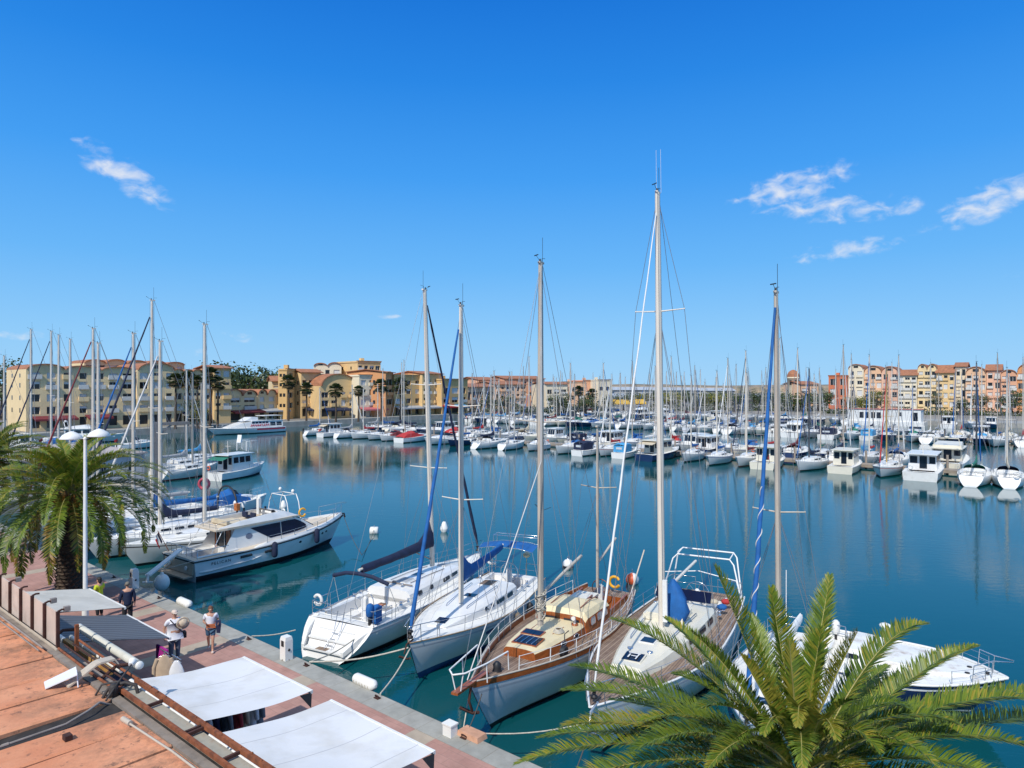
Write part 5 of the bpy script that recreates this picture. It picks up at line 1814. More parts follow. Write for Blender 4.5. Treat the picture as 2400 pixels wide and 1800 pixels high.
# ---------------------------------------------------------------- navy cruiser with weathered foredeck (behind the near palm)
def boat_navy_cruiser():
    t, L = place('motor_boat', 'navy hulled motor cruiser with weathered white foredeck beside the near palm', 'motor boat', (11.1, 24.95), (15.65, 21.15))
    H = Hull(L, 4.1, 1.15, 1.45, .92, 1.1, .0, .0, .35, .05, 1.5)
    H.build(t, [BOOTBLACK, WHITE, NAVYHULL, WHITE], 16)
    W = M('weathered_foredeck', (.78, .77, .72), .4, .05, 2, dirt=(.30, .15, .06), dscale=1.6, damt=.75)
    H.deck(t, W, (.3, 1.3, 1.1)); H.cockpit(t, (.3, 1.3, 1.1), .8, [WHITE, TEAK])
    tab = [(1.3, 1.2, .42), (2.0, 1.15, .42), (2.5, 1.05, .22), (4.2, .75, .09), (5.1, .4, .02)]
    cabin(t, H, tab, W); cab_windows(t, H, tab, [(1.4, 1.9)], .3, .68)
    H.rail(t, WHITE, .045); H.guard(t, 4.6, 5.4, 1, .45); H.pulpit(t, .55, .8)
    hatch(t, 3.6, 0, H.sheer(3.6)[1] + .2, .45, .45, PLASTIC, PLASTIC)
    m = MB()
    for x, y in ((4.9, .3), (4.9, -.3), (5.4, 0)):
        m.lathe([(.07, 0), (.05, .05), (.08, .08), (.0, .09)], (x, y, H.sheer(x)[1] + .04), 8)
    m.build('deck_cleats', BLACK, t)
    m = MB(); m.tube([(2.3, 1.0, 1.4), (2.3, 1.0, 1.95)], .03, 6); m.ball((2.3, 1.0, 2.02), (.2, .2, .09), 12, 6); m.build('radar_dome', PLASTIC, t)


boat_navy_cruiser()
t, L = place('motor_boat', 'small white motor boat in the bottom right corner behind palm leaves', 'motor boat', (12.8, 14.6), (17.2, 18.6))
H = Hull(L, 2.4, .9, 1.2, .9, .8, 0, 0, .35)
H.build(t, [BOOTBLUE, WHITE, WHITE, STRIPEBLUE]); H.deck(t, DECKWHITE, (.5, 2.6, .8)); H.cockpit(t, (.5, 2.6, .8), .5, [WHITE, DECKWHITE]); H.rail(t, PLASTIC, .03); H.pulpit(t, .5)
cabin(t, H, [(2.6, .85, .5), (3.6, .75, .45), (4.8, .3, .05)], WHITE)


# ---------------------------------------------------------------- the motor yacht
def motor_yacht():
    t, L = place('motor_yacht', 'white flybridge motor yacht stern to the quay with gangway and dark windows', 'motor yacht', (-18.55, 37.2), (-11.75, 46.5))
    H = Hull(L, 3.75, 1.22, 1.80, .92, 1.15, .15, .0, .38, .06, 1.55, boot=.26)
    H.build(t, [BOOTBLACK, BOOTBLACK, WHITE, WHITE], 22, False)
    DK = M('beige_deck', (.62, .53, .41), .6, .07, 2, dirt=(.40, .31, .22), dscale=1.4, damt=.35)
    c = (.35, 2.75, 1.35)
    H.deck(t, DK, c, camber=.05); H.cockpit(t, c, .55, [WHITE, TEAK], .38, .05)
    H.rail(t, BLACK, .05, dz=-.09, name='rub_rail')
    # side coaming (raised deck edge) from amidships to the bow
    m = MB()
    for sg in (-1, 1):
        pr = []
        for i in range(21):
            x = lerp(3.6, L - .1, i / 20); hb, z = H.sheer(x); h = .16 * min(1, (x - 3.6) / .6)
            pr.append([(x, sg * (hb - .02), z), (x, sg * (hb - .10), z + h), (x, sg * max(.01, hb - .22), z + h), (x, sg * max(.01, hb - .24), z)])
        m.loft(pr)
    m.build('side_coaming', WHITE, t)
    # saloon: aft bulkhead set back under the overhang, sides, raked windscreen
    zd = 1.24
    def ring(x, w, zt, tumble=.18):
        return [(x, -w, zd), (x, -(w - tumble), zt), (x, w - tumble, zt), (x, w, zd)]
    m = MB()
    m.loft([ring(2.75, 1.42, 2.82), ring(5.5, 1.40, 2.84), ring(6.9, 1.30, 2.84)], cap1=False)
    m.loft([ring(6.9, 1.30, 2.84), ring(7.5, 1.2, 2.50), [(8.6, -.95, 1.5), (8.6, -.93, 1.62), (8.6, .93, 1.62), (8.6, .95, 1.5)]], cap0=False)
    m.build('saloon', WHITE, t)
    def sidept(x, z, sg, off=.012):
        w = interp([(2.75, 1.42), (5.5, 1.40), (6.9, 1.30), (7.5, 1.22), (8.6, .95)], x)[0]
        zt = interp([(2.75, 2.82), (6.9, 2.84), (7.5, 2.50), (8.6, 1.62)], x)[0]
        return V((x, sg * (w - .18 * (z - zd) / (zt - zd) + off), z))
    for sg in (-1, 1):
        for cols in ([(3.75, 2.60, 2.63), (4.4, 2.08, 2.64), (5.02, 1.58, 2.65), (5.78, 1.60, 2.66)], [(5.84, 1.60, 2.66), (6.4, 1.62, 2.67), (6.9, 1.65, 2.66), (7.2, 1.69, 2.48), (7.5, 1.72, 2.28), (8.0, 1.78, 1.86)]):
            m = MB(); m.loft([[sidept(x, za, sg, .02), sidept(x, (za + zb) / 2, sg, .02), sidept(x, zb, sg, .02)] for x, za, zb in cols], closed=False, cap0=False, cap1=False); m.build('side_window', NAVYGLASS, t)
        m = MB(); p = sidept(3.62, 2.05, sg, .016)
        m.add([p + V((.22 * math.cos(a), -sg * .11 * .22 * math.sin(a), .22 * math.sin(a))) for a in [2 * math.pi * k / 16 for k in range(16)]], [tuple(range(16))])
        m.build('round_vent', M('round_grille', (.16, .18, .24), .6, .3, 30), t)
        # wing of the aft bulkhead slanting down to the cockpit coaming
        m = MB(); m.add([(2.78, sg * 1.25, 2.8), (2.0, sg * 1.42, 1.3), (2.78, sg * 1.44, 1.24)], [(0, 1, 2)]); m.add([(2.78, sg * 1.21, 2.8), (2.0, sg * 1.38, 1.3), (2.78, sg * 1.40, 1.24)], [(0, 2, 1)]); m.build('wing', WHITE, t)
    m = MB(); fw = [(6.97, -1.02, 2.80), (6.97, 1.02, 2.80), (8.45, .85, 1.72), (8.45, -.85, 1.72)]
    n_ = (V(fw[1]) - V(fw[0])).cross(V(fw[3]) - V(fw[0])).normalized(); n_ = n_ if n_.z > 0 else -n_
    m.add([V(p) + n_ * .10 for p in fw], [(0, 1, 2, 3)]); m.build('windscreen', NAVYGLASS, t)
    m = MB(); m.box((2.735, .25, 1.95), (.02, 1.0, 1.5)); m.build('saloon_door', GLASS, t)
    m = MB(); m.box((2.72, -.55, 1.9), (.03, .5, 1.6)); m.box((2.72, .95, 1.9), (.03, .34, 1.6)); m.build('bulkhead_panel', VARNISH, t)
    m = MB(); m.box((2.70, -.15, 1.9), (.05, .06, 1.62)); m.box((2.70, .8, 1.9), (.05, .06, 1.62)); m.build('door_frame', STEEL, t)
    # flybridge
    m = MB()
    m.loft([[(1.55, -1.32, 2.82), (1.55, 1.32, 2.82), (1.55, 1.32, 2.95), (1.55, -1.32, 2.95)], [(2.2, -1.46, 2.82), (2.2, 1.46, 2.82), (2.2, 1.46, 3.0), (2.2, -1.46, 3.0)],
            [(6.6, -1.34, 2.84), (6.6, 1.34, 2.84), (6.6, 1.34, 3.0), (6.6, -1.34, 3.0)], [(7.35, -1.02, 2.78), (7.35, 1.02, 2.78), (7.35, 1.02, 2.86), (7.35, -1.02, 2.86)]])
    m.build('flybridge_floor', DK, t)
    m = MB()
    for sg in (-1, 1):
        m.loft([[(1.75, sg * 1.30, 2.95), (1.75, sg * 1.22, 2.95), (1.75, sg * 1.24, 3.05), (1.75, sg * 1.30, 3.05)],
                [(3.0, sg * 1.44, 2.98), (3.0, sg * 1.28, 2.98), (3.0, sg * 1.24, 3.38), (3.0, sg * 1.32, 3.38)],
                [(5.2, sg * 1.38, 2.98), (5.2, sg * 1.2, 2.98), (5.2, sg * 1.08, 3.62), (5.2, sg * 1.16, 3.62)],
                [(6.3, sg * 1.24, 2.98), (6.3, sg * 1.0, 2.98), (6.3, sg * .88, 3.5), (6.3, sg * .96, 3.52)],
                [(7.2, sg * .95, 2.86), (7.2, sg * .6, 2.86), (7.2, sg * .6, 2.92), (7.2, sg * .9, 2.92)]])
    m.loft([[(5.7, -1.0, 3.0), (5.7, 1.0, 3.0), (5.75, .95, 3.62), (5.75, -.95, 3.62)], [(6.3, -.96, 3.0), (6.3, .96, 3.0), (6.3, .9, 3.50), (6.3, -.9, 3.50)], [(7.25, -.9, 2.85), (7.25, .9, 2.85), (7.25, .85, 2.90), (7.25, -.85, 2.90)]])
    m.build('flybridge_coaming', WHITE, t)
    m = MB(); m.loft([[(5.55, -.95, 3.60), (5.55, .95, 3.60)], [(5.25, -.9, 3.90), (5.25, .9, 3.90)]], closed=False, cap0=False, cap1=False); m.build('fly_windscreen', GLASS, t)
    m = MB(); m.box((4.6, .5, 3.2), (.5, .55, .12)); m.box((4.35, .5, 3.48), (.10, .55, .5)); m.box((4.6, -.5, 3.2), (.5, .55, .12)); m.box((4.35, -.5, 3.48), (.1, .55, .5)); m.build('helm_seat', CANVASNAVY, t)
    m = MB(); m.box((3.1, 0, 3.12), (1.3, 1.9, .16)); m.box((2.5, 0, 3.3), (.18, 1.9, .4)); m.build('sun_pad', CANVASBEIGE, t)
    wheel(t, 5.3, .5, 3.55, .2, BLACK)
    m = MB()
    m.tube([(3.1, -1.28, 3.36), (3.0, -1.26, 3.62), (1.9, -1.2, 3.5), (1.65, -1.15, 3.35), (1.65, 1.15, 3.35), (1.9, 1.2, 3.5), (3.0, 1.26, 3.62), (3.1, 1.28, 3.36)], .02, 6)
    for x, y in ((1.65, -1.15), (1.65, 1.15), (1.65, -.4), (1.65, .4), (2.4, -1.23), (2.4, 1.23)):
        m.tube([(x, y, 2.95), (x, y, 3.4)], .015, 5)
    m.build('fly_rail', STEEL, t)
    m = MB(); m.tube([(2.0, -1.28, 2.9), (1.2, -1.5, 1.3)], .025, 6); m.tube([(2.0, 1.28, 2.9), (1.2, 1.5, 1.3)], .025, 6); m.build('overhang_strut', WHITE, t)
    # the superstructure is low and narrow: squeeze it over the deck line
    for ch in t.children:
        if ch.name.split('.')[0] in ('saloon', 'side_window', 'round_vent', 'wing', 'windscreen', 'saloon_door', 'bulkhead_panel', 'door_frame', 'flybridge_floor', 'flybridge_coaming', 'fly_windscreen', 'helm_seat', 'sun_pad', 'steering_wheel', 'fly_rail', 'overhang_strut'):
            for vv in ch.data.vertices:
                if vv.co.z > 1.24:
                    vv.co.z = 1.24 + (min(vv.co.z, 2.9) - 1.24) * .76 + max(0, vv.co.z - 2.9) * .62
                vv.co.y *= .87
    # rails, bow
    H.guard(t, 4.4, 10.2, 6, .5, STEEL, 1, .10, .016); H.pulpit(t, .75, 1.4, STEEL, .25)
    hatch(t, 9.5, 0, H.sheer(9.5)[1] + .045, .55, .55)
    m = MB(); m.loft([[(8.5, -.8, 1.5), (8.5, .8, 1.5), (8.5, .7, 1.72), (8.5, -.7, 1.72)], [(10.0, -.5, 1.7), (10.0, .5, 1.7), (10.0, .4, 1.78), (10.0, -.4, 1.78)]]); m.build('trunk_roof', DK, t)
    m = MB(); m.tube([(L - .5, 0, 1.85), (L + .12, 0, 1.82), (L + .2, 0, 1.55)], .05, 6); m.build('bow_anchor', RUSTDARK, t)
    # stern: dark rail band, platform, lockers, plates
    m = MB(); m.box((.06, 0, 1.1), (.10, 3.3, .12)); m.build('transom_band', BLACK, t)
    m = MB(); m.box((-.22, 0, .34), (.55, 3.0, .08)); m.build('bathing_platform', M('platform_tan', (.40, .31, .22), .6, .15, 3), t)
    m = MB(); m.loft([[(-.02, -1.55, .42), (-.02, 1.55, .42), (-.02, 1.6, 1.02), (-.02, -1.6, 1.02)], [(.06, -1.55, .42), (.06, 1.55, .42), (.06, 1.6, 1.02), (.06, -1.6, 1.02)]]); m.build('transom_panel', M('transom_tan', (.46, .38, .28), .5, .1, 2, dirt=(.3, .22, .15), dscale=2, damt=.4), t)
    for y in (-1.0, .8):
        m = MB(); m.tube([(-.05, y, .75), (-.12, y, .75)], .11, 10); m.build('exhaust_flap', PLASTIC, t)
    m = MB()
    m.tube([(.2, -1.65, 1.25), (.2, -1.65, 1.75), (.2, 1.65, 1.75), (.2, 1.65, 1.25)], .022, 6); m.tube([(.2, -1.65, 1.7), (2.0, -1.72, 1.7)], .02, 5); m.tube([(.2, 1.65, 1.7), (2.0, 1.72, 1.7)], .02, 5)
    for y in (-1.1, -.55, 0, .55, 1.1):
        m.tube([(.2, y, 1.25), (.2, y, 1.75)], .015, 5)
    m.build('stern_rail', STEEL, t)
    # hull side fittings
    for sg in (-1, 1):
        for x, w in ((3.0, .7), (4.55, .7)):
            hb = H.sheer(x)[0]
            m = MB(); m.tube([(x - w / 2, sg * (hb - .005), .90), (x + w / 2, sg * (hb - .002), .92)], .075, 8); m.build('air_intake', BLACK, t)
        for x in (6.9, 9.0, 9.45):
            q_ = x / L; p = H.pt(q_, .72)
            m = MB(); m.ball((p.x, sg * (p.y - .0), p.z), (.11, .035, .075), 10, 6); m.build('porthole', BLACK, t)
        m = MB(); pr = []
        for x, w, z in ((.3, .02, .52), (.8, .10, .50), (3.4, .10, .62), (4.2, .0, .72)):
            hb = H.pt(min(1, x / L), .45).y
            pr.append([(x, sg * hb * .99, z - .07), (x, sg * (hb + w), z), (x, sg * (hb + w), z + .03), (x, sg * hb * .99, z + .06)])
        m.loft(pr); m.build('spray_rail', WHITE, t)
    # name on the side, in letters as on the hull
    for sg in (-1, 1):
        cu = bpy.data.curves.new('yacht_name', 'FONT'); cu.body = 'PELICAN'; cu.size = .23; cu.space_character = 1.35; cu.align_x = 'CENTER'; cu.extrude = .002
        cu.materials.append(BLACK)
        tmp = bpy.data.objects.new('yacht_name_curve', cu); COL.objects.link(tmp)
        dg = bpy.context.evaluated_depsgraph_get(); dg.update()
        me_ = bpy.data.meshes.new_from_object(tmp.evaluated_get(dg)); bpy.data.objects.remove(tmp)
        o = link('yacht_name', me_, t)
        a, b = H.pt(.08, .72), H.pt(.18, .72)
        o.location = ((a.x + b.x) / 2, sg * ((a.y + b.y) / 2 + .03), .80)
        o.rotation_euler = (math.pi / 2, 0, (math.pi if sg > 0 else 0) + (math.atan2(b.y - a.y, b.x - a.x) * sg))
    # flag at the stern
    m = MB(); m.tube([(.15, 1.3, 1.3), (-.45, 1.35, 2.55)], .02, 6); fs = m.build('flag_staff', VARNISH, t)
    FB, FW, FR = CANVASNAVY, CANVASWHITE, M('flag_red', (.55, .03, .04), .8, .1, 3)
    m = MB()
    for k in range(3):
        for j in range(3):
            a, b = (k + j / 3) / 3, (k + (j + 1) / 3) / 3
            f = lambda u, v: (-.43 + .42 * v * .5 - .12 * u + .05 * math.sin(u * 9), 1.35 + .05 * math.sin(u * 7 + v * 3) + .10 * u, 2.5 - .55 * v - .62 * u * .75)
            m.add([f(a, 0), f(b, 0), f(b, 1), f(a, 1)], [(0, 1, 2, 3)], k)
    m.build('flag', [FB, FW, FR], fs)
    horseshoe(t, 8.9, .95, 2.2, YELLOW, 'lifebuoy', 'Y', .26)
    m = MB(); m.box((6.0, .8, 2.85), (.10, .08, .4)); m.box((5.6, -.6, 2.95), (.12, .2, .16)); m.build('searchlight', BLACK, t)
    side_fender(t, H, 4.75, -1, 'navy fender amidships on the motor yacht side', CANVASNAVY, .17, .85, .95)
    side_fender(t, H, 8.0, -1, 'navy fender near the bow of the motor yacht', CANVASNAVY, .17, .85, 1.15)
    return t


my = motor_yacht()
# gangway and big white ball fender at its stern
gw = thing('gangway', 'white gangway pole from the quay to the motor yacht stern', 'gangway', (0, 0, 0))
m = MB(); a, b = V((-17.95, 33.0, 1.35)), V((-18.1, 36.6, 1.75))
m.bar(a, b, .26, .09); m.build('plank', PAINTWHITE, gw)
m = MB(); m.tube([a + V((0, -.05, -.35)), a + V((0, .05, .05))], .07, 8); m.bar(a + V((-.25, 0, -.33)), a + V((.25, 0, -.33)), .12, .05); m.build('roller', PLASTIC, gw)
bf = thing('ball_fender', 'large white ball fender hanging below the motor yacht transom', 'fender', (-17.35, 33.2, .95))
m = MB(); m.ball((0, 0, 0), (.36, .36, .42), 16, 10); m.lathe([(.10, .36), (.07, .5), (.0, .52)], (0, 0, 0), 8); m.build('body', PLASTIC, bf)
m = MB(); m.tube([(0, 0, .6), (-.5, 2.6, .75)], .015, 5); m.build('lanyard', ROPE, bf)

# mooring lines of the near boats
mooring_rope('grey rope from the bow of the blue keeled sloop straight down to the quay', [(-3.6, 23.9, 1.4), Q(5.6, -.1, 1.1)], .028)
mooring_rope('slack pale rope from the blue keeled sloop bow to the quay by the white sloop', [(-3.7, 23.9, 1.35), Q(9.4, -.1, 1.1)], .03)
mooring_rope('pale rope from the port quarter of the white sloop to the quay', [(-8.6, 26.6, 1.0), Q(13.2, -.1, 1.1)], .025)
mooring_rope('pale rope from the starboard quarter of the white sloop to the quay', [(-6.0, 26.3, .9), Q(9.4, -.1, 1.1)], .025)
mooring_rope('thin dark rope from the wooden ketch bow to the quay', [(-.9, 20.0, 1.5), Q(1.9, -.1, 1.1)], .018, DARKROPE)
mooring_rope('pale rope hanging from the wooden ketch bow to the water', [(-1.3, 19.9, 1.4), (-1.5, 19.3, .3), Q(2.6, -.1, 1.05)], .022)
mooring_rope('thin dark rope from the teak yacht bow to the quay', [(2.3, 18.8, 1.5), Q(-1.6, -.1, 1.1)], .018, DARKROPE)
mooring_rope('pale rope between the teak yacht bow and the ketch mooring ring', [(2.2, 18.7, 1.3), Q(1.9, -.1, 1.1)], .018)
mooring_rope('pale rope from the motor yacht quarter to the quay', [(-17.2, 36.5, 1.2), Q(26.2, -.1, 1.1)], .02)
mooring_rope('dark rope from the motor yacht bow to the white buoy', [(-11.7, 46.5, 1.7), (-9.3, 41.5, .2), P(877, 1240, .3)], .018, DARKROPE)


# buoys
def buoy(u, v, kind, label, r=.32):
    p = P(u, v, .2)
    t = thing('mooring_buoy', label, 'buoy', (p.x, p.y, 0))
    if kind == 'ball':
        m = MB(); m.ball((0, 0, r * .5), r, 16, 10); m.build('float', PLASTIC, t)
        m = MB(); m.tube([(0, 0, r * 1.4), (0, 0, r * 2.0)], .04, 6); m.lathe([(.10, 0), (.06, .1), (.0, .1)], (0, 0, r * 1.4), 8); m.build('top_ring', STEEL, t)
        m = MB(); m.lathe([(r * 1.015, 0), (r * 1.01, .1), (r * .99, .16)], (0, 0, -.02), 16); m.build('waterline_band', BLACK, t)
    elif kind == 'cone':
        m = MB(); m.lathe([(.05, -.25), (r, .18), (r * .95, .30), (.12, .72), (.08, .75)], (0, 0, 0), 14); m.build('float', PLASTIC, t)
        m = MB(); m.tube([(0, 0, .72), (0, 0, .95)], .03, 6); m.build('top_ring', STEEL, t)
    elif kind == 'drum':
        m = MB(); m.tube([(-.3, 0, .16), (-.26, 0, .16), (.26, 0, .16), (.3, 0, .16)], [.22, .3, .3, .22], 14); m.build('float', PLASTIC, t)
        m = MB(); m.tube([(0, -.1, .44), (0, -.1, .55), (.0, .1, .55), (0, .1, .44)], .02, 5); m.build('top_ring', STEEL, t)
    else:
        m = MB()
        n = 16
        for k in range(4):
            rg = []
            for i in range(9):
                th = -math.pi / 2 + math.pi * i / 8
                rg.append([(r * max(.02, math.cos(th)) * math.cos(a), r * max(.02, math.cos(th)) * math.sin(a), r * .55 + r * math.sin(th)) for a in [math.pi / 2 * k + math.pi / 2 * j / 5 for j in range(6)]])
            m.loft(rg, k % 2, False, False, False, True)
        m.build('float', [ORANGEF, PLASTIC], t)
        m = MB(); m.tube([(0, 0, r * 1.5), (0, 0, r * 2.1)], .04, 6); m.build('top_ring', STEEL, t)


buoy(1041, 1240, 'cone', 'white cone buoy floating between the motor yacht and blue keeled sloop', .30)
buoy(877, 1243, 'drum', 'white drum buoy off the bow of the motor yacht', .3)
buoy(1331, 1322, 'ball', 'white ball buoy beyond the wooden ketch', .33)
buoy(1482, 1358, 'quarter', 'orange and white quartered ball buoy beside the teak yacht', .36)
buoy(664, 1188, 'cone', 'white cone buoy under the tubular arch behind the motor yacht', .32)
# ================================================================ the other boats of the harbour
def sloop(label, stern, head, L, hull=WHITE, boot=BOOTBLACK, stripe=None, cover=CANVASBLUE, jib=None, hood=None, ztop=12.0, mastm=None, bimini=None, fine=False, mx=.56, deckm=None, group=None, cabm=None, name='sailboat', mr=.11, jibr=.08):
    """sailing boat; stern point on the water, heading vector."""
    d = V((head[0], head[1], 0)).normalized()
    t = thing(name, label, 'sailing boat', (stern[0], stern[1], 0), math.atan2(d.y, d.x), group)
    B = L * .315 if L < 10 else 1.0 + L * .22
    H = Hull(L, B, .75 + L * .035, .95 + L * .045, rnd.uniform(.60, .74), L * .085, .05, L * .075, .42, .06, tuck=.5)
    n = 14 if fine else 9
    H.build(t, [boot, boot, hull, stripe or hull], n, stripe is not None)
    c = (L * .10, L * .36, B * .29)
    H.deck(t, deckm or DECKWHITE, c, 12 if fine else 8)
    H.cockpit(t, c, .5, [WHITE, TEAK if rnd.random() < .4 else DECKWHITE])
    tab = [(L * .36, B * .32, .46), (L * .50, B * .31, .44), (L * .66, B * .22, .28), (L * .78, B * .10, .04)]
    cabin(t, H, tab, cabm or hull if hull in (WHITE, CREAM, OFFWHITE) else WHITE)
    cab_windows(t, H, tab, [(L * .39, L * .46), (L * .49, L * .58)] if not fine else [(L * .38, L * .43), (L * .45, L * .51), (L * .53, L * .59)])
    x = L * mx; z0 = H.sheer(x)[1] + .3
    mo, tips, top = mast(t, x, z0, ztop, mr, mastm or ALU, ((.5, B * .24),), 0, True, 8)
    rigging(t, H, x, top, tips, .012 if fine else .016)
    if jib:
        furled(t, (L - .15, 0, H.fb + .4), (x + .15, 0, ztop * .93), jibr, jib, fine)
    if cover:
        boom(t, x, z0 + .75, L * .40, cover, .6, bulk=.15)
    if hood:
        sprayhood(t, H, tab, L * .355, L * .46, B * .30, .55, hood, H.sheer(L * .36)[1] + .42)
    if bimini:
        m = MB(); zz = H.fs + 1.75
        m.loft([[(xx, y, z - .1 * (y / (B * .36)) ** 2) for y in [-B * .36 + B * .09 * k for k in range(9)]] for xx, z in ((L * .08, zz), (L * .18, zz + .1), (L * .30, zz))], closed=False, cap0=False, cap1=False)
        b_ = m.build('bimini', bimini, t)
        m = MB()
        for xx in (L * .08, L * .30):
            for sg in (-1, 1):
                m.tube([(xx, sg * B * .36, zz - .1), (L * .19, sg * B * .40, H.fs)], .014, 4)
        m.build('bimini_frame', STEEL, b_)
    H.pulpit(t, .55, L * .09); H.pushpit(t, .55, L * .13, None, B * .12)
    H.guard(t, L * .15, L * .88, 4, .5, None, 1 if not fine else 2, .06, .014)
    hatch(t, L * .70, 0, cab_top(tab, H, L * .70), .42, .42)
    if rnd.random() < .3:
        horseshoe(t, .3, -B * .22, H.fs + .5, rnd.choice([ORANGEF, PLASTIC, OFFWHITE]), r=.2)
    if rnd.random() < .25:
        m = MB(); m.box((L * .05, 0, H.fs + 1.9), (.7, 1.2, .04)); m.tube([(L * .05, -.6, H.fs), (L * .05, -.6, H.fs + 1.9), (L * .05, .6, H.fs + 1.9), (L * .05, .6, H.fs)], .025, 5); m.build('solar_arch', GREYPIPE, t)
    if rnd.random() < .35:
        outboard(t, .25, B * .2, H.fs + .1, BLACK if rnd.random() < .5 else PLASTIC)
    return t, H


def cruiser(label, stern, head, L, kind='cuddy', hull=WHITE, boot=BOOTBLACK, stripe=None, canvas=None, cab=None, group=None, name='motor_boat', trim=None):
    """motor boats: cuddy, fly, trawler, canopy, covered, tender."""
    d = V((head[0], head[1], 0)).normalized()
    t = thing(name, label, 'motor boat', (stern[0], stern[1], 0), math.atan2(d.y, d.x), group)
    B = {'tender': .40, 'trawler': .36}.get(kind, .34) * L if L < 10 else L * .32
    H = Hull(L, B, .65 + L * .03, .95 + L * .05, .93, L * .10, .0, .0, .38, .03, 1.5)
    H.build(t, [boot, boot, hull, stripe or hull], 9, stripe is not None)
    cab = cab or WHITE
    c = (L * .05, L * .40, B * .36)
    H.deck(t, DECKWHITE, c, 8)
    H.cockpit(t, c, .5, [WHITE, TEAK if rnd.random() < .5 else DECKWHITE], .25, .04)
    H.rail(t, trim or PLASTIC, .03, dz=-.03, name='rub_rail', n=10)
    if kind in ('cuddy', 'canopy', 'covered'):
        tab = [(L * .40, B * .36, .50), (L * .55, B * .34, .46), (L * .72, B * .20, .26), (L * .82, B * .08, .03)]
        cabin(t, H, tab, cab)
        cab_windows(t, H, tab, [(L * .46, L * .58)], .3, .65)
        zt = cab_top(tab, H, L * .42)
        m = MB(); m.loft([[(L * .40, -B * .36, zt - .05), (L * .52, -B * .24, zt - .03), (L * .55, 0, zt - .03), (L * .52, B * .24, zt - .03), (L * .40, B * .36, zt - .05)], [(L * .38, -B * .34, zt + .42), (L * .46, -B * .22, zt + .45), (L * .48, 0, zt + .45), (L * .46, B * .22, zt + .45), (L * .38, B * .34, zt + .42)]], closed=False, cap0=False, cap1=False)
        m.build('windscreen', GLASS, t)
        if kind == 'canopy' and canvas:
            m = MB()
            m.loft([[(xx, y, z - .18 * (y / (B * .4)) ** 2) for y in [-B * .4 + B * .1 * k for k in range(9)]] for xx, z in ((L * .06, zt + .55), (L * .2, zt + .78), (L * .42, zt + .6))], closed=False, cap0=False, cap1=False)
            for sg in (-1, 1):
                m.loft([[(xx, sg * B * .40, H.fs + .05), (xx, sg * B * .40, z - .18)] for xx, z in ((L * .06, zt + .55), (L * .2, zt + .78), (L * .40, zt + .6))], closed=False, cap0=False, cap1=False)
            m.add([(L * .06, -B * .4, H.fs + .05), (L * .06, B * .4, H.fs + .05), (L * .06, B * .4, zt + .37), (L * .06, -B * .4, zt + .37)], [(0, 1, 2, 3)])
            cn = m.build('canopy', canvas, t)
            m = MB(); m.box((L * .055, 0, (H.fs + zt + .5) / 2 + .05), (.012, B * .4, .32)); m.build('clear_panel', M('clear_panel', (.55, .58, .60), .2, .1, 3) if 'clear_panel' not in bpy.data.materials else bpy.data.materials['clear_panel'], cn)
        if kind == 'covered' and canvas:
            m = MB()
            m.loft([[(xx, -B * .44, H.fs + .03), (xx, -B * .36, lerp(H.fs, z, .7)), (xx, 0, z), (xx, B * .36, lerp(H.fs, z, .7)), (xx, B * .44, H.fs + .03)] for xx, z in ((.1, H.fs + .25), (L * .15, zt + .25), (L * .38, zt + .62), (L * .50, zt + .25), (L * .66, H.fs + .5))], closed=False, cap0=False, cap1=False, smooth=False)
            m.build('cover', canvas, t)
        if kind == 'cuddy':
            m = MB(); m.tube([(L * .22, -B * .42, H.fs), (L * .16, -B * .38, H.fs + 1.2), (L * .16, B * .38, H.fs + 1.2), (L * .22, B * .42, H.fs)], .04, 6); m.build('roll_bar', PLASTIC, t)
            outboard(t, -.12, 0, H.fs - .05, BLACK)
    elif kind in ('trawler', 'fly'):
        z = H.sheer(L * .4)[1]
        hh = 1.75 if kind == 'trawler' else 1.5
        x0, x1 = (L * .22, L * .60) if kind == 'trawler' else (L * .26, L * .60)
        m = MB()
        def r_(x, w, zt): return [(x, -w, z - .1), (x, -w * .93, zt), (x, w * .93, zt), (x, w, z - .1)]
        m.loft([r_(x0, B * .39, z + hh), r_(x1, B * .37, z + hh)], cap1=False)
        xf = x1 + (.25 if kind == 'trawler' else L * .14)
        m.loft([r_(x1, B * .37, z + hh), [(xf, -B * .34, z - .1), (xf, -B * .33, z + hh * .30), (xf, B * .33, z + hh * .30), (xf, B * .34, z - .1)], [(xf + L * .14, -B * .2, z - .1), (xf + L * .14, -B * .18, z + .2), (xf + L * .14, B * .18, z + .2), (xf + L * .14, B * .2, z - .1)]], cap0=False)
        m.build('deckhouse', cab, t)
        k = 3
        for i in range(k):
            xa = lerp(x0 + .2, x1 - .1, i / k); xb = lerp(x0 + .2, x1 - .1, (i + .8) / k)
            for sg in (-1, 1):
                m = MB(); y = lambda zz: sg * (B * .39 * lerp(1, .93, (zz - z) / hh) + .012)
                m.add([(xa, y(z + hh * .48), z + hh * .48), (xb, y(z + hh * .48) * .99, z + hh * .48), (xb, y(z + hh * .86) * .99, z + hh * .86), (xa, y(z + hh * .86), z + hh * .86)], [(0, 1, 2, 3)]); m.build('side_window', GLASS, t)
        # after bulkhead: door and windows
        for y0, y1, a, b in ((-.34, -.18, .4, .85), (-.12, .08, .06, .88), (.14, .34, .4, .85)):
            m = MB(); m.add([(x0 - .012, B * y0, z + hh * a), (x0 - .012, B * y1, z + hh * a), (x0 - .012, B * y1, z + hh * b), (x0 - .012, B * y0, z + hh * b)], [(0, 1, 2, 3)]); m.build('aft_window', GLASS, t)
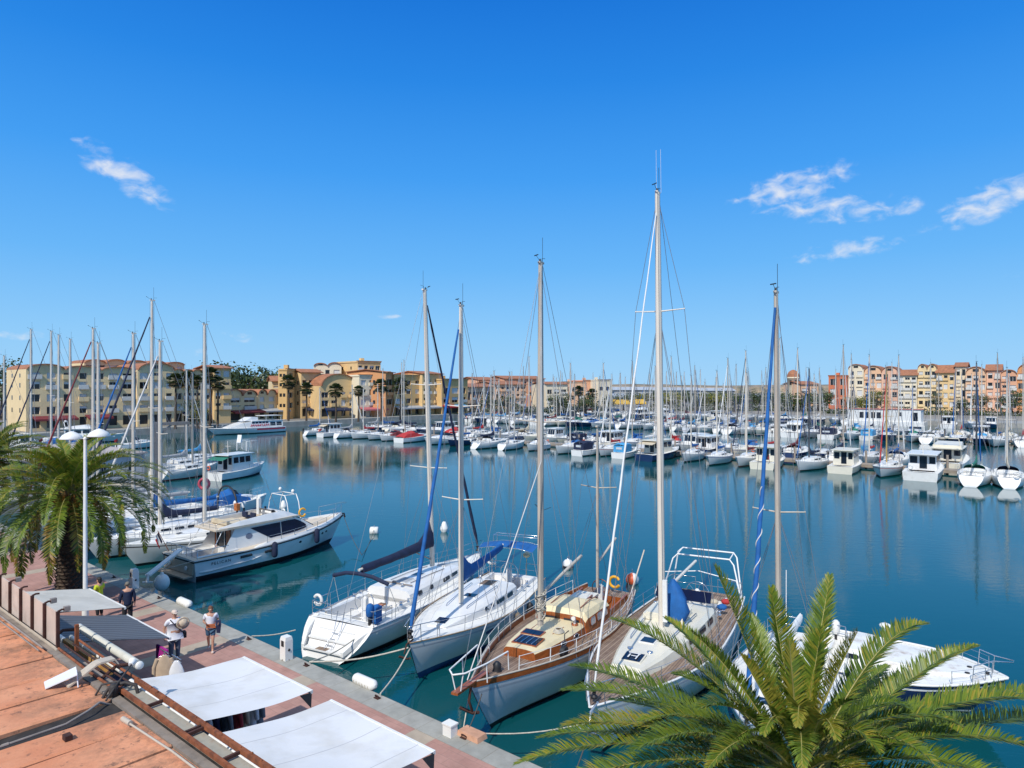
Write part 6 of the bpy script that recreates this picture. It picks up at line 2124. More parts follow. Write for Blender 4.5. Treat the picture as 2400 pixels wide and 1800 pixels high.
        # raked windscreen panes
        for y0, y1 in ((-.30, -.11), (-.09, .09), (.11, .30)):
            m = MB(); q0, q1 = V((x1, 0, z + hh)), V((xf, 0, z + hh * .30))
            nn = V((q0.z - q1.z, 0, q1.x - q0.x)).normalized() * .02
            a, b = q0.lerp(q1, .14) + nn, q0.lerp(q1, .86) + nn
            m.add([(a.x, B * y0, a.z), (a.x, B * y1, a.z), (b.x, B * y1, b.z), (b.x, B * y0, b.z)], [(0, 1, 2, 3)]); m.build('windscreen', GLASS, t)
        m = MB(); m.box(((x0 + x1) / 2 - L * .03, 0, z + hh + .05), ((x1 - x0) + L * .12, B * .84, .09)); m.build('roof', cab, t)
        if kind == 'fly':
            m = MB(); xx0, xx1 = x0 + .1, x1 + .2
            m.loft([[(xx0, -B * .36, z + hh + .09), (xx0, B * .36, z + hh + .09), (xx0, B * .36, z + hh + .4), (xx0, -B * .36, z + hh + .4)], [(lerp(xx0, xx1, .7), -B * .36, z + hh + .09), (lerp(xx0, xx1, .7), B * .36, z + hh + .09), (lerp(xx0, xx1, .7), B * .32, z + hh + .72), (lerp(xx0, xx1, .7), -B * .32, z + hh + .72)], [(xx1, -B * .28, z + hh + .09), (xx1, B * .28, z + hh + .09), (xx1, B * .26, z + hh + .2), (xx1, -B * .26, z + hh + .2)]])
            m.build('flybridge', cab, t)
            m = MB(); m.tube([(x0 + .2, -B * .34, z + hh + .1), (x0 - .1, -B * .3, z + hh + 1.3), (x0 - .1, B * .3, z + hh + 1.3), (x0 + .2, B * .34, z + hh + .1)], .06, 6); m.ball((x0 - .1, 0, z + hh + 1.45), (.28, .28, .14), 8, 5); m.build('radar_arch', cab, t)
            if canvas:
                m = MB(); m.box((lerp(xx0, xx1, .45), 0, z + hh + 1.9), (L * .24, B * .66, .06)); m.build('bimini', canvas, t)
        else:
            m = MB(); m.tube([(x0 + .5, 0, z + hh), (x0 + .4, 0, z + hh + 1.6)], .04, 6); m.tube([(x0 + .45, -.4, z + hh + 1), (x0 + .45, .4, z + hh + 1)], .025, 5); m.build('signal_mast', ALU, t)
        if canvas and kind == 'trawler':
            m = MB(); m.loft([[(L * .02, -B * .40, z + hh * .75), (L * .02, B * .40, z + hh * .75)], [(x0, -B * .40, z + hh + .0), (x0, B * .40, z + hh + .0)]], closed=False, cap0=False, cap1=False); m.build('awning', canvas, t)
    else:  # tender
        m = MB(); m.loft([[(L * .3, -B * .2, H.fs - .1), (L * .3, B * .2, H.fs - .1), (L * .3, B * .18, H.fs + .6), (L * .3, -B * .18, H.fs + .6)], [(L * .5, -B * .2, H.fs - .1), (L * .5, B * .2, H.fs - .1), (L * .5, B * .16, H.fs + .5), (L * .5, -B * .16, H.fs + .5)]]); m.build('console', cab, t)
        outboard(t, -.1, 0, H.fs - .05, BLACK)
    if rnd.random() < .6:
        m = MB(); x_ = L * rnd.uniform(.1, .5); m.tube([(x_, B * .3, H.fs), (x_ - .1, B * .3, H.fs + rnd.uniform(2.2, 4.5))], .018, 4); m.build('aerial', PAINTWHITE, t)
    if rnd.random() < .35:
        m = MB(); m.tube([(.1, -B * .3, H.fs), (-.25, -B * .3, H.fs + 1.1)], .02, 4); st_ = m.build('flag_staff', VARNISH, t)
        m = MB(); m.loft([[(-.24 - .12 * k, -B * .3 + .05 * math.sin(k * 2), H.fs + 1.08 - .06 * k), (-.16 - .12 * k, -B * .3 + .05 * math.sin(k * 2 + 1), H.fs + .68 - .08 * k)] for k in range(5)], closed=False, cap0=False, cap1=False); m.build('flag', rnd.choice([CANVASRED, CANVASNAVY, REDF]), st_)
    if rnd.random() < .3:
        horseshoe(t, .15, B * .25, H.fs + .5, rnd.choice([ORANGEF, PLASTIC, OFFWHITE]), r=.2)
    if kind != 'tender':
        H.pulpit(t, .55, L * .22)
        H.guard(t, L * .5, L * .78, 3, .5, None, 1, .06, .014)
    return t, H


# ---------------------------------------------------------------- left along the near quay
LEFT = [  # slot s, mast distance p, top of mast, parameters, label
    (31.5, 7.0, 14.6, dict(cover=None, jib=None, stripe=BLACK, fine=True, L=11.4), 'white sloop with black side stripe and stern arch beyond the motor yacht'),
    (34.9, 5.7, 13.6, dict(cover=CANVASNAVY, jib=WIREPALE, fine=True, L=10.2), 'white sloop with sagging navy boom cover behind the palm'),
    (38.8, 6.8, 16.7, dict(cover=CANVASBLUE, jib=CANVASNAVY, fine=True, L=12.0, bimini=None, mastm=ALU), 'sloop with the tallest mast of the left group and navy furled jib'),
    (43.0, 7.2, 14.6, dict(cover=CANVASGREY, jib=CANVASBLUE, L=10.5), 'sloop with bright blue furled jib left of the tallest left mast'),
    (47.3, 6.3, 14.0, dict(cover=CANVASGREY, jib=None, L=10), 'sloop with a short bare mast behind the lamp post heads'),
    (51.0, 7.2, 15.4, dict(cover=CANVASBEIGE, jib=CANVASMAROON, L=11), 'sloop with dark red furled jib behind the palm crown'),
    (77.0, 13.6, 16.0, dict(cover=CANVASWHITE, jib=None, L=10.5), 'sloop with bare pale mast, fourth mast from the left of the photo'),
    (81.5, 13.8, 16.7, dict(cover=CANVASWHITE, jib=None, L=11), 'sloop with bare pale mast, third mast from the left of the photo'),
    (85.5, 14.2, 17.4, dict(cover=CANVASNAVY, jib=CANVASNAVY, L=11.5), 'sloop with thin navy furled jib near the left edge'),
    (90.0, 13.3, 17.8, dict(cover=CANVASNAVY, jib=CANVASNAVY, L=11.5), 'sloop with navy furled jib, second mast from the left edge'),
    (97.0, 12.2, 14.6, dict(cover=CANVASBLUE, jib=WIREPALE, L=9.5), 'sloop whose mast is cut by the left edge of the photo'),
]
for s, p, zt, kw, lb in LEFT:
    L = kw.pop('L')
    st = Q(s, p + L * .56, 0)
    sloop(lb, (st.x, st.y), -N, L, ztop=zt, mr=.10, jibr=.10, group='sailing boats along the quay beyond the motor yacht', **kw)
# tubular stern arch with lights on the first of them
w0 = Q(31.5, 13.1, 0)
t = thing('stern_gantry', 'white tubular gantry with lamps over the sloop stern beyond the motor yacht', 'gantry', w0, QROT)
m = MB()
for y in (0, .9):
    m.tube([(-1.45, y, 1.1), (-1.1, y, 2.6), (-.8, y, 3.1), (.8, y, 3.1), (1.1, y, 2.6), (1.45, y, 1.1)], .035, 6)
for x in (-.8, .8):
    m.tube([(x, 0, 3.1), (x, .9, 3.1)], .03, 6)
m.build('tube_frame', PAINTWHITE, t)
for x in (-.7, .9):
    m = MB(); m.ball((x, .2, 3.32), (.12, .12, .14), 8, 5); m.build('lamp', PLASTIC, t)
# black bimini arch and horseshoe on the neighbours
w0 = Q(38.8, 12.5, 0)
t = thing('bimini_arch', 'black bimini arch curving over the sloop with the blue boom cover', 'bimini arch', w0, QROT)
m = MB(); m.tube([(1.5 * math.cos(a), .2, 1.1 + 1.9 * math.sin(a) ** .7) for a in [math.pi * k / 12 for k in range(13)]], .07, 6); m.build('arch_tube', BLACK, t)
w0 = Q(34.9, 11.0, 1.9)
t = thing('rescue_float', 'orange and white rescue float at the stern beyond the motor yacht flybridge', 'float', w0, QROT)
m = MB(); m.box((0, 0, .1), (.4, .25, .5)); m.build('pouch', M('float_pouch', (.42, .13, .03), .7, .3, 6), t)
m = MB(); m.ball((.3, 0, .3), (.16, .1, .24), 8, 5); m.build('buoy_light', PLASTIC, t)

# fishing boat with green canopy, lying out on the water, and its companions
fb, fH = cruiser('white fishing boat with green canopy and small wheelhouse on open water', (-33.6, 75.2), (.36, .93), 8.2, 'trawler', WHITE, BOOTBLACK, None, CANVASGREEN, WHITE)
m = MB(); m.tube([(4.5, 0, 3.2), (4.2, 0, 4.4), (5.6, 0, 4.0)], .04, 5); m.loft([[(3.9, -.3, 4.0), (4.1, -.3, 4.9), (4.2, -.3, 4.0)], [(3.9, .3, 4.0), (4.1, .3, 4.9), (4.2, .3, 4.0)]]); m.tube([(4.4, -.7, 3.0), (4.4, -.7, 4.1), (6.3, -.7, 4.15), (6.3, -.7, 2.6)], .04, 5); m.tube([(4.4, .7, 3.0), (4.4, .7, 4.1), (6.3, .7, 4.15), (6.3, .7, 2.6)], .04, 5)
m.build('radar_frame', PAINTWHITE, fb)
sloop('grey white sloop without boom cover beside the fishing boat', (-39.5, 74.6), (.40, .92), 8.4, OFFWHITE, BOOTRED, None, None, None, None, 12.2, ALUOLD)
sloop('sloop under a pale blue boom tarpaulin behind the fishing boat', (-44.5, 86.5), (.55, .85), 8.4, GREYHULL, BOOTBLUE, None, CANVASSKY, None, None, 11.0, ALUOLD)
sloop('sloop with furled pale jib by the white shed', (-43.0, 79.6), (.5, .86), 8.4, OFFWHITE, BOOTBLACK, None, CANVASGREY, WIREPALE, None, 12.6, ALU)
cruiser('white pilothouse boat at the left edge above the palm', *[(-83.5, 112.0), (.8, -.5)], 8.5, 'trawler', WHITE, BOOTBLUE)
cruiser('white cabin boat with a blue cover at the left, under the building corner', *[(-78.5, 112.0), N], 7.5, 'covered', WHITE, BOOTBLUE, None, CANVASBLUE)
cruiser('large white flybridge boat moored below the left apartment block', *[(-86.5, 124), (.75, .3)], 13, 'fly', WHITE, BOOTBLACK)
cruiser('white open boat against the left quay wall', *[(-66, 112), N], 6.5, 'cuddy', WHITE, BOOTBLACK)
# red hull tender with red covered sail and small blue boat below
cruiser('long blue tarpaulin covered boat between the sloops and the fishing boat', *[Q(43.2, 12.6)[:2], N], 5.6, 'covered', WHITE, BOOTBLUE, None, CANVASBLUE)
t = thing('lifebuoy', 'red lifebuoy ring hanging on a post beside the white shed', 'lifebuoy', Q(45.2, 13.6, 2.4), 0)
m = MB(); m.tube([(.42 * math.cos(a), .06, .42 * math.sin(a)) for a in [k * .3927 for k in range(16)]], .13, 8, closed=True); m.build('ring', M('lifebuoy_red', (.50, .07, .10), .6, .1, 3), t)
m = MB(); m.tube([(0, .25, -2.6), (0, .25, .7)], .05, 6); m.build('post', GREYPIPE, t)

# pale flat-roofed shed on its jetty
j = MB(); j.box((67, -7.5, .0), (20, 16, 2.2))
structure('jetty', j, CONCRETE, QO, QROT)
PALEWALL = M('shed_wall_pale', (.50, .50, .51), .8, .06, .8, dirt=(.33, .32, .31), dscale=.7, damt=.4)
sh = thing('harbour_shed', 'pale flat roofed harbour shed behind the left palm', 'shed', QO, QROT)
b = MB(); b.box((66.5, -8.6, 2.6), (16, 11.2, 3.0)); b.build('wall', PALEWALL, sh)
b = MB(); b.box((66.5, -8.6, 4.16), (16.5, 11.7, .14)); b.build('roof', M('shed_roof_pinkish', (.42, .36, .34), .9, .12, .5), sh)
for x in (62, 71):
    b = MB(); b.box((x, -14.22, 2.3), (1.6, .05, 2.2)); b.build('door', PAINTWHITE, sh)
for y in (-6, -10.5, -13):
    b = MB(); b.box((58.48, y, 3.0), (.05, .5, .9)); b.build('window', GLASS, sh)
cr_ = thing('boat_crane', 'grey steel boat crane with short arm at the shed corner', 'crane', Q(56.5, 14.4, 0), QROT)
b = MB(); b.bar((0, 0, -.5), (0, 0, 7.2), .42, .42); b.build('column', GREYPIPE, cr_)
b = MB(); b.bar((0, 0, 7.0), (0, -3.2, 7.0), .25, .3); b.bar((0, -.2, 5.8), (0, -1.5, 6.9), .14, .14); b.build('arm', GREYPIPE, cr_)
b = MB(); b.tube([(0, -2.8, 6.9), (0, -2.8, 4.4)], .03, 5); b.tube([(0, -1.4, 6.9), (0, -1.4, 5.4)], .03, 5); b.build('hoist_cable', WIRE, cr_)

# excursion ferry
t, L = place('ferry', 'white excursion catamaran with red lettering moored at the left quay', 'ferry', (-54.6, 158.0), (-66.4, 142.0))
H = Hull(L, 5.2, 1.35, 1.65, .95, 2.0, 0, 0, .3, .05, 1.7)
H.build(t, [BOOTBLACK, BOOTBLACK, WHITE, NAVYHULL], 12)
H.deck(t, DECKWHITE)
def fr_(x, w, z): return [(x, -w, 1.35), (x, -w * .9, z), (x, w * .9, z), (x, w, 1.35)]
m = MB(); m.loft([fr_(.8, 2.3, 3.0), fr_(9.5, 2.3, 3.0), fr_(12.0, 2.0, 2.6), fr_(15.4, 1.3, 1.7)]); m.build('saloon', WHITE, t)
m = MB(); m.box((4.9, 0, 3.06), (9.4, 4.4, .12)); m.build('upper_deck', WHITE, t)
m = MB(); m.loft([[(x, -w, 3.1), (x, -w * .9, z), (x, w * .9, z), (x, w, 3.1)] for x, w, z in ((7.6, 1.7, 4.0), (9.4, 1.7, 4.0), (11.2, 1.4, 3.2))]); m.build('wheelhouse', WHITE, t)
m = MB(); m.box((3.4, 0, 4.25), (5.2, 4.0, .12)); m.build('sun_roof', WHITE, t)
m = MB()
for x in (1.2, 5.5):
    for sg in (-1, 1):
        m.tube([(x, sg * 1.9, 3.1), (x, sg * 1.9, 4.2)], .06, 5)
m.build('roof_post', PAINTWHITE, t)
REDL = M('red_lettering', (.50, .03, .06), .5, .1, 3)
for sg in (-1, 1):
    yy = lambda z: sg * (2.3 * (1 - .1 * (z - 1.35) / 1.65) + .02)
    for k, x in enumerate((1.2, 3.0)):
        m = MB(); m.add([(x, yy(1.75), 1.75), (x + 1.5, yy(1.75), 1.75), (x + 1.5, yy(2.7), 2.7), (x, yy(2.7), 2.7)], [(0, 1, 2, 3)]); m.build('window', GLASS, t)
    for k in range(5):
        x = 5.0 + k * .95
        m = MB(); m.add([(x, yy(2.45), 2.45), (x + .8, yy(2.45), 2.45), (x + .8, yy(2.85), 2.85), (x, yy(2.85), 2.85)], [(0, 1, 2, 3)]); m.build('window', NAVYGLASS, t)
    m = MB()
    for k in range(9):
        x = 4.9 + k * .6
        m.bar((x, yy(1.7) * 1.01, 1.7), (x + .1, yy(2.3) * 1.01, 2.3), .03, .18); m.bar((x, yy(2) * 1.01, 2.0 + .2 * (k % 2)), (x + .45, yy(2) * 1.01, 2.0 - .12 * (k % 3)), .03, .14)
    m.build('red_lettering', REDL, t)
    m = MB(); m.loft([[(xx, sg * (H.sheer(xx)[0] + .02), H.sheer(xx)[1] - .55), (xx, sg * (H.sheer(xx)[0] + .03), H.sheer(xx)[1] - .22)] for xx in (.3, 3, 6, 8.5)], closed=False, cap0=False, cap1=False); m.build('red_band', REDL, t)
H.guard(t, 1, 17, 8, .8, PAINTWHITE, 2, .08, .03)
t.scale = (.9, .9, .9)

# ---------------------------------------------------------------- the far pontoons
WOODDECK = M('pontoon_wood', (.30, .25, .20), .9, .2, 2)
for p_, s0, s1 in ((82.5, -40, 118), (141.5, -60, 136)):
    g = MB(); g.box(((s0 + s1) / 2, -p_, .42), (s1 - s0, 2.2, .36))
    for k in range(int((s1 - s0) / 9)):
        g.tube([(s0 + 4 + k * 9, -p_ - 1.25, -1), (s0 + 4 + k * 9, -p_ - 1.25, 2.2)], .14, 8)
    structure('pontoon', g, WOODDECK, QO, QROT)
g = MB(); g.box((36, -205, .25), (220, 14, 1.9))
structure('quay_far', g, CONCRETE, QO, QROT)
g = MB(); g.box((145.6, -70, .1), (3.2, 150, 2.5))
structure('quay_coping', g, CONCRETE, QO, QROT)

NAMES = {id(CANVASBLUE): 'blue', id(CANVASNAVY): 'navy', id(CANVASRED): 'red', id(CANVASMAROON): 'maroon', id(CANVASGREEN): 'green', id(CANVASSKY): 'light blue', id(CANVASBEIGE): 'beige', id(CANVASGREY): 'grey', id(CANVASWHITE): 'white'}
FRONTG = 'boats of the nearest row across the water'


def at_front(u, v, L, bow_out):
    p = P(u, v, 0)
    if bow_out:                                   # bow towards the open water
        return (p + N * L)[:2], -N
    return tuple(p[:2]), N


FRONT = [  # u, v at the nearest waterline, length, bow out?, builder, keywords, label
    (712, 1022, 7.5, 0, 's', dict(cover=CANVASBLUE, ztop=10.2), 'sloop with bright blue boom cover, leftmost of the row across the water'),
    (750, 1025, 7.5, 0, 'c', dict(kind='trawler', canvas=CANVASBEIGE), 'white wheelhouse boat with beige awning right of the leftmost blue covered sloop'),
    (784, 1028, 8, 0, 's', dict(cover=CANVASGREY, hood=CANVASNAVY, ztop=10.8), 'sloop with dark arch hood in front of the arched yellow building'),
    (824, 1030, 7, 1, 's', dict(cover=CANVASRED, ztop=10.0), 'sloop with red boom cover left of the red covered boat'),
    (858, 1032, 6.5, 1, 'c', dict(kind='cuddy', stripe=STRIPEBLUE), 'white cuddy boat with blue stripe left of the red covered boat'),
    (890, 1035, 6, 1, 'c', dict(kind='covered', canvas=CANVASMAROON), 'small boat under a maroon cover next to the red covered boat'),
    (934, 1038, 8.5, 0, 'c', dict(kind='covered', canvas=CANVASRED), 'white boat under a bright red cover with red reflection'),
    (995, 1044, 9, 1, 'c', dict(kind='cuddy', stripe=None), 'plain white cuddy boat right of the red covered boat'),
    (1050, 1047, 7, 1, 's', dict(cover=CANVASBLUE, ztop=10.5, hull=NAVYHULL), 'navy hulled sloop behind the crossing blue furled jibs'),
    (1108, 1053, 10, 0, 's', dict(cover=CANVASNAVY, hood=CANVASNAVY, ztop=13.2), 'large white sloop with navy boom cover and tyre fender at its side'),
    (1172, 1056, 7.5, 0, 's', dict(cover=CANVASGREY, ztop=10.5), 'sloop with grey boom cover left of the wooden ketch mast'),
    (1228, 1058, 6, 1, 'c', dict(kind='covered', canvas=CANVASWHITE), 'small boat under a white cover just left of the ketch mast'),
    (1304, 1066, 9, 1, 's', dict(cover=CANVASNAVY, hood=CANVASBLUE, ztop=14.2), 'white sloop with blue spray hood right of the ketch mast'),
    (1352, 1069, 7, 0, 'c', dict(kind='canopy', canvas=CANVASNAVY), 'boat with tall navy canopy and pale window across the water'),
    (1400, 1071, 8, 1, 's', dict(cover=CANVASRED, ztop=11.5, stripe=REDF), 'white sloop with red boom cover and red sheer stripe'),
    (1448, 1075, 6.8, 0, 'c', dict(kind='canopy', canvas=CANVASSKY), 'boat with light blue canopy left of the cream trawler stern'),
    (1508, 1081, 10, 0, 'c', dict(kind='trawler', cab=CREAM, hull=NAVYHULL, canvas=CANVASBEIGE), 'dark hulled trawler with cream wheelhouse beside the tallest mast'),
    (1588, 1084, 8, 1, 's', dict(cover=CANVASBLUE, ztop=12.0), 'white sloop bow out right of the tallest mast, blue boom cover'),
    (1646, 1092, 8.8, 1, 's', dict(cover=CANVASBLUE, ztop=12.6, stripe=STRIPEBLUE), 'white sloop bow out with blue stripe and folded blue boom cover'),
    (1722, 1096, 8.8, 1, 's', dict(cover=CANVASMAROON, ztop=12.3, stripe=None, boot=BOOTRED), 'white sloop bow out with maroon boom cover and red bottom'),
    (1785, 1101, 9, 0, 'c', dict(kind='trawler', cab=CREAM, hull=CREAM), 'cream wheelhouse cruiser half behind the brown mast with blue jib'),
    (1884, 1108, 9, 1, 's', dict(cover=CANVASNAVY, ztop=12.8, mastm=MASTDARK), 'white sloop bow out with dark mast and navy boom cover'),
    (1968, 1111, 8.5, 0, 'c', dict(kind='trawler', cab=CREAM, hull=CREAM), 'cream trawler with three dark stern windows'),
    (2060, 1122, 9.5, 1, 's', dict(cover=CANVASBEIGE, ztop=12.6, mastm=MASTGOLD, boot=BOOTGREEN, stripe=REDF, jib=CANVASRED), 'white ketch with golden mast and red trim, bow out'),
    (2156, 1128, 11.5, 0, 'c', dict(kind='trawler', hull=OFFWHITE, boot=BOOTRED), 'large white motor yacht with sliding stern windows and red waterline'),
    (2274, 1142, 10.5, 0, 's', dict(cover=CANVASGREEN, ztop=13.2, mastm=MASTDARK, hood=CANVASGREEN, bimini=None), 'white sloop with green spray hood and dark mast near the right edge'),
    (2366, 1147, 10, 0, 's', dict(cover=CANVASBEIGE, ztop=12.5, hood=CANVASNAVY), 'white sloop cut by the right edge of the photo'),
]
for u, v, L, out, kind, kw, lb in FRONT:
    st, hd = at_front(u, v, L, out)
    hd = (V((hd[0], hd[1], 0)) + E * rnd.uniform(-.10, .10))
    if kind == 's':
        kw.setdefault('jib', rnd.choice([None, CANVASWHITE, CANVASBLUE, None]))
        sloop(lb, st, hd, L, group=FRONTG, **kw)
    else:
        cruiser(lb, st, hd, L, group=FRONTG, **kw)
cruiser('big cream flybridge cruiser with dark stern opening behind the green hooded sloop', tuple(Q(.6, 85.0)[:2]), N, 13.5, 'fly', CREAM, BOOTBLACK, None, None, CREAM)

ORD = ['', 'first', 'second', 'third', 'fourth', 'fifth', 'sixth', 'seventh', 'eighth', 'ninth', 'tenth', '11th', '12th', '13th', '14th', '15th', '16th', '17th', '18th', '19th', '20th',
       '21st', '22nd', '23rd', '24th', '25th', '26th', '27th', '28th', '29th', '30th', '31st', '32nd', '33rd', '34th', '35th', '36th', '37th', '38th', '39th', '40th']
COVERS = [CANVASBLUE, CANVASBLUE, CANVASNAVY, CANVASBEIGE, CANVASGREY, CANVASWHITE, CANVASBLUE, CANVASRED, CANVASMAROON, CANVASGREEN, CANVASSKY, CANVASNAVY]


def row(p, s0, s1, step, side, where, group, tall=(), psail=.55, Lr=(7, 10.5), skip=()):
    """a row of berths, from the left end of the row to its right end."""
    s = s1
    k = 0
    while s > s0:
        c0 = Q(s, p)
        u = CU + c0.x * F / c0.y
        if -40 < u < 2460 and not any(a < s < b for a, b in skip):
            k += 1
            L = rnd.uniform(*Lr)
            out = rnd.random() < .5
            nose = N * side
            st, hd = (c0 + nose * L, -nose) if out else (c0, nose)
            hd = V(hd) + E * rnd.uniform(-.08, .08)
            cv = rnd.choice(COVERS)
            hull, hn = rnd.choice([(WHITE, 'white'), (WHITE, 'white'), (OFFWHITE, 'white'), (WHITE, 'white'), (CREAM, 'cream'), (NAVYHULL, 'navy hulled'), (GREYHULL, 'grey hulled')])
            zt = rnd.uniform(11, 16.4)
            for (us, zz) in tall:
                if abs(u - us) < 26:
                    zt = zz
            if zt > 16.5 or rnd.random() < psail:
                sloop('%s sloop, %s boom cover, %s boat from left %s' % (hn, NAMES[id(cv)], ORD[k], where), st[:2], hd, max(L, zt * .64), hull, rnd.choice([BOOTBLACK, BOOTBLUE, BOOTRED]), rnd.choice([None, STRIPEBLUE]), cv,
                      rnd.choice([None, None, CANVASWHITE, CANVASBLUE, CANVASNAVY]), rnd.choice([None, cv]), zt, rnd.choice([None, None, ALUOLD]), group=group)
            else:
                kd = rnd.choice(['cuddy', 'fly', 'trawler', 'canopy', 'covered', 'cuddy', 'trawler'])
                txt = {'cuddy': 'open cuddy boat', 'fly': 'flybridge cruiser', 'trawler': 'wheelhouse boat', 'canopy': 'motor boat with %s canopy' % NAMES[id(cv)], 'covered': 'boat under a %s cover' % NAMES[id(cv)]}[kd]
                cruiser('%s %s, %s boat from left %s' % (hn, txt, ORD[k], where), st[:2], hd, L * (1.15 if kd == 'fly' else .9), kd, hull, rnd.choice([BOOTBLACK, BOOTBLUE]), rnd.choice([None, STRIPEBLUE]), cv if kd in ('canopy', 'covered') else None, group=group)
        s -= step * rnd.uniform(.88, 1.18)


row(84.5, -2, 114, 3.3, 1, 'behind the first pontoon', 'boats on the far side of the first pontoon', ((1773, 17.8), (1927, 16.4), (2177, 18.2), (2257, 15.2), (1459, 14.8)), .8, skip=((-2.5, 3.2),))
row(139.5, -14, 128, 3.5, -1, 'before the second pontoon', 'boats on the near side of the second pontoon', ((2010, 17),), .82, (7.5, 11))
row(143.5, -14, 130, 3.75, 1, 'behind the second pontoon', 'boats on the far side of the second pontoon', (), .85, (8, 11.5))
row(197.5, 0, 138, 4.0, -1, 'along the far quay', 'boats moored along the far quay', (), .7, (8, 12), skip=((14, 34),))
# white houseboat by the far quay
hb0 = Q(26, 190)
t = thing('houseboat', 'white two room houseboat with red edged roof at the far right quay', 'houseboat', hb0, QROT)
m = MB(); m.box((0, 0, .5), (19, 6, 1.4)); m.build('hull', WHITE, t)
m = MB(); m.box((3.6, 0, 2.75), (9.6, 5, 3.1)); m.box((-5.0, .4, 2.75), (7.4, 4.4, 3.3)); m.build('wall', PAINTWHITE, t)
m = MB(); m.box((3.6, 0, 4.37), (10.0, 5.4, .14)); m.box((-5.0, .4, 4.47), (7.8, 4.8, .14)); m.build('roof', M('houseboat_roof', (.45, .16, .12), .7, .1, 2), t)
for x in (1.0, 2.4, 3.8, 5.2):
    m = MB(); m.box((x, 2.52, 2.8), (1.0, .06, 1.6)); m.build('window', GLASS, t)
for x, w_ in ((-4.2, .7), (-7.4, 1.2)):
    m = MB(); m.box((x, 2.62, 2.6 if w_ > 1 else 3.2), (w_, .06, 2.2 if w_ > 1 else 1.0)); m.build('window', GLASS, t)
# ================================================================ buildings
STUC = {}
def stucco(name, col):
    STUC[name] = M('stucco_' + name, col, .9, .07, .25, dirt=tuple(c * .72 for c in col), dscale=.18, damt=.45)
    return STUC[name]
for nm, c in (('cream', (.76, .575, .32)), ('sand', (.77, .59, .33)), ('yellow', (.72, .50, .24)), ('ochre', (.68, .43, .18)), ('orange', (.66, .31, .13)), ('peach', (.74, .46, .28)), ('pink', (.74, .44, .30)), ('red', (.56, .17, .08)), ('pale', (.76, .66, .48)), ('salmon', (.70, .37, .22))):
    stucco(nm, c)
TILE = M('roof_tiles', (.36, .15, .075), .85, .25, 1.2, dirt=(.18, .09, .06), dscale=.4, damt=.5, bump=.02, bscale=4)
SHUTTER = M('roller_shutter', (.62, .61, .58), .6, .06, .6)
FRAMEW = M('window_frame_white', (.70, .69, .66), .5, .05, 1)
WINDARK = M('window_dark', (.022, .022, .024), .12, .4, .5)
SHOPDARK = M('shop_dark', (.03, .028, .026), .5, .5, .4)
BALC = M('balcony_white', (.60, .58, .53), .8, .08, .5)


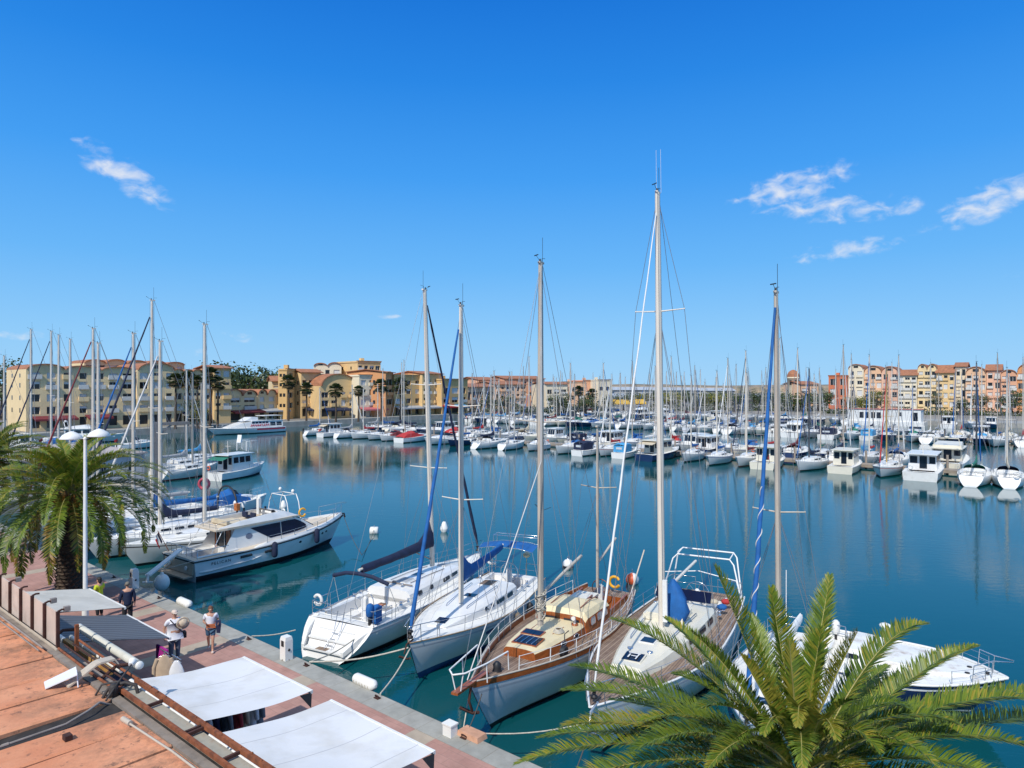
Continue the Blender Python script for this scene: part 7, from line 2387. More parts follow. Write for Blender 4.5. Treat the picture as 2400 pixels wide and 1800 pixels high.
def building(name, label, A, B, depth, zb, zt, rows, cols, wall, roof='flat', nv=4, ground=None, shut=.35, balc=.4, side=True, canopy=None, rise=1.6, seed=0, group=None, pane_inset=.35, zbase=None):
    """facade from A to B (world xy), depth behind it. rows: (z0, z1) openings; cols: number of bays. Local x along the facade, y inwards."""
    rg = random.Random(seed + 77)
    A, B = V((A[0], A[1], 0)), V((B[0], B[1], 0))
    d = B - A; Lf = d.length
    t = thing(name, label, 'building', A, math.atan2(d.y, d.x), group)
    wm = wall
    bw = Lf / cols
    ops = []
    xs, zs = {0.0, Lf}, {zb, zt}
    for i in range(cols):
        f = rg.choice([.56, .66, .48, .74]) if bw > 2.6 else rg.choice([.66, .78])
        xa, xb = i * bw + bw * (1 - f) / 2, i * bw + bw * (1 + f) / 2
        for r, (z0, z1) in enumerate(rows):
            ops.append((xa, xb, z0, z1, i, r)); zs |= {z0, z1}
        xs |= {xa, xb}
    if ground:
        pass
    xs, zs = sorted(xs), sorted(zs)
    m = MB()
    for a, b in zip(xs, xs[1:]):
        for c, e in zip(zs, zs[1:]):
            mx_, mz_ = (a + b) / 2, (c + e) / 2
            if any(o[0] < mx_ < o[1] and o[2] < mz_ < o[3] for o in ops):
                continue
            m.add([(a, 0, c), (b, 0, c), (b, 0, e), (a, 0, e)], [(0, 1, 2, 3)])
    pi = pane_inset
    for a, b, c, e, i, r in ops:
        m.add([(a, 0, c), (a, pi, c), (a, pi, e), (a, 0, e)], [(0, 1, 2, 3)]); m.add([(b, 0, c), (b, 0, e), (b, pi, e), (b, pi, c)], [(0, 1, 2, 3)])
        m.add([(a, 0, c), (b, 0, c), (b, pi, c), (a, pi, c)], [(0, 1, 2, 3)]); m.add([(a, 0, e), (a, pi, e), (b, pi, e), (b, 0, e)], [(0, 1, 2, 3)])
    m.add([(0, 0, zb), (0, 0, zt), (0, depth, zt), (0, depth, zb)], [(0, 1, 2, 3)]); m.add([(Lf, 0, zb), (Lf, depth, zb), (Lf, depth, zt), (Lf, 0, zt)], [(0, 1, 2, 3)])
    m.add([(0, depth, zb), (0, depth, zt), (Lf, depth, zt), (Lf, depth, zb)], [(0, 1, 2, 3)])
    m.add([(0, 0, zt), (Lf, 0, zt), (Lf, depth, zt), (0, depth, zt)], [(0, 1, 2, 3)])
    m.build('wall', wm, t)
    k = 0
    for a, b, c, e, i, r in ops:
        if k >= 96: break
        k += 1
        g = MB(); y = pi - .03
        g.add([(a, y, c), (b, y, c), (b, y, e), (a, y, e)], [(0, 1, 2, 3)], 0)
        isg = ground is not None and r == 0
        if not isg:
            n_ = 2 if (b - a) > 1.6 else 1
            for j in range(n_ + 1):
                x = lerp(a + .04, b - .04, j / n_)
                g.box((x, y - .03, (c + e) / 2), (.08, .05, e - c), 1)
            g.box(((a + b) / 2, y - .03, e - .05), (b - a, .05, .1), 1)
            if rg.random() < shut:
                h = (e - c) * rg.choice([.35, .55, 1.0, 1.0])
                g.box(((a + b) / 2, y - .08, e - h / 2), (b - a - .02, .04, h), 2)
        g.build('window', [SHOPDARK if isg else WINDARK, FRAMEW, SHUTTER], t)
        if not isg and rg.random() < balc:
            g = MB(); g.box(((a + b) / 2, -.42, c + .42), ((b - a) + .5, .10, .95)); g.box(((a + b) / 2, -.22, c - .06), ((b - a) + .5, .5, .12))
            g.box((a - .2, -.22, c + .42), (.1, .4, .95)); g.box((b + .2, -.22, c + .42), (.1, .4, .95))
            g.build('balcony', BALC if rg.random() < .6 else wm, t)
    if side:
        k = 0
        for r, (z0, z1) in enumerate(rows[(1 if ground else 0):]):
            for yy in (depth * .3, depth * .7):
                g = MB(); g.box((-.012, yy, (z0 + z1) / 2), (.03, .7, (z1 - z0) * .6)); g.build('side_window', WINDARK, t)
    if roof == 'vault':
        vw = Lf / nv
        for k in range(nv):
            g = MB(); rings = []
            rs = rise * rg.uniform(.75, 1.1)
            for y in (-.5, depth + .3):
                rings.append([(k * vw + vw / 2 - vw * .5 * math.cos(a) * .99, y, zt + .02 + rs * math.sin(a)) for a in [math.pi * j / 12 for j in range(13)]] + [(k * vw + vw / 2 + vw * .5 * math.cos(a) * .94, y, zt + .02 + (rs - .22) * math.sin(a)) for a in [math.pi * j / 12 for j in range(13)]])
            g.loft(rings, smooth=False); g.build('vault_roof', TILE, t)
            g = MB(); g.add([(k * vw + vw / 2 - vw * .5 * math.cos(a) * .95, -.02, zt + (rs - .12) * math.sin(a)) for a in [math.pi * j / 12 for j in range(13)]], [tuple(range(13))])
            g.build('gable', wm, t)
            if rise > 1.3 and rg.random() < .6:
                g = MB(); g.box((k * vw + vw / 2, -.06, zt + rs * .42), (vw * .3, .05, rs * .4)); g.build('gable_window', WINDARK, t)
    elif roof == 'pitch':
        g = MB()
        g.loft([[(-.5, -.7, zt - .05), (Lf + .5, -.7, zt - .05), (Lf + .5, depth * .5, zt + rise), (-.5, depth * .5, zt + rise)], [(-.5, -.7, zt + .16), (Lf + .5, -.7, zt + .16), (Lf + .5, depth * .5, zt + rise + .2), (-.5, depth * .5, zt + rise + .2)]])
        g.loft([[(-.5, depth + .7, zt - .05), (Lf + .5, depth + .7, zt - .05), (Lf + .5, depth * .5, zt + rise), (-.5, depth * .5, zt + rise)], [(-.5, depth + .7, zt + .16), (Lf + .5, depth + .7, zt + .16), (Lf + .5, depth * .5, zt + rise + .2), (-.5, depth * .5, zt + rise + .2)]])
        for x in (-.02, Lf + .02):
            g.add([(x, 0, zt), (x, depth, zt), (x, depth * .5, zt + rise)], [(0, 1, 2)])
        g.build('roof', TILE, t)
    else:
        g = MB(); g.box((Lf / 2, .0, zt + .15), (Lf + .3, .4, .5)); g.box((0, depth / 2, zt + .15), (.4, depth - .45, .5)); g.box((Lf, depth / 2, zt + .15), (.4, depth - .45, .5)); g.build('parapet', wm, t)
        g = MB(); g.box((Lf / 2, -.05, zt + .45), (Lf + .5, .7, .14)); g.build('coping', TILE, t)
        if rg.random() < .8:
            g = MB(); x = Lf * rg.uniform(.2, .8); g.box((x, depth * .5, zt + .8), (1.2, 1.2, 1.6)); g.build('chimney', wm, t)
    for cn in canopy or ():
        x0, x1, col = cn
        g = MB(); g.loft([[(x0, -.05, zb + 3.2), (x1, -.05, zb + 3.2), (x1, -.05, zb + 3.05), (x0, -.05, zb + 3.05)], [(x0, -2.6, zb + 2.6), (x1, -2.6, zb + 2.6), (x1, -2.6, zb + 2.2), (x0, -2.6, zb + 2.2)]]); g.build('shop_awning', col, t)
    return t


def onray(u, Y):
    return ((u - CU) / F * Y, Y)


ZG = 1.0
LB = onray
# left apartment block, facade along the left quay: end wall in the sun
l0, l1 = Q(158, 30.6), Q(158, 75.5)
building('apartment_building', 'long cream apartment block with arched gables behind the left masts', l0[:2], Q(158, 52)[:2], 14, ZG, 14.2, [(1.6, 3.8), (4.6, 6.2), (7.3, 8.9), (10.0, 11.6), (12.2, 13.6)], 7, STUC['cream'], 'vault', 3, 1, .5, .35, True, [(1, 9, CANVASMAROON), (11, 16, CANVASMAROON)], 1.2, 1)
building('apartment_building', 'cream block with a tall white edged arch gable and stacked balconies', Q(157.2, 52.3)[:2], Q(157.2, 61)[:2], 15, ZG, 14.4, [(1.6, 3.8), (4.6, 6.2), (7.3, 8.9), (10.0, 11.6), (12.2, 13.8)], 3, STUC['sand'], 'vault', 1, 1, .6, .7, False, None, 1.9, 2)
building('apartment_building', 'cream block with scalloped roof behind the three tall palms', Q(159, 61.3)[:2], Q(159, 70.8)[:2], 14, ZG, 14.2, [(1.6, 3.8), (4.6, 6.2), (7.3, 8.9), (10.0, 11.6), (12.3, 13.6)], 4, STUC['cream'], 'vault', 4, 1, .5, .5, False, [(2, 8, CANVASNAVY)], .8, 3)
building('apartment_building', 'stepped cream penthouse with arches rising behind the long cream block', Q(172, 46)[:2], Q(172, 70)[:2], 10, ZG, 16.2, [(14.2, 15.8)], 9, STUC['sand'], 'vault', 5, None, .3, .2, False, None, 1.1, 4)
building('apartment_building', 'small ochre tower at the right end of the cream block', Q(158, 71.2)[:2], Q(158, 75.6)[:2], 10, ZG, 15.2, [(4.6, 6.2), (7.3, 8.9), (10.0, 11.6), (13, 14.6)], 2, STUC['yellow'], 'pitch', 1, None, .5, .5, False, None, .8, 5)
# low arched shops
building('shop_row', 'low sand coloured building with two rounded gables behind the ferry', onray(532, 178), onray(602, 187), 10, ZG, 7.9, [(1.4, 3.3), (4.2, 5.4), (6.2, 7.5)], 2, STUC['sand'], 'vault', 2, 1, .5, .3, False, [(.5, 11, CANVASMAROON)], 2.0, 6)
building('shop_row', 'low sand coloured building with three rounded gables left of the yellow block', onray(603, 188), onray(668, 197), 10, ZG, 8.1, [(1.4, 3.3), (4.2, 5.4), (6.2, 7.6)], 3, STUC['sand'], 'vault', 3, 1, .6, .3, False, [(.5, 10, CANVASGREY)], 1.9, 7)
building('apartment_building', 'narrow sand gable house between the low arches and the yellow block', onray(638, 205), onray(672, 207), 8, ZG, 12.0, [(9.2, 10.6)], 2, STUC['sand'], 'pitch', 1, None, .5, .3, False, None, 1.6, 8)
# yellow and orange blocks in the middle distance
building('apartment_building', 'bright yellow apartment block with dark flat roof left of the tall palm', onray(672, 193), onray(707, 205), 2.5, ZG, 15.2, [(4.2, 5.8), (7.2, 8.8), (10.2, 11.8), (13, 14.4)], 2, STUC['ochre'], 'flat', 2, None, .3, .2, True, None, 1.2, 9)
building('apartment_building', 'yellow apartment block with arched entrance and white balconies', onray(706, 198), onray(752, 203), 6, ZG, 14.6, [(1.6, 3.9), (4.6, 6.4), (7.6, 9.4), (10.6, 12.4)], 3, STUC['yellow'], 'pitch', 1, 1, .4, .8, True, [(1, 7, CANVASNAVY)], 1.0, 10)
building('apartment_building', 'yellow block with a wide green edged arch in its facade', onray(751, 196), onray(836, 205), 14, ZG, 10.6, [(1.6, 3.9), (4.6, 6.4), (7.2, 8.8)], 4, STUC['yellow'], 'vault', 1, 1, .5, .4, False, [(1, 9, CANVASNAVY)], 3.4, 11)
building('apartment_building', 'cream upper storeys with a round gable behind the green edged arch', onray(735, 214), onray(800, 216), 12, ZG, 17.0, [(13.6, 15.8)], 3, STUC['pale'], 'vault', 2, None, .5, .4, False, None, 1.4, 12)
building('apartment_building', 'tall yellow block with brown flat eaves, highest of the middle group', onray(838, 213), onray(892, 219), 13, ZG, 18.2, [(10.4, 12.0), (13.2, 14.6), (15.6, 17.2)], 4, STUC['yellow'], 'flat', 1, None, .3, .3, True, None, 1.0, 13)
building('apartment_building', 'pale block with white bay balconies over pink shop awnings', onray(842, 201), onray(902, 208), 12, ZG, 13.6, [(1.4, 3.6), (4.8, 6.6), (7.8, 9.6), (10.8, 12.4)], 3, STUC['pale'], 'flat', 1, 1, .5, .8, False, [(0, 9, M('pink_awning', (.45, .12, .13), .8, .15, 2))], 1.0, 14)
building('apartment_building', 'narrow orange tower block right of the pale balconies', onray(904, 204), onray(922, 214), 12, ZG, 14.8, [(4.8, 6.6), (7.8, 9.6), (10.8, 12.8)], 1, STUC['orange'], 'pitch', 1, None, .3, .5, True, None, .8, 15)
building('apartment_building', 'ochre block with small windows behind the bushy palm', onray(924, 212), onray(990, 222), 12, ZG, 13.8, [(1.4, 3.6), (5.0, 6.6), (8.0, 9.6), (11, 12.4)], 3, STUC['ochre'], 'flat', 1, 1, .3, .3, False, [(0, 11, CANVASGREY)], 1.0, 16)
building('apartment_building', 'ochre block with stacked white balconies behind the first sloop mast', onray(990, 220), onray(1036, 228), 12, ZG, 14.6, [(1.4, 3.6), (5.0, 6.8), (8.0, 9.8), (11, 12.8)], 2, STUC['yellow'], 'pitch', 1, 1, .5, .9, True, [(0, 8, CANVASGREY)], .9, 17)
building('apartment_building', 'ochre block with a red awning where the blue jibs cross', onray(1036, 224), onray(1096, 236), 12, ZG, 12.6, [(1.4, 3.6), (5.0, 6.8), (8.0, 10.0)], 3, STUC['ochre'], 'flat', 1, 1, .3, .3, True, [(0, 6, CANVASRED), (6.5, 12, CANVASSKY)], 1.0, 18)
building('apartment_building', 'peach terrace building with a dark pergola front', onray(1096, 250), onray(1158, 262), 14, ZG, 10.2, [(1.4, 4.0), (5.4, 8.4)], 7, STUC['peach'], 'pitch', 1, None, .1, .1, False, None, 1.2, 19)
building('apartment_building', 'low salmon villa with tiled roofs in front of the hill trees', onray(1122, 300), onray(1168, 310), 14, ZG, 13.2, [(7.5, 9.2), (10.8, 12.4)], 4, STUC['salmon'], 'pitch', 1, None, .2, .3, False, None, 1.4, 20)
building('apartment_building', 'peach terraces stepping up left of the wooden ketch mast', onray(1160, 280), onray(1232, 290), 16, ZG, 11.2, [(2.0, 4.2), (5.4, 7.2), (8.4, 10.2)], 6, STUC['peach'], 'pitch', 1, None, .2, .6, False, None, 1.4, 21)
building('apartment_building', 'red roofed salmon building above the peach terraces', onray(1182, 310), onray(1276, 322), 16, ZG, 13.9, [(6, 7.6), (10.4, 12.6)], 7, STUC['salmon'], 'pitch', 1, None, .2, .4, False, None, 1.4, 22)
building('apartment_building', 'low yellow building right of the wooden ketch mast', onray(1280, 300), onray(1330, 305), 14, ZG, 11.4, [(3, 5), (7, 9)], 3, STUC['pale'], 'pitch', 1, None, .2, .3, False, None, 1.0, 23)
building('apartment_building', 'plain peach building with a step in its roof line', onray(1318, 318), onray(1372, 322), 16, ZG, 12.2, [(4, 6), (8, 10)], 3, STUC['peach'], 'flat', 1, None, .2, .2, False, None, 1.0, 24)
building('apartment_building', 'wide peach building right of the stepped roof', onray(1368, 322), onray(1404, 325), 16, ZG, 13.0, [(6, 8)], 2, STUC['salmon'], 'flat', 1, None, .2, .0, False, None, 1.0, 25)
building('apartment_building', 'pale square tower ending the peach buildings', onray(1402, 318), onray(1434, 322), 12, ZG, 13.2, [(8.4, 10.2)], 2, STUC['pale'], 'flat', 1, None, .1, .1, False, None, 1.0, 26)
# long pale halls in the middle, by the lagoon
HALL = M('hall_roof_pale', (.44, .47, .50), .5, .06, .05)
for k, (ua, ub, Y, z) in enumerate(((1440, 1530, 420, 8.0), (1534, 1640, 450, 7.6), (1640, 1722, 470, 7.2), (1445, 1500, 340, 4.6))):
    A, B = onray(ua, Y), onray(ub, Y)
    if k == 0: HALLWALL = M('hall_wall', (.34, .35, .35), .8, .2, .1)
    t = thing('warehouse', ['long pale blue roofed hall right of the square tower', 'long pale blue roofed hall behind the tallest mast', 'pale hall left of the dark treeline', 'lower white tent roof in front of the pale halls'][k], 'warehouse', (A[0], A[1], 0), 0)
    Lx = B[0] - A[0]
    m = MB(); m.box((Lx / 2, 10, z / 2), (Lx, 20, z)); m.build('wall', HALLWALL, t)
    m = MB(); m.loft([[(-1, -1, z), (-1, 10, z + 2.0), (-1, 21, z)], [(Lx + 1, -1, z), (Lx + 1, 10, z + 2.0), (Lx + 1, 21, z)]]); m.build('roof', HALL, t)
    for j in range(4):
        m = MB(); m.box((Lx * (j + .5) / 4, -.03, z * .4), (Lx / 9, .06, z * .7)); m.build('door', SHOPDARK, t)
for k, (ua, ub, Y) in enumerate(((1432, 1478, 255), (1478, 1515, 258))):
    A, B = onray(ua, Y), onray(ub, Y)
    Lx = B[0] - A[0]
    t = thing('market_canopy', ['yellow canopy at the foot of the square tower', 'yellow canopy right of the first yellow canopy'][k], 'canopy', (A[0], A[1], 1.0), 0)
    m = MB(); m.loft([[(0, 0, 3.0), (Lx, 0, 3.0), (Lx, 0, 2.6), (0, 0, 2.6)], [(0, 5, 4.4), (Lx, 5, 4.4), (Lx, 5, 4.2), (0, 5, 4.2)]]); m.build('cloth', M('canopy_yellow', (.62, .38, .05), .8, .1, 1) if 'canopy_yellow' not in bpy.data.materials else bpy.data.materials['canopy_yellow'], t)
    for x in (.1, Lx - .1):
        m = MB(); m.tube([(x, .1, 0), (x, .1, 2.8)], .07, 5); m.build('post', PAINTWHITE, t)
# tower with a dome, right
tw = onray(1859, 330)
t = thing('clock_tower', 'pale round tower with a small terracotta dome left of the right hand houses', 'tower', (tw[0], tw[1], 1.0), 0)
m = MB(); m.lathe([(2.9, 0), (2.7, 13.2), (3.0, 13.3), (3.0, 13.9), (2.7, 14.0)], (0, 0, 0), 20); m.build('shaft', STUC['pale'], t)
m = MB(); m.lathe([(2.9, 14.0), (2.7, 15.3), (2.0, 16.6), (1.0, 17.3), (.1, 17.6)], (0, 0, 0), 20); m.build('dome', TILE, t)
for a in (-2.4, -1.57, -.8):
    m = MB(); m.box((2.82 * math.cos(a), 2.82 * math.sin(a), 11.2), (.12, .9, 2.2), rz=a); m.build('window', WINDARK, t)
building('house', 'low salmon house right of the domed tower', onray(1876, 322), onray(1918, 325), 12, ZG, 11.4, [(3, 5), (7, 9.4)], 2, STUC['peach'], 'pitch', 1, None, .3, .3, False, None, 1.4, 31)
# row of houses on the right: facades parallel to the quay
rA, rB = V((*onray(1945, 282), 0)), V((*onray(2460, 238), 0))


def rowpt(u):
    """point of the row line in direction u"""
    k = (u - CU) / F
    d = rB - rA
    tt = (k * rA.y - rA.x) / (d.x - k * d.y)
    w = rA + d * tt
    return (w.x, w.y)


def rowb(u0, u1, zt, col, roof, nv, lb, seed, floors=4, cols=3, rise=1.6, back=0.0, balc=.7, shut=.5):
    a, b = rowpt(u0), rowpt(u1)
    a, b = (a[0] + N.x * back, a[1] + N.y * back), (b[0] + N.x * back, b[1] + N.y * back)
    floors = min(floors, 4)
    fl = (zt - 2.0) / floors
    rows = [(1.8 + fl * i + .75, 1.8 + fl * i + fl * .80) for i in range(floors)]
    building('row_house', lb, a, b, 13, ZG, zt, rows, cols, STUC[col], roof, nv, None, shut, balc, True, None, rise, seed, 'row of coloured houses on the right')


rowb(1945, 1988, 14.6, 'red', 'flat', 1, 'red orange block with dark flat roof at the left end of the row', 41, 3, 2, .8, -2, .2, .4)
rowb(1988, 2024, 17.6, 'pale', 'vault', 1, 'pale yellow house with a rounded gable next to the red orange block', 42, 5, 2, 2.2)
rowb(2024, 2066, 16.4, 'peach', 'vault', 1, 'peach house with dark dormer between two rounded gables', 43, 5, 3, 2.4, 1.0)
rowb(2066, 2106, 16.2, 'pink', 'vault', 1, 'salmon house with orange rounded gable and white balconies', 44, 5, 2, 2.6, 0)
rowb(2106, 2150, 14.8, 'pale', 'pitch', 1, 'house with wide white balconies below a mansard roof', 45, 4, 3, 2.2, -1.2, .95)
rowb(2150, 2196, 17.2, 'sand', 'vault', 2, 'pale yellow house with twin rounded gables', 46, 5, 3, 2.0, .6)
rowb(2196, 2238, 15.6, 'yellow', 'pitch', 1, 'yellow house with steep orange roof and dark loggia', 47, 4, 3, 3.0, -.8)
rowb(2238, 2264, 18.0, 'pale', 'pitch', 1, 'narrow cream house rising above its neighbours', 48, 5, 2, 1.6, 1.6)
rowb(2264, 2312, 15.4, 'peach', 'vault', 1, 'peach house with one broad arch under the eaves', 49, 4, 3, 2.4, -1.4, .6)
rowb(2312, 2346, 16.4, 'pink', 'pitch', 1, 'pink house with four stacked dark windows', 50, 5, 2, 2.2, .4)
rowb(2346, 2384, 15.0, 'salmon', 'vault', 1, 'salmon house with a dark dormer near the right edge', 51, 4, 2, 2.0, -1.0)
rowb(2384, 2440, 16.0, 'orange', 'vault', 1, 'orange house cut by the right edge of the photo', 52, 4, 3, 3.0, 0)

# ================================================================ trees
def leafy(name, label, loc, h, w, seed, mats=None, n=900, leaf=.55, flat=1.0, cat='tree', group=None, tr=None):
    rg = random.Random(seed)
    t = thing(name, label, cat, loc, 0, group)
    m = MB()
    m.tube([(0, 0, 0), (.1, .1, h * .3), (0, .2, h * .6)], [w * .07, w * .05, w * .025], 7)
    for k in range(5):
        a = k * 1.257 + rg.random(); m.tube([(.05, .1, h * .35), (w * .25 * math.cos(a), w * .25 * math.sin(a), h * .6), (w * .4 * math.cos(a), w * .4 * math.sin(a), h * .75)], [w * .035, w * .02, w * .008], 5)
    m.build('trunk', BARK, t)
    c = MB()
    clumps = []
    for k in range(max(7, int(n / 90))):
        a, r = rg.uniform(0, 6.283), (rg.random() ** .5) * w * .42
        clumps.append((V((r * math.cos(a), r * math.sin(a), h * rg.uniform(.42, .88) - r * r / w * .25 * flat)), rg.uniform(.16, .30) * w, rg.randrange(2)))
    for k in range(n):
        cc, rr, mi = rg.choice(clumps)
        d = V((rg.gauss(0, 1), rg.gauss(0, 1), rg.gauss(0, .7))).normalized()
        p = cc + d * rr * (rg.random() ** .35)
        p.z = max(p.z, h * .22)
        u_ = d.orthogonal().normalized(); v_ = d.cross(u_)
        an = rg.uniform(0, 6.28); u2 = u_ * math.cos(an) + v_ * math.sin(an); v2 = d.cross(u2) + d * rg.uniform(-.5, .5)
        s = leaf * rg.uniform(.6, 1.3)
        c.add([p - u2 * s * .5, p + v2 * s * .3, p + u2 * s * .5, p - v2 * s * .3], [(0, 1, 2, 3)], mi if rg.random() < .75 else 1 - mi)
    c.build('crown', mats or [TREE_A, TREE_B], t)
    return t


def fan_palm(label, loc, h, r, seed, group='tall palms in front of the buildings', name='palm_tree'):
    rg = random.Random(seed)
    t = thing(name, label, 'palm tree', loc, 0, group)
    g = MB(); g.tube([(0, 0, 0), (.08, .05, h * .5), (.0, .1, h)], [.30, .22, .20], 8); g.build('trunk', TRUNK, t)
    m = MB()
    for k in range(46):
        f = k / 46; az = k * 2.39996
        pitch = math.radians(lerp(80, -62, f) + rg.uniform(-10, 10)); o = V((math.cos(az), math.sin(az), 0))
        d = o * math.cos(pitch) + V((0, 0, math.sin(pitch)))
        b = V((0, .1, h)); hub = b + d * r * .5
        m.tube([b, hub], [.04, .02], 4, 1)
        s = d.cross(V((0, 0, 1))); s = s.normalized() if s.length > .1 else V((1, 0, 0)); up = s.cross(d)
        for j in range(9):
            a = (j - 4) * .30
            e = (d * math.cos(a) + s * math.sin(a)).normalized()
            tip = hub + e * r * .55 - V((0, 0, r * .12))
            wv = e.cross(up).normalized() * r * .07
            m.add([hub - wv * .4, hub + e * r * .3 - wv, tip, hub + e * r * .3 + wv, ], [(0, 1, 2, 3)], 0 if f < .75 else 1)
    m.build('crown', [FARLEAF, M('dry_fan', (.13, .095, .045), .9, .3, 3) if 'dry_fan' not in bpy.data.materials else bpy.data.materials['dry_fan']], t)
    return t


def palm_at(u, v_top, Y, r, lb, seed):
    x, y = onray(u, Y)
    z = HC - (v_top - CV) * Y / F
    fan_palm(lb, (x, y, 1.0), z - 1.0 - r * .75, r, seed)


for i, (u, v, Y, r, lb) in enumerate(((411, 876, 150, 2.0, 'tall fan palm at the left of the group before the cream block'), (440, 872, 155, 2.3, 'tall fan palm in the middle of the group before the cream block'), (462, 882, 152, 1.9, 'lower fan palm between two tall ones before the cream block'),
        (492, 862, 150, 2.2, 'fan palm just right of the mast before the cream block'), (510, 884, 158, 2.0, 'fan palm beside the low shops at the end of the cream block'), (676, 880, 180, 2.3, 'fan palm before the bright yellow block'),
        (718, 897, 178, 2.0, 'short fan palm before the yellow block with arched entrance'), (787, 900, 178, 2.2, 'fan palm before the green edged arch'), (840, 905, 180, 1.7, 'small fan palm left of the pale balconies'),
        (893, 889, 182, 2.3, 'fan palm before the orange tower block'), (938, 886, 190, 2.6, 'bushy fan palm before the ochre block'), (1356, 905, 240, 2.2, 'slim fan palm before the stepped peach building'), (1388, 912, 240, 2.3, 'drooping fan palm before the wide peach building'))):
    palm_at(u, v, Y, r, lb, 60 + i)
for i, (u, v, Y, w, hh, lb) in enumerate(((560, 868, 240, 24, 0, 'dark pine on the hill left of the low arched shops'), (596, 872, 245, 24, 0, 'dark pine in the middle of the hill behind the low arched shops'), (634, 874, 250, 20, 0, 'dark pine on the hill beside the yellow block'),
        (452, 940, 152, 5, 0, 'dark bush at the foot of the cream block beside the fan palms'), (468, 950, 150, 4, 1, 'low green bush on the left quay beside the fan palms'), (8, 852, 190, 16, 0, 'dark tree cut by the left edge of the photo'), (1112, 892, 330, 12, 0, 'dark tree above the ochre block roofs'), (1132, 895, 330, 10, 0, 'small dark tree beside the salmon villa'),
        (1152, 925, 232, 8, 0, 'green tree before the peach terrace building'), (1190, 930, 236, 8, 0, 'green bush tree below the peach terraces'), (1310, 925, 240, 9, 0, 'green tree before the low yellow building'),
        (1372, 930, 230, 9, 0, 'olive green tree by the wide peach building'), (1432, 925, 235, 6, 0, 'dark palm like tree beside the square tower'), (1572, 921, 240, 9, 1, 'round olive tree right of the tallest mast'),
        (1632, 925, 245, 8, 0, 'dark green tree in front of the pale halls'), (1462, 924, 262, 8, 0, 'dark tree before the left end of the pale halls'), (1500, 922, 300, 10, 1, 'olive tree before the yellow canopies'), (1536, 921, 320, 10, 0, 'dark tree before the pale halls beside the tallest mast'), (1604, 919, 320, 11, 0, 'dark tree in front of the middle of the pale halls'), (1655, 921, 330, 9, 1, 'olive tree low in front of the pale halls'), (1700, 920, 330, 11, 0, 'dark bushy tree near the right end of the pale halls'), (1676, 923, 245, 10, 1, 'yellow green tree left of the dark treeline'), (1722, 928, 250, 8, 0, 'dark tree at the end of the pale halls'),
        (1760, 925, 300, 14, 0, 'dark tree between the pale halls and the domed tower'), (1816, 925, 290, 14, 0, 'tree left of the domed tower'), (1872, 925, 255, 12, 0, 'dark tree below the domed tower'), (1920, 922, 260, 12, 0, 'dark tree before the red orange block'),
        (1996, 930, 232, 6, 1, 'small yellow green tree before the pale yellow house'), (2030, 932, 228, 8, 1, 'bushy green tree left of the houseboat'), (2054, 916, 224, 7, 1, 'tall yellow green tree left of the houseboat'), (2194, 920, 232, 5, 0, 'dark cypress between the houses'),
        (2370, 915, 220, 8, 0, 'green tree before the house at the right edge'), (2300, 926, 226, 6, 0, 'low green tree before the broad arch house'), (2250, 935, 220, 5, 0, 'low tree under the narrow cream house'))):
    x, y = onray(u, Y)
    ztop = HC - (v - CV) * Y / F
    leafy('pine_tree' if 'pine' in lb else 'tree', lb, (x, y, 1.0), (ztop - 1.0) * 1.08, w, 90 + i, [TREE_A, TREE_B] if not hh else [TREE_B, LEAF_C], 1500, w * .055, .6)
# soft dark ground cover on the far bank, seen between the boats
for k, (ua, ub, Y, h) in enumerate(((1100, 1420, 246, 3.0), (1520, 1930, 262, 3.4), (1930, 2440, 236, 2.6))):
    rg = random.Random(300 + k)
    c = MB(); A, B = onray(ua, Y), onray(ub, Y - (20 if k == 2 else 0))
    for j in range(2600):
        f = rg.random(); x, y = lerp(A[0], B[0], f), lerp(A[1], B[1], f) + rg.uniform(-3, 3)
        z = 1.0 + h * (rg.random() ** 1.6) * (.35 + .65 * abs(math.sin(f * 23 + k)))
        s = rg.uniform(.35, .9)
        d = V((rg.gauss(0, 1), rg.gauss(0, 1), rg.gauss(0, 1))).normalized(); u_ = d.orthogonal().normalized(); v_ = d.cross(u_)
        c.add([V((x, y, z)) - u_ * s * .5, V((x, y, z)) + v_ * s * .35, V((x, y, z)) + u_ * s * .5, V((x, y, z)) - v_ * s * .35], [(0, 1, 2, 3)], rg.randrange(2))
    tag(c.build('shrubbery', [TREE_A, TREE_B]), 'low green shrubbery along the far bank', 'shrubbery', kind='stuff')
# ================================================================ people
def skinned(name, joints, links, mat, parent, root, sub=1, extra=None):
    """one continuous surface grown round a chain of joints: joints = {key: (x, y, z, radius)}."""
    keys = list(joints)
    me = bpy.data.meshes.new(name)
    me.from_pydata([joints[k][:3] for k in keys], [(keys.index(a), keys.index(b)) for a, b in links], [])
    o = bpy.data.objects.new(name + '_tmp', me)
    COL.objects.link(o)
    sk = o.modifiers.new('skin', 'SKIN'); sk.use_smooth_shade = True
    for i, k in enumerate(keys):
        r = joints[k][3]
        sv = me.skin_vertices[0].data[i]
        sv.radius = r if isinstance(r, tuple) else (r, r)
        sv.use_root = k == root
    ss = o.modifiers.new('sub', 'SUBSURF'); ss.levels = sub; ss.render_levels = sub
    dg = bpy.context.evaluated_depsgraph_get(); dg.update()
    out = bpy.data.meshes.new_from_object(o.evaluated_get(dg))
    bpy.data.objects.remove(o)
    out.materials.clear(); out.materials.append(mat)
    for p in out.polygons: p.use_smooth = True
    out.name = name
    return link(name, out, parent)


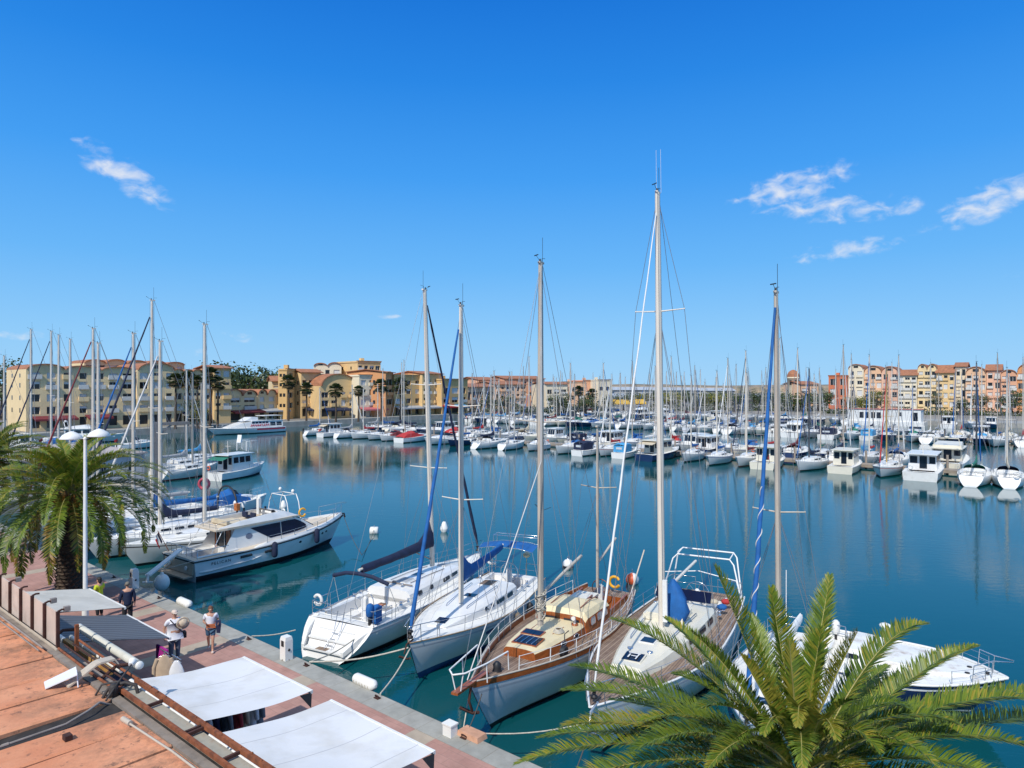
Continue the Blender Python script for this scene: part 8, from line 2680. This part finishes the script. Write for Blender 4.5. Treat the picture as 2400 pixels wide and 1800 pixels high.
def hand(j, lk, key, wrist, d, palm_n):
    """palm, four fingers of different length slightly curled, thumb from the side of the palm."""
    d = V(d).normalized(); n_ = V(palm_n).normalized(); s = d.cross(n_).normalized()
    w = V(wrist)
    j[key + 'palm'] = (*(w + d * .05), .024); lk.append((key + 'wr', key + 'palm'))
    for i, (off, L) in enumerate(((-.028, .062), (-.010, .076), (.010, .072), (.028, .056))):
        b = w + d * .085 + s * off
        m_ = b + d * L * .5 + n_ * .006; e = b + d * L * .92 + n_ * .026
        for nm, p, r in (('a', b, .0105), ('b', m_, .0095), ('c', e, .008)):
            j[key + 'f%d%s' % (i, nm)] = (*p, r)
        lk += [(key + 'palm', key + 'f%da' % i), (key + 'f%da' % i, key + 'f%db' % i), (key + 'f%db' % i, key + 'f%dc' % i)]
    b = w + d * .03 - s * .034; e = b + d * .045 - s * .018 + n_ * .014
    j[key + 'ta'] = (*b, .011); j[key + 'tb'] = (*e, .009)
    lk += [(key + 'palm', key + 'ta'), (key + 'ta', key + 'tb')]


def person(label, loc, rz, height=1.7, build=1.0, belly=0.0, arms=None, legs=None, top=None, bottom=None, bottom_len='short', sleeves='short', hair=None, shoes=None, top_long=False, hat=None, lean=0.0, hairlong=False, headtilt=0.0):
    """figure facing local -y. arms: {side: (elbow, wrist)}; legs: {side: (knee, ankle)} offsets given in metres for a 1.7 m body."""
    t = thing('person', label, 'person', loc, rz)
    k = height / 1.7
    b = build
    L_ = -1; R_ = 1
    arms = arms or {}
    legs = legs or {}
    J, K = {}, []

    def j(key, p, r):
        J[key] = (p[0] * k, p[1] * k, p[2] * k, tuple(q * k for q in r) if isinstance(r, tuple) else r * k)
    j('pel', (0, 0, .90), (.15 * b, .115 * b)); j('wai', (0, -.01 - belly * .5 + lean * .2, 1.06), (.14 * b + belly * .6, .105 * b + belly)); j('che', (0, -.005 + lean * .6, 1.26), (.158 * b, .115 * b))
    j('sho', (0, lean * .9, 1.385), (.11 * b, .085)); j('nec', (0, lean - .012, 1.455), .052); j('jaw', (0, lean - .035 - headtilt, 1.525), .062); j('hed', (0, lean - .02 - headtilt, 1.60), (.078, .092)); j('top', (0, lean - .012 - headtilt, 1.665), .062)
    K += [('pel', 'wai'), ('wai', 'che'), ('che', 'sho'), ('sho', 'nec'), ('nec', 'jaw'), ('jaw', 'hed'), ('hed', 'top')]
    j('nose', (0, lean - .118 - headtilt, 1.575), .016); K.append(('hed', 'nose'))
    for s, n in ((L_, 'l'), (R_, 'r')):
        el, wr = arms.get(n, ((s * .24, .02, 1.12), (s * .25, -.06, .88)))
        j(n + 'sh', (s * .165 * b, lean * .9, 1.375), .058); j(n + 'el', el, .042); j(n + 'wr', wr, .029)
        K += [('sho', n + 'sh'), (n + 'sh', n + 'el'), (n + 'el', n + 'wr')]
        d = (V(wr) - V(el)).normalized()
        tmp = {}; lk = []
        hand(tmp, lk, n, V(wr), d, V((-s, 0, 0)) if abs(d.x) < .8 else V((0, 0, 1)))
        for kk, vv in tmp.items():
            J[kk] = tuple(q * k for q in vv)
        K += lk
        kn, an = legs.get(n, ((s * .10, -.01, .49), (s * .105, .02, .085)))
        j(n + 'hi', (s * .085, 0, .84), .088 * b); j(n + 'kn', kn, .056 * (.6 + .4 * b)); j(n + 'ca', (lerp(kn[0], an[0], .35), lerp(kn[1], an[1], .35) + .015, lerp(kn[2], an[2], .35)), .052 * (.6 + .4 * b)); j(n + 'an', an, .036)
        j(n + 'to', (an[0] + s * .02, an[1] - .15, max(.03, an[2] - .05)), .03); j(n + 'he', (an[0], an[1] + .045, max(.03, an[2] - .045)), .034)
        K += [('pel', n + 'hi'), (n + 'hi', n + 'kn'), (n + 'kn', n + 'ca'), (n + 'ca', n + 'an'), (n + 'an', n + 'to'), (n + 'an', n + 'he')]
    skinned('body', J, K, SKIN, t, 'pel', 1)
    g = lambda r, a: tuple(q + a * k for q in r) if isinstance(r, tuple) else r + a * k

    def sub(keys, grow, ends=None):
        return {q: (*J[q][:3], g(J[q][3], grow)) for q in keys}
    # upper garment over torso and upper arms
    tk = ['pel', 'wai', 'che', 'sho', 'lsh', 'rsh']
    T = sub(tk, .016)
    T['pel'] = (J['pel'][0], J['pel'][1], J['pel'][2] + (-.02 if not top_long else -.16) * k, g(J['pel'][3], .026))
    T['sho'] = (*J['sho'][:3], g(J['sho'][3], .010))
    lk = [('pel', 'wai'), ('wai', 'che'), ('che', 'sho'), ('sho', 'lsh'), ('sho', 'rsh')]
    for n in 'lr':
        T[n + 'el'] = ((*[lerp(J[n + 'sh'][i], J[n + 'el'][i], .72) for i in range(3)], J[n + 'el'][3] + .026) if sleeves == 'short' else (*J[n + 'el'][:3], J[n + 'el'][3] + .018))
        lk.append((n + 'sh', n + 'el'))
        if sleeves == 'long':
            T[n + 'wr'] = (*[lerp(J[n + 'el'][i], J[n + 'wr'][i], .95) for i in range(3)], J[n + 'wr'][3] + .014); lk.append((n + 'el', n + 'wr'))
    skinned('shirt' if sleeves == 'short' else 'jacket', T, lk, top, t, 'wai', 1)
    Bm = {'pel': (J['pel'][0], J['pel'][1], J['pel'][2] + .04 * k, g(J['pel'][3], .012))}
    lk = []
    for n in 'lr':
        Bm[n + 'hi'] = (*J[n + 'hi'][:3], J[n + 'hi'][3] + .016); lk.append(('pel', n + 'hi'))
        f = .78 if bottom_len == 'short' else 1
        Bm[n + 'kn'] = (*[lerp(J[n + 'hi'][i], J[n + 'kn'][i], f) for i in range(3)], J[n + 'kn'][3] + .03); lk.append((n + 'hi', n + 'kn'))
        if bottom_len == 'long':
            Bm[n + 'an'] = (*[lerp(J[n + 'kn'][i], J[n + 'an'][i], .94) for i in range(3)], J[n + 'an'][3] + .022); lk.append((n + 'kn', n + 'an'))
    skinned('shorts' if bottom_len == 'short' else 'trousers', Bm, lk, bottom, t, 'pel', 1)
    for n in 'lr':
        S = {q: (*J[n + q][:3], J[n + q][3] + .012) for q in ('to', 'he')}
        S['an'] = (J[n + 'an'][0], J[n + 'an'][1], J[n + 'an'][2] - .025 * k, J[n + 'an'][3] + .008)
        skinned('shoe', S, [('an', 'to'), ('an', 'he')], shoes or BLACK, t, 'an', 1)
    hx, hy, hz = J['hed'][:3]
    if hair:
        m = MB(); m.ball((hx, hy + .022 * k, hz + .035 * k), (.088 * k, .098 * k, .085 * k), 12, 8)
        if hairlong:
            m.ball((hx, hy + .06 * k, hz - .05 * k), (.08 * k, .055 * k, .11 * k), 10, 6)
        m.build('hair', hair, t)
    for s in (-1, 1):
        m = MB(); m.ball((s * .080 * k, hy + .01 * k, hz - .015 * k), (.012 * k, .022 * k, .03 * k), 6, 4); m.build('ear', SKIN, t)
        m = MB(); m.ball((s * .030 * k, hy - .083 * k, hz + .0 * k), (.013 * k, .008 * k, .008 * k), 6, 4); m.build('eye', BLACK, t)
    m = MB(); m.ball((0, J['jaw'][1] - .058 * k, J['jaw'][2] + .0 * k), (.026 * k, .008 * k, .008 * k), 6, 4); m.build('mouth', M('lips', (.33, .10, .08), .5, .1, 5) if 'lips' not in bpy.data.materials else bpy.data.materials['lips'], t)
    if hat:
        m = MB(); c = (hx, hy + .012 * k, hz + .045 * k)
        m.ball(c, (.10 * k, .112 * k, .075 * k), 14, 8)
        m.loft([[(c[0] + .088 * k * math.cos(a), c[1] + .1 * k * math.sin(a), c[2] + dz) for a in [math.pi + math.pi * i / 10 for i in range(11)]] + [(c[0] + .082 * k * math.cos(a) * .98, c[1] - .02 * k + .185 * k * math.sin(a), c[2] - .012 * k + dz) for a in [2 * math.pi - math.pi * i / 10 for i in range(11)]] for dz in (-.004, .006)])
        m.build('cap', hat, t)
    return t, J, k


DENIM = M('denim', (.05, .11, .19), .85, .15, 8)
TEE = M('white_tee', (.70, .70, .75), .85, .05, 6, bump=.004, bscale=9)
SLATE = M('slate_trousers', (.11, .13, .17), .85, .12, 6)
DARKBLUE = M('navy_coat', (.012, .022, .06), .85, .2, 6)
HIVIS = M('yellow_vest', (.55, .62, .02), .7, .08, 6)
face = lambda d: math.atan2(d[1], d[0]) + math.pi / 2      # local -y turned to direction d

# woman walking along the quay towards the shops
wl = P(494, 1527, 1.0)
t, J, k = person('woman in white T-shirt and denim shorts walking with a dark jacket over her arm', (wl.x, wl.y, 1.006), face((.35, -.94)), 1.66, 1.10, .02,
                 arms={'l': ((-.25, .04, 1.13), (-.20, -.19, 1.16)), 'r': ((.25, .05, 1.14), (.27, -.17, 1.10))},
                 legs={'l': ((-.09, .02, .50), (-.08, .20, .16)), 'r': ((.08, -.13, .50), (.07, -.16, .085))},
                 top=TEE, bottom=DENIM, hair=HAIRBROWN, shoes=PLASTIC, headtilt=.03, hairlong=True)
wo, wrz = t.location.copy(), t.rotation_euler.z


def carried(name, label, cat, mb, mat, at=None):
    o = mb.build(name, mat, None, at if at is not None else wo, wrz)
    return tag(o, label, cat)


m = MB(); m.loft([[(x * 1.0, y, z) for x, y, z in ((-.14, -.15, .93), (.16, -.17, .90), (.18, -.20, .90), (-.12, -.20, .94))], [(-.15, -.16, 1.06), (.15, -.18, 1.05), (.16, -.21, 1.04), (-.13, -.21, 1.06)]]); m.tube([(-.15, -.15, 1.05), (-.17, .05, 1.08), (0, .15, 1.08), (.18, .04, 1.06), (.16, -.16, 1.05)], .014, 5)
carried('belt_bag', 'orange brown bag at the waist of the walking woman', 'bag', m, M('bag_orange', (.45, .13, .05), .6, .15, 6))
m = MB(); m.loft([[(.17, -.24, 1.16), (.34, -.24, 1.16), (.34, -.12, 1.16), (.17, -.12, 1.16)], [(.19, -.25, 1.0), (.36, -.25, 1.0), (.36, -.12, 1.0), (.19, -.12, 1.0)], [(.20, -.22, .72), (.33, -.22, .70), (.33, -.13, .70), (.2, -.13, .72)]])
carried('folded_jacket', 'navy jacket folded over the arm of the walking woman', 'jacket', m, CL['navy'])

# man with cap and shoulder bag
ml = Q(13.3, -2.95, 1.006)
t, J, k = person('heavy man in white polo, cap and slate trousers beside the grey awning', ml, face((.62, -.78)), 1.80, 1.26, .075,
                 arms={'l': ((-.30, .06, 1.14), (-.31, .0, .90)), 'r': ((.27, -.08, 1.16), (.13, -.30, 1.26))},
                 top=TEE, bottom=SLATE, bottom_len='long', hair=HAIRGREY, shoes=BLACK, hat=M('cap_beige', (.62, .50, .42), .8, .1, 8))
wo, wrz = t.location.copy(), t.rotation_euler.z
m = MB(); c = V((.20, -.36, 1.40))
m.ball(c, (.15, .10, .15), 14, 8); m.tube([c + V((.19 * math.cos(a), .02, .19 * math.sin(a))) for a in [j_ * .3927 for j_ in range(16)]], .03, 6, closed=True)
carried('straw_hat', 'pale straw hat held up by the man in the cap', 'hat', m, M('straw', (.52, .42, .31), .9, .25, 14))
m = MB(); m.tube([(-.16, -.10, 1.52), (-.02, -.26, 1.32), (.16, -.29, 1.12), (.28, -.1, .98)], .018, 5); m.box((.31, -.02, .90), (.10, .24, .20))
carried('shoulder_bag', 'dark strap bag across the chest of the man in the cap', 'bag', m, CL['black'])

# man in a navy coat seen from behind, person in yellow vest beyond the palm leaves
nl = V((-15.5, 27.0, 1.006))
person('man in navy coat seen from behind next to the grey awning', nl, face((-.5, .86)), 1.78, 1.12, .02, top=DARKBLUE, bottom=CL['black'], bottom_len='long', sleeves='long', hair=HAIRGREY, shoes=BLACK, top_long=True)
yl = V((-17.25, 28.0, 1.006))
person('person in yellow vest half hidden by the cream canopy under the palm', yl, face((-.95, .2)), 1.68, 1.05, .0, arms={'l': ((-.27, -.02, 1.16), (-.30, -.24, 1.12)), 'r': ((.26, .0, 1.14), (.28, -.16, .98))}, top=HIVIS, bottom=CL['black'], bottom_len='long', hair=M('hair_black', (.03, .022, .018), .7, .2, 20), shoes=BLACK, hairlong=True)
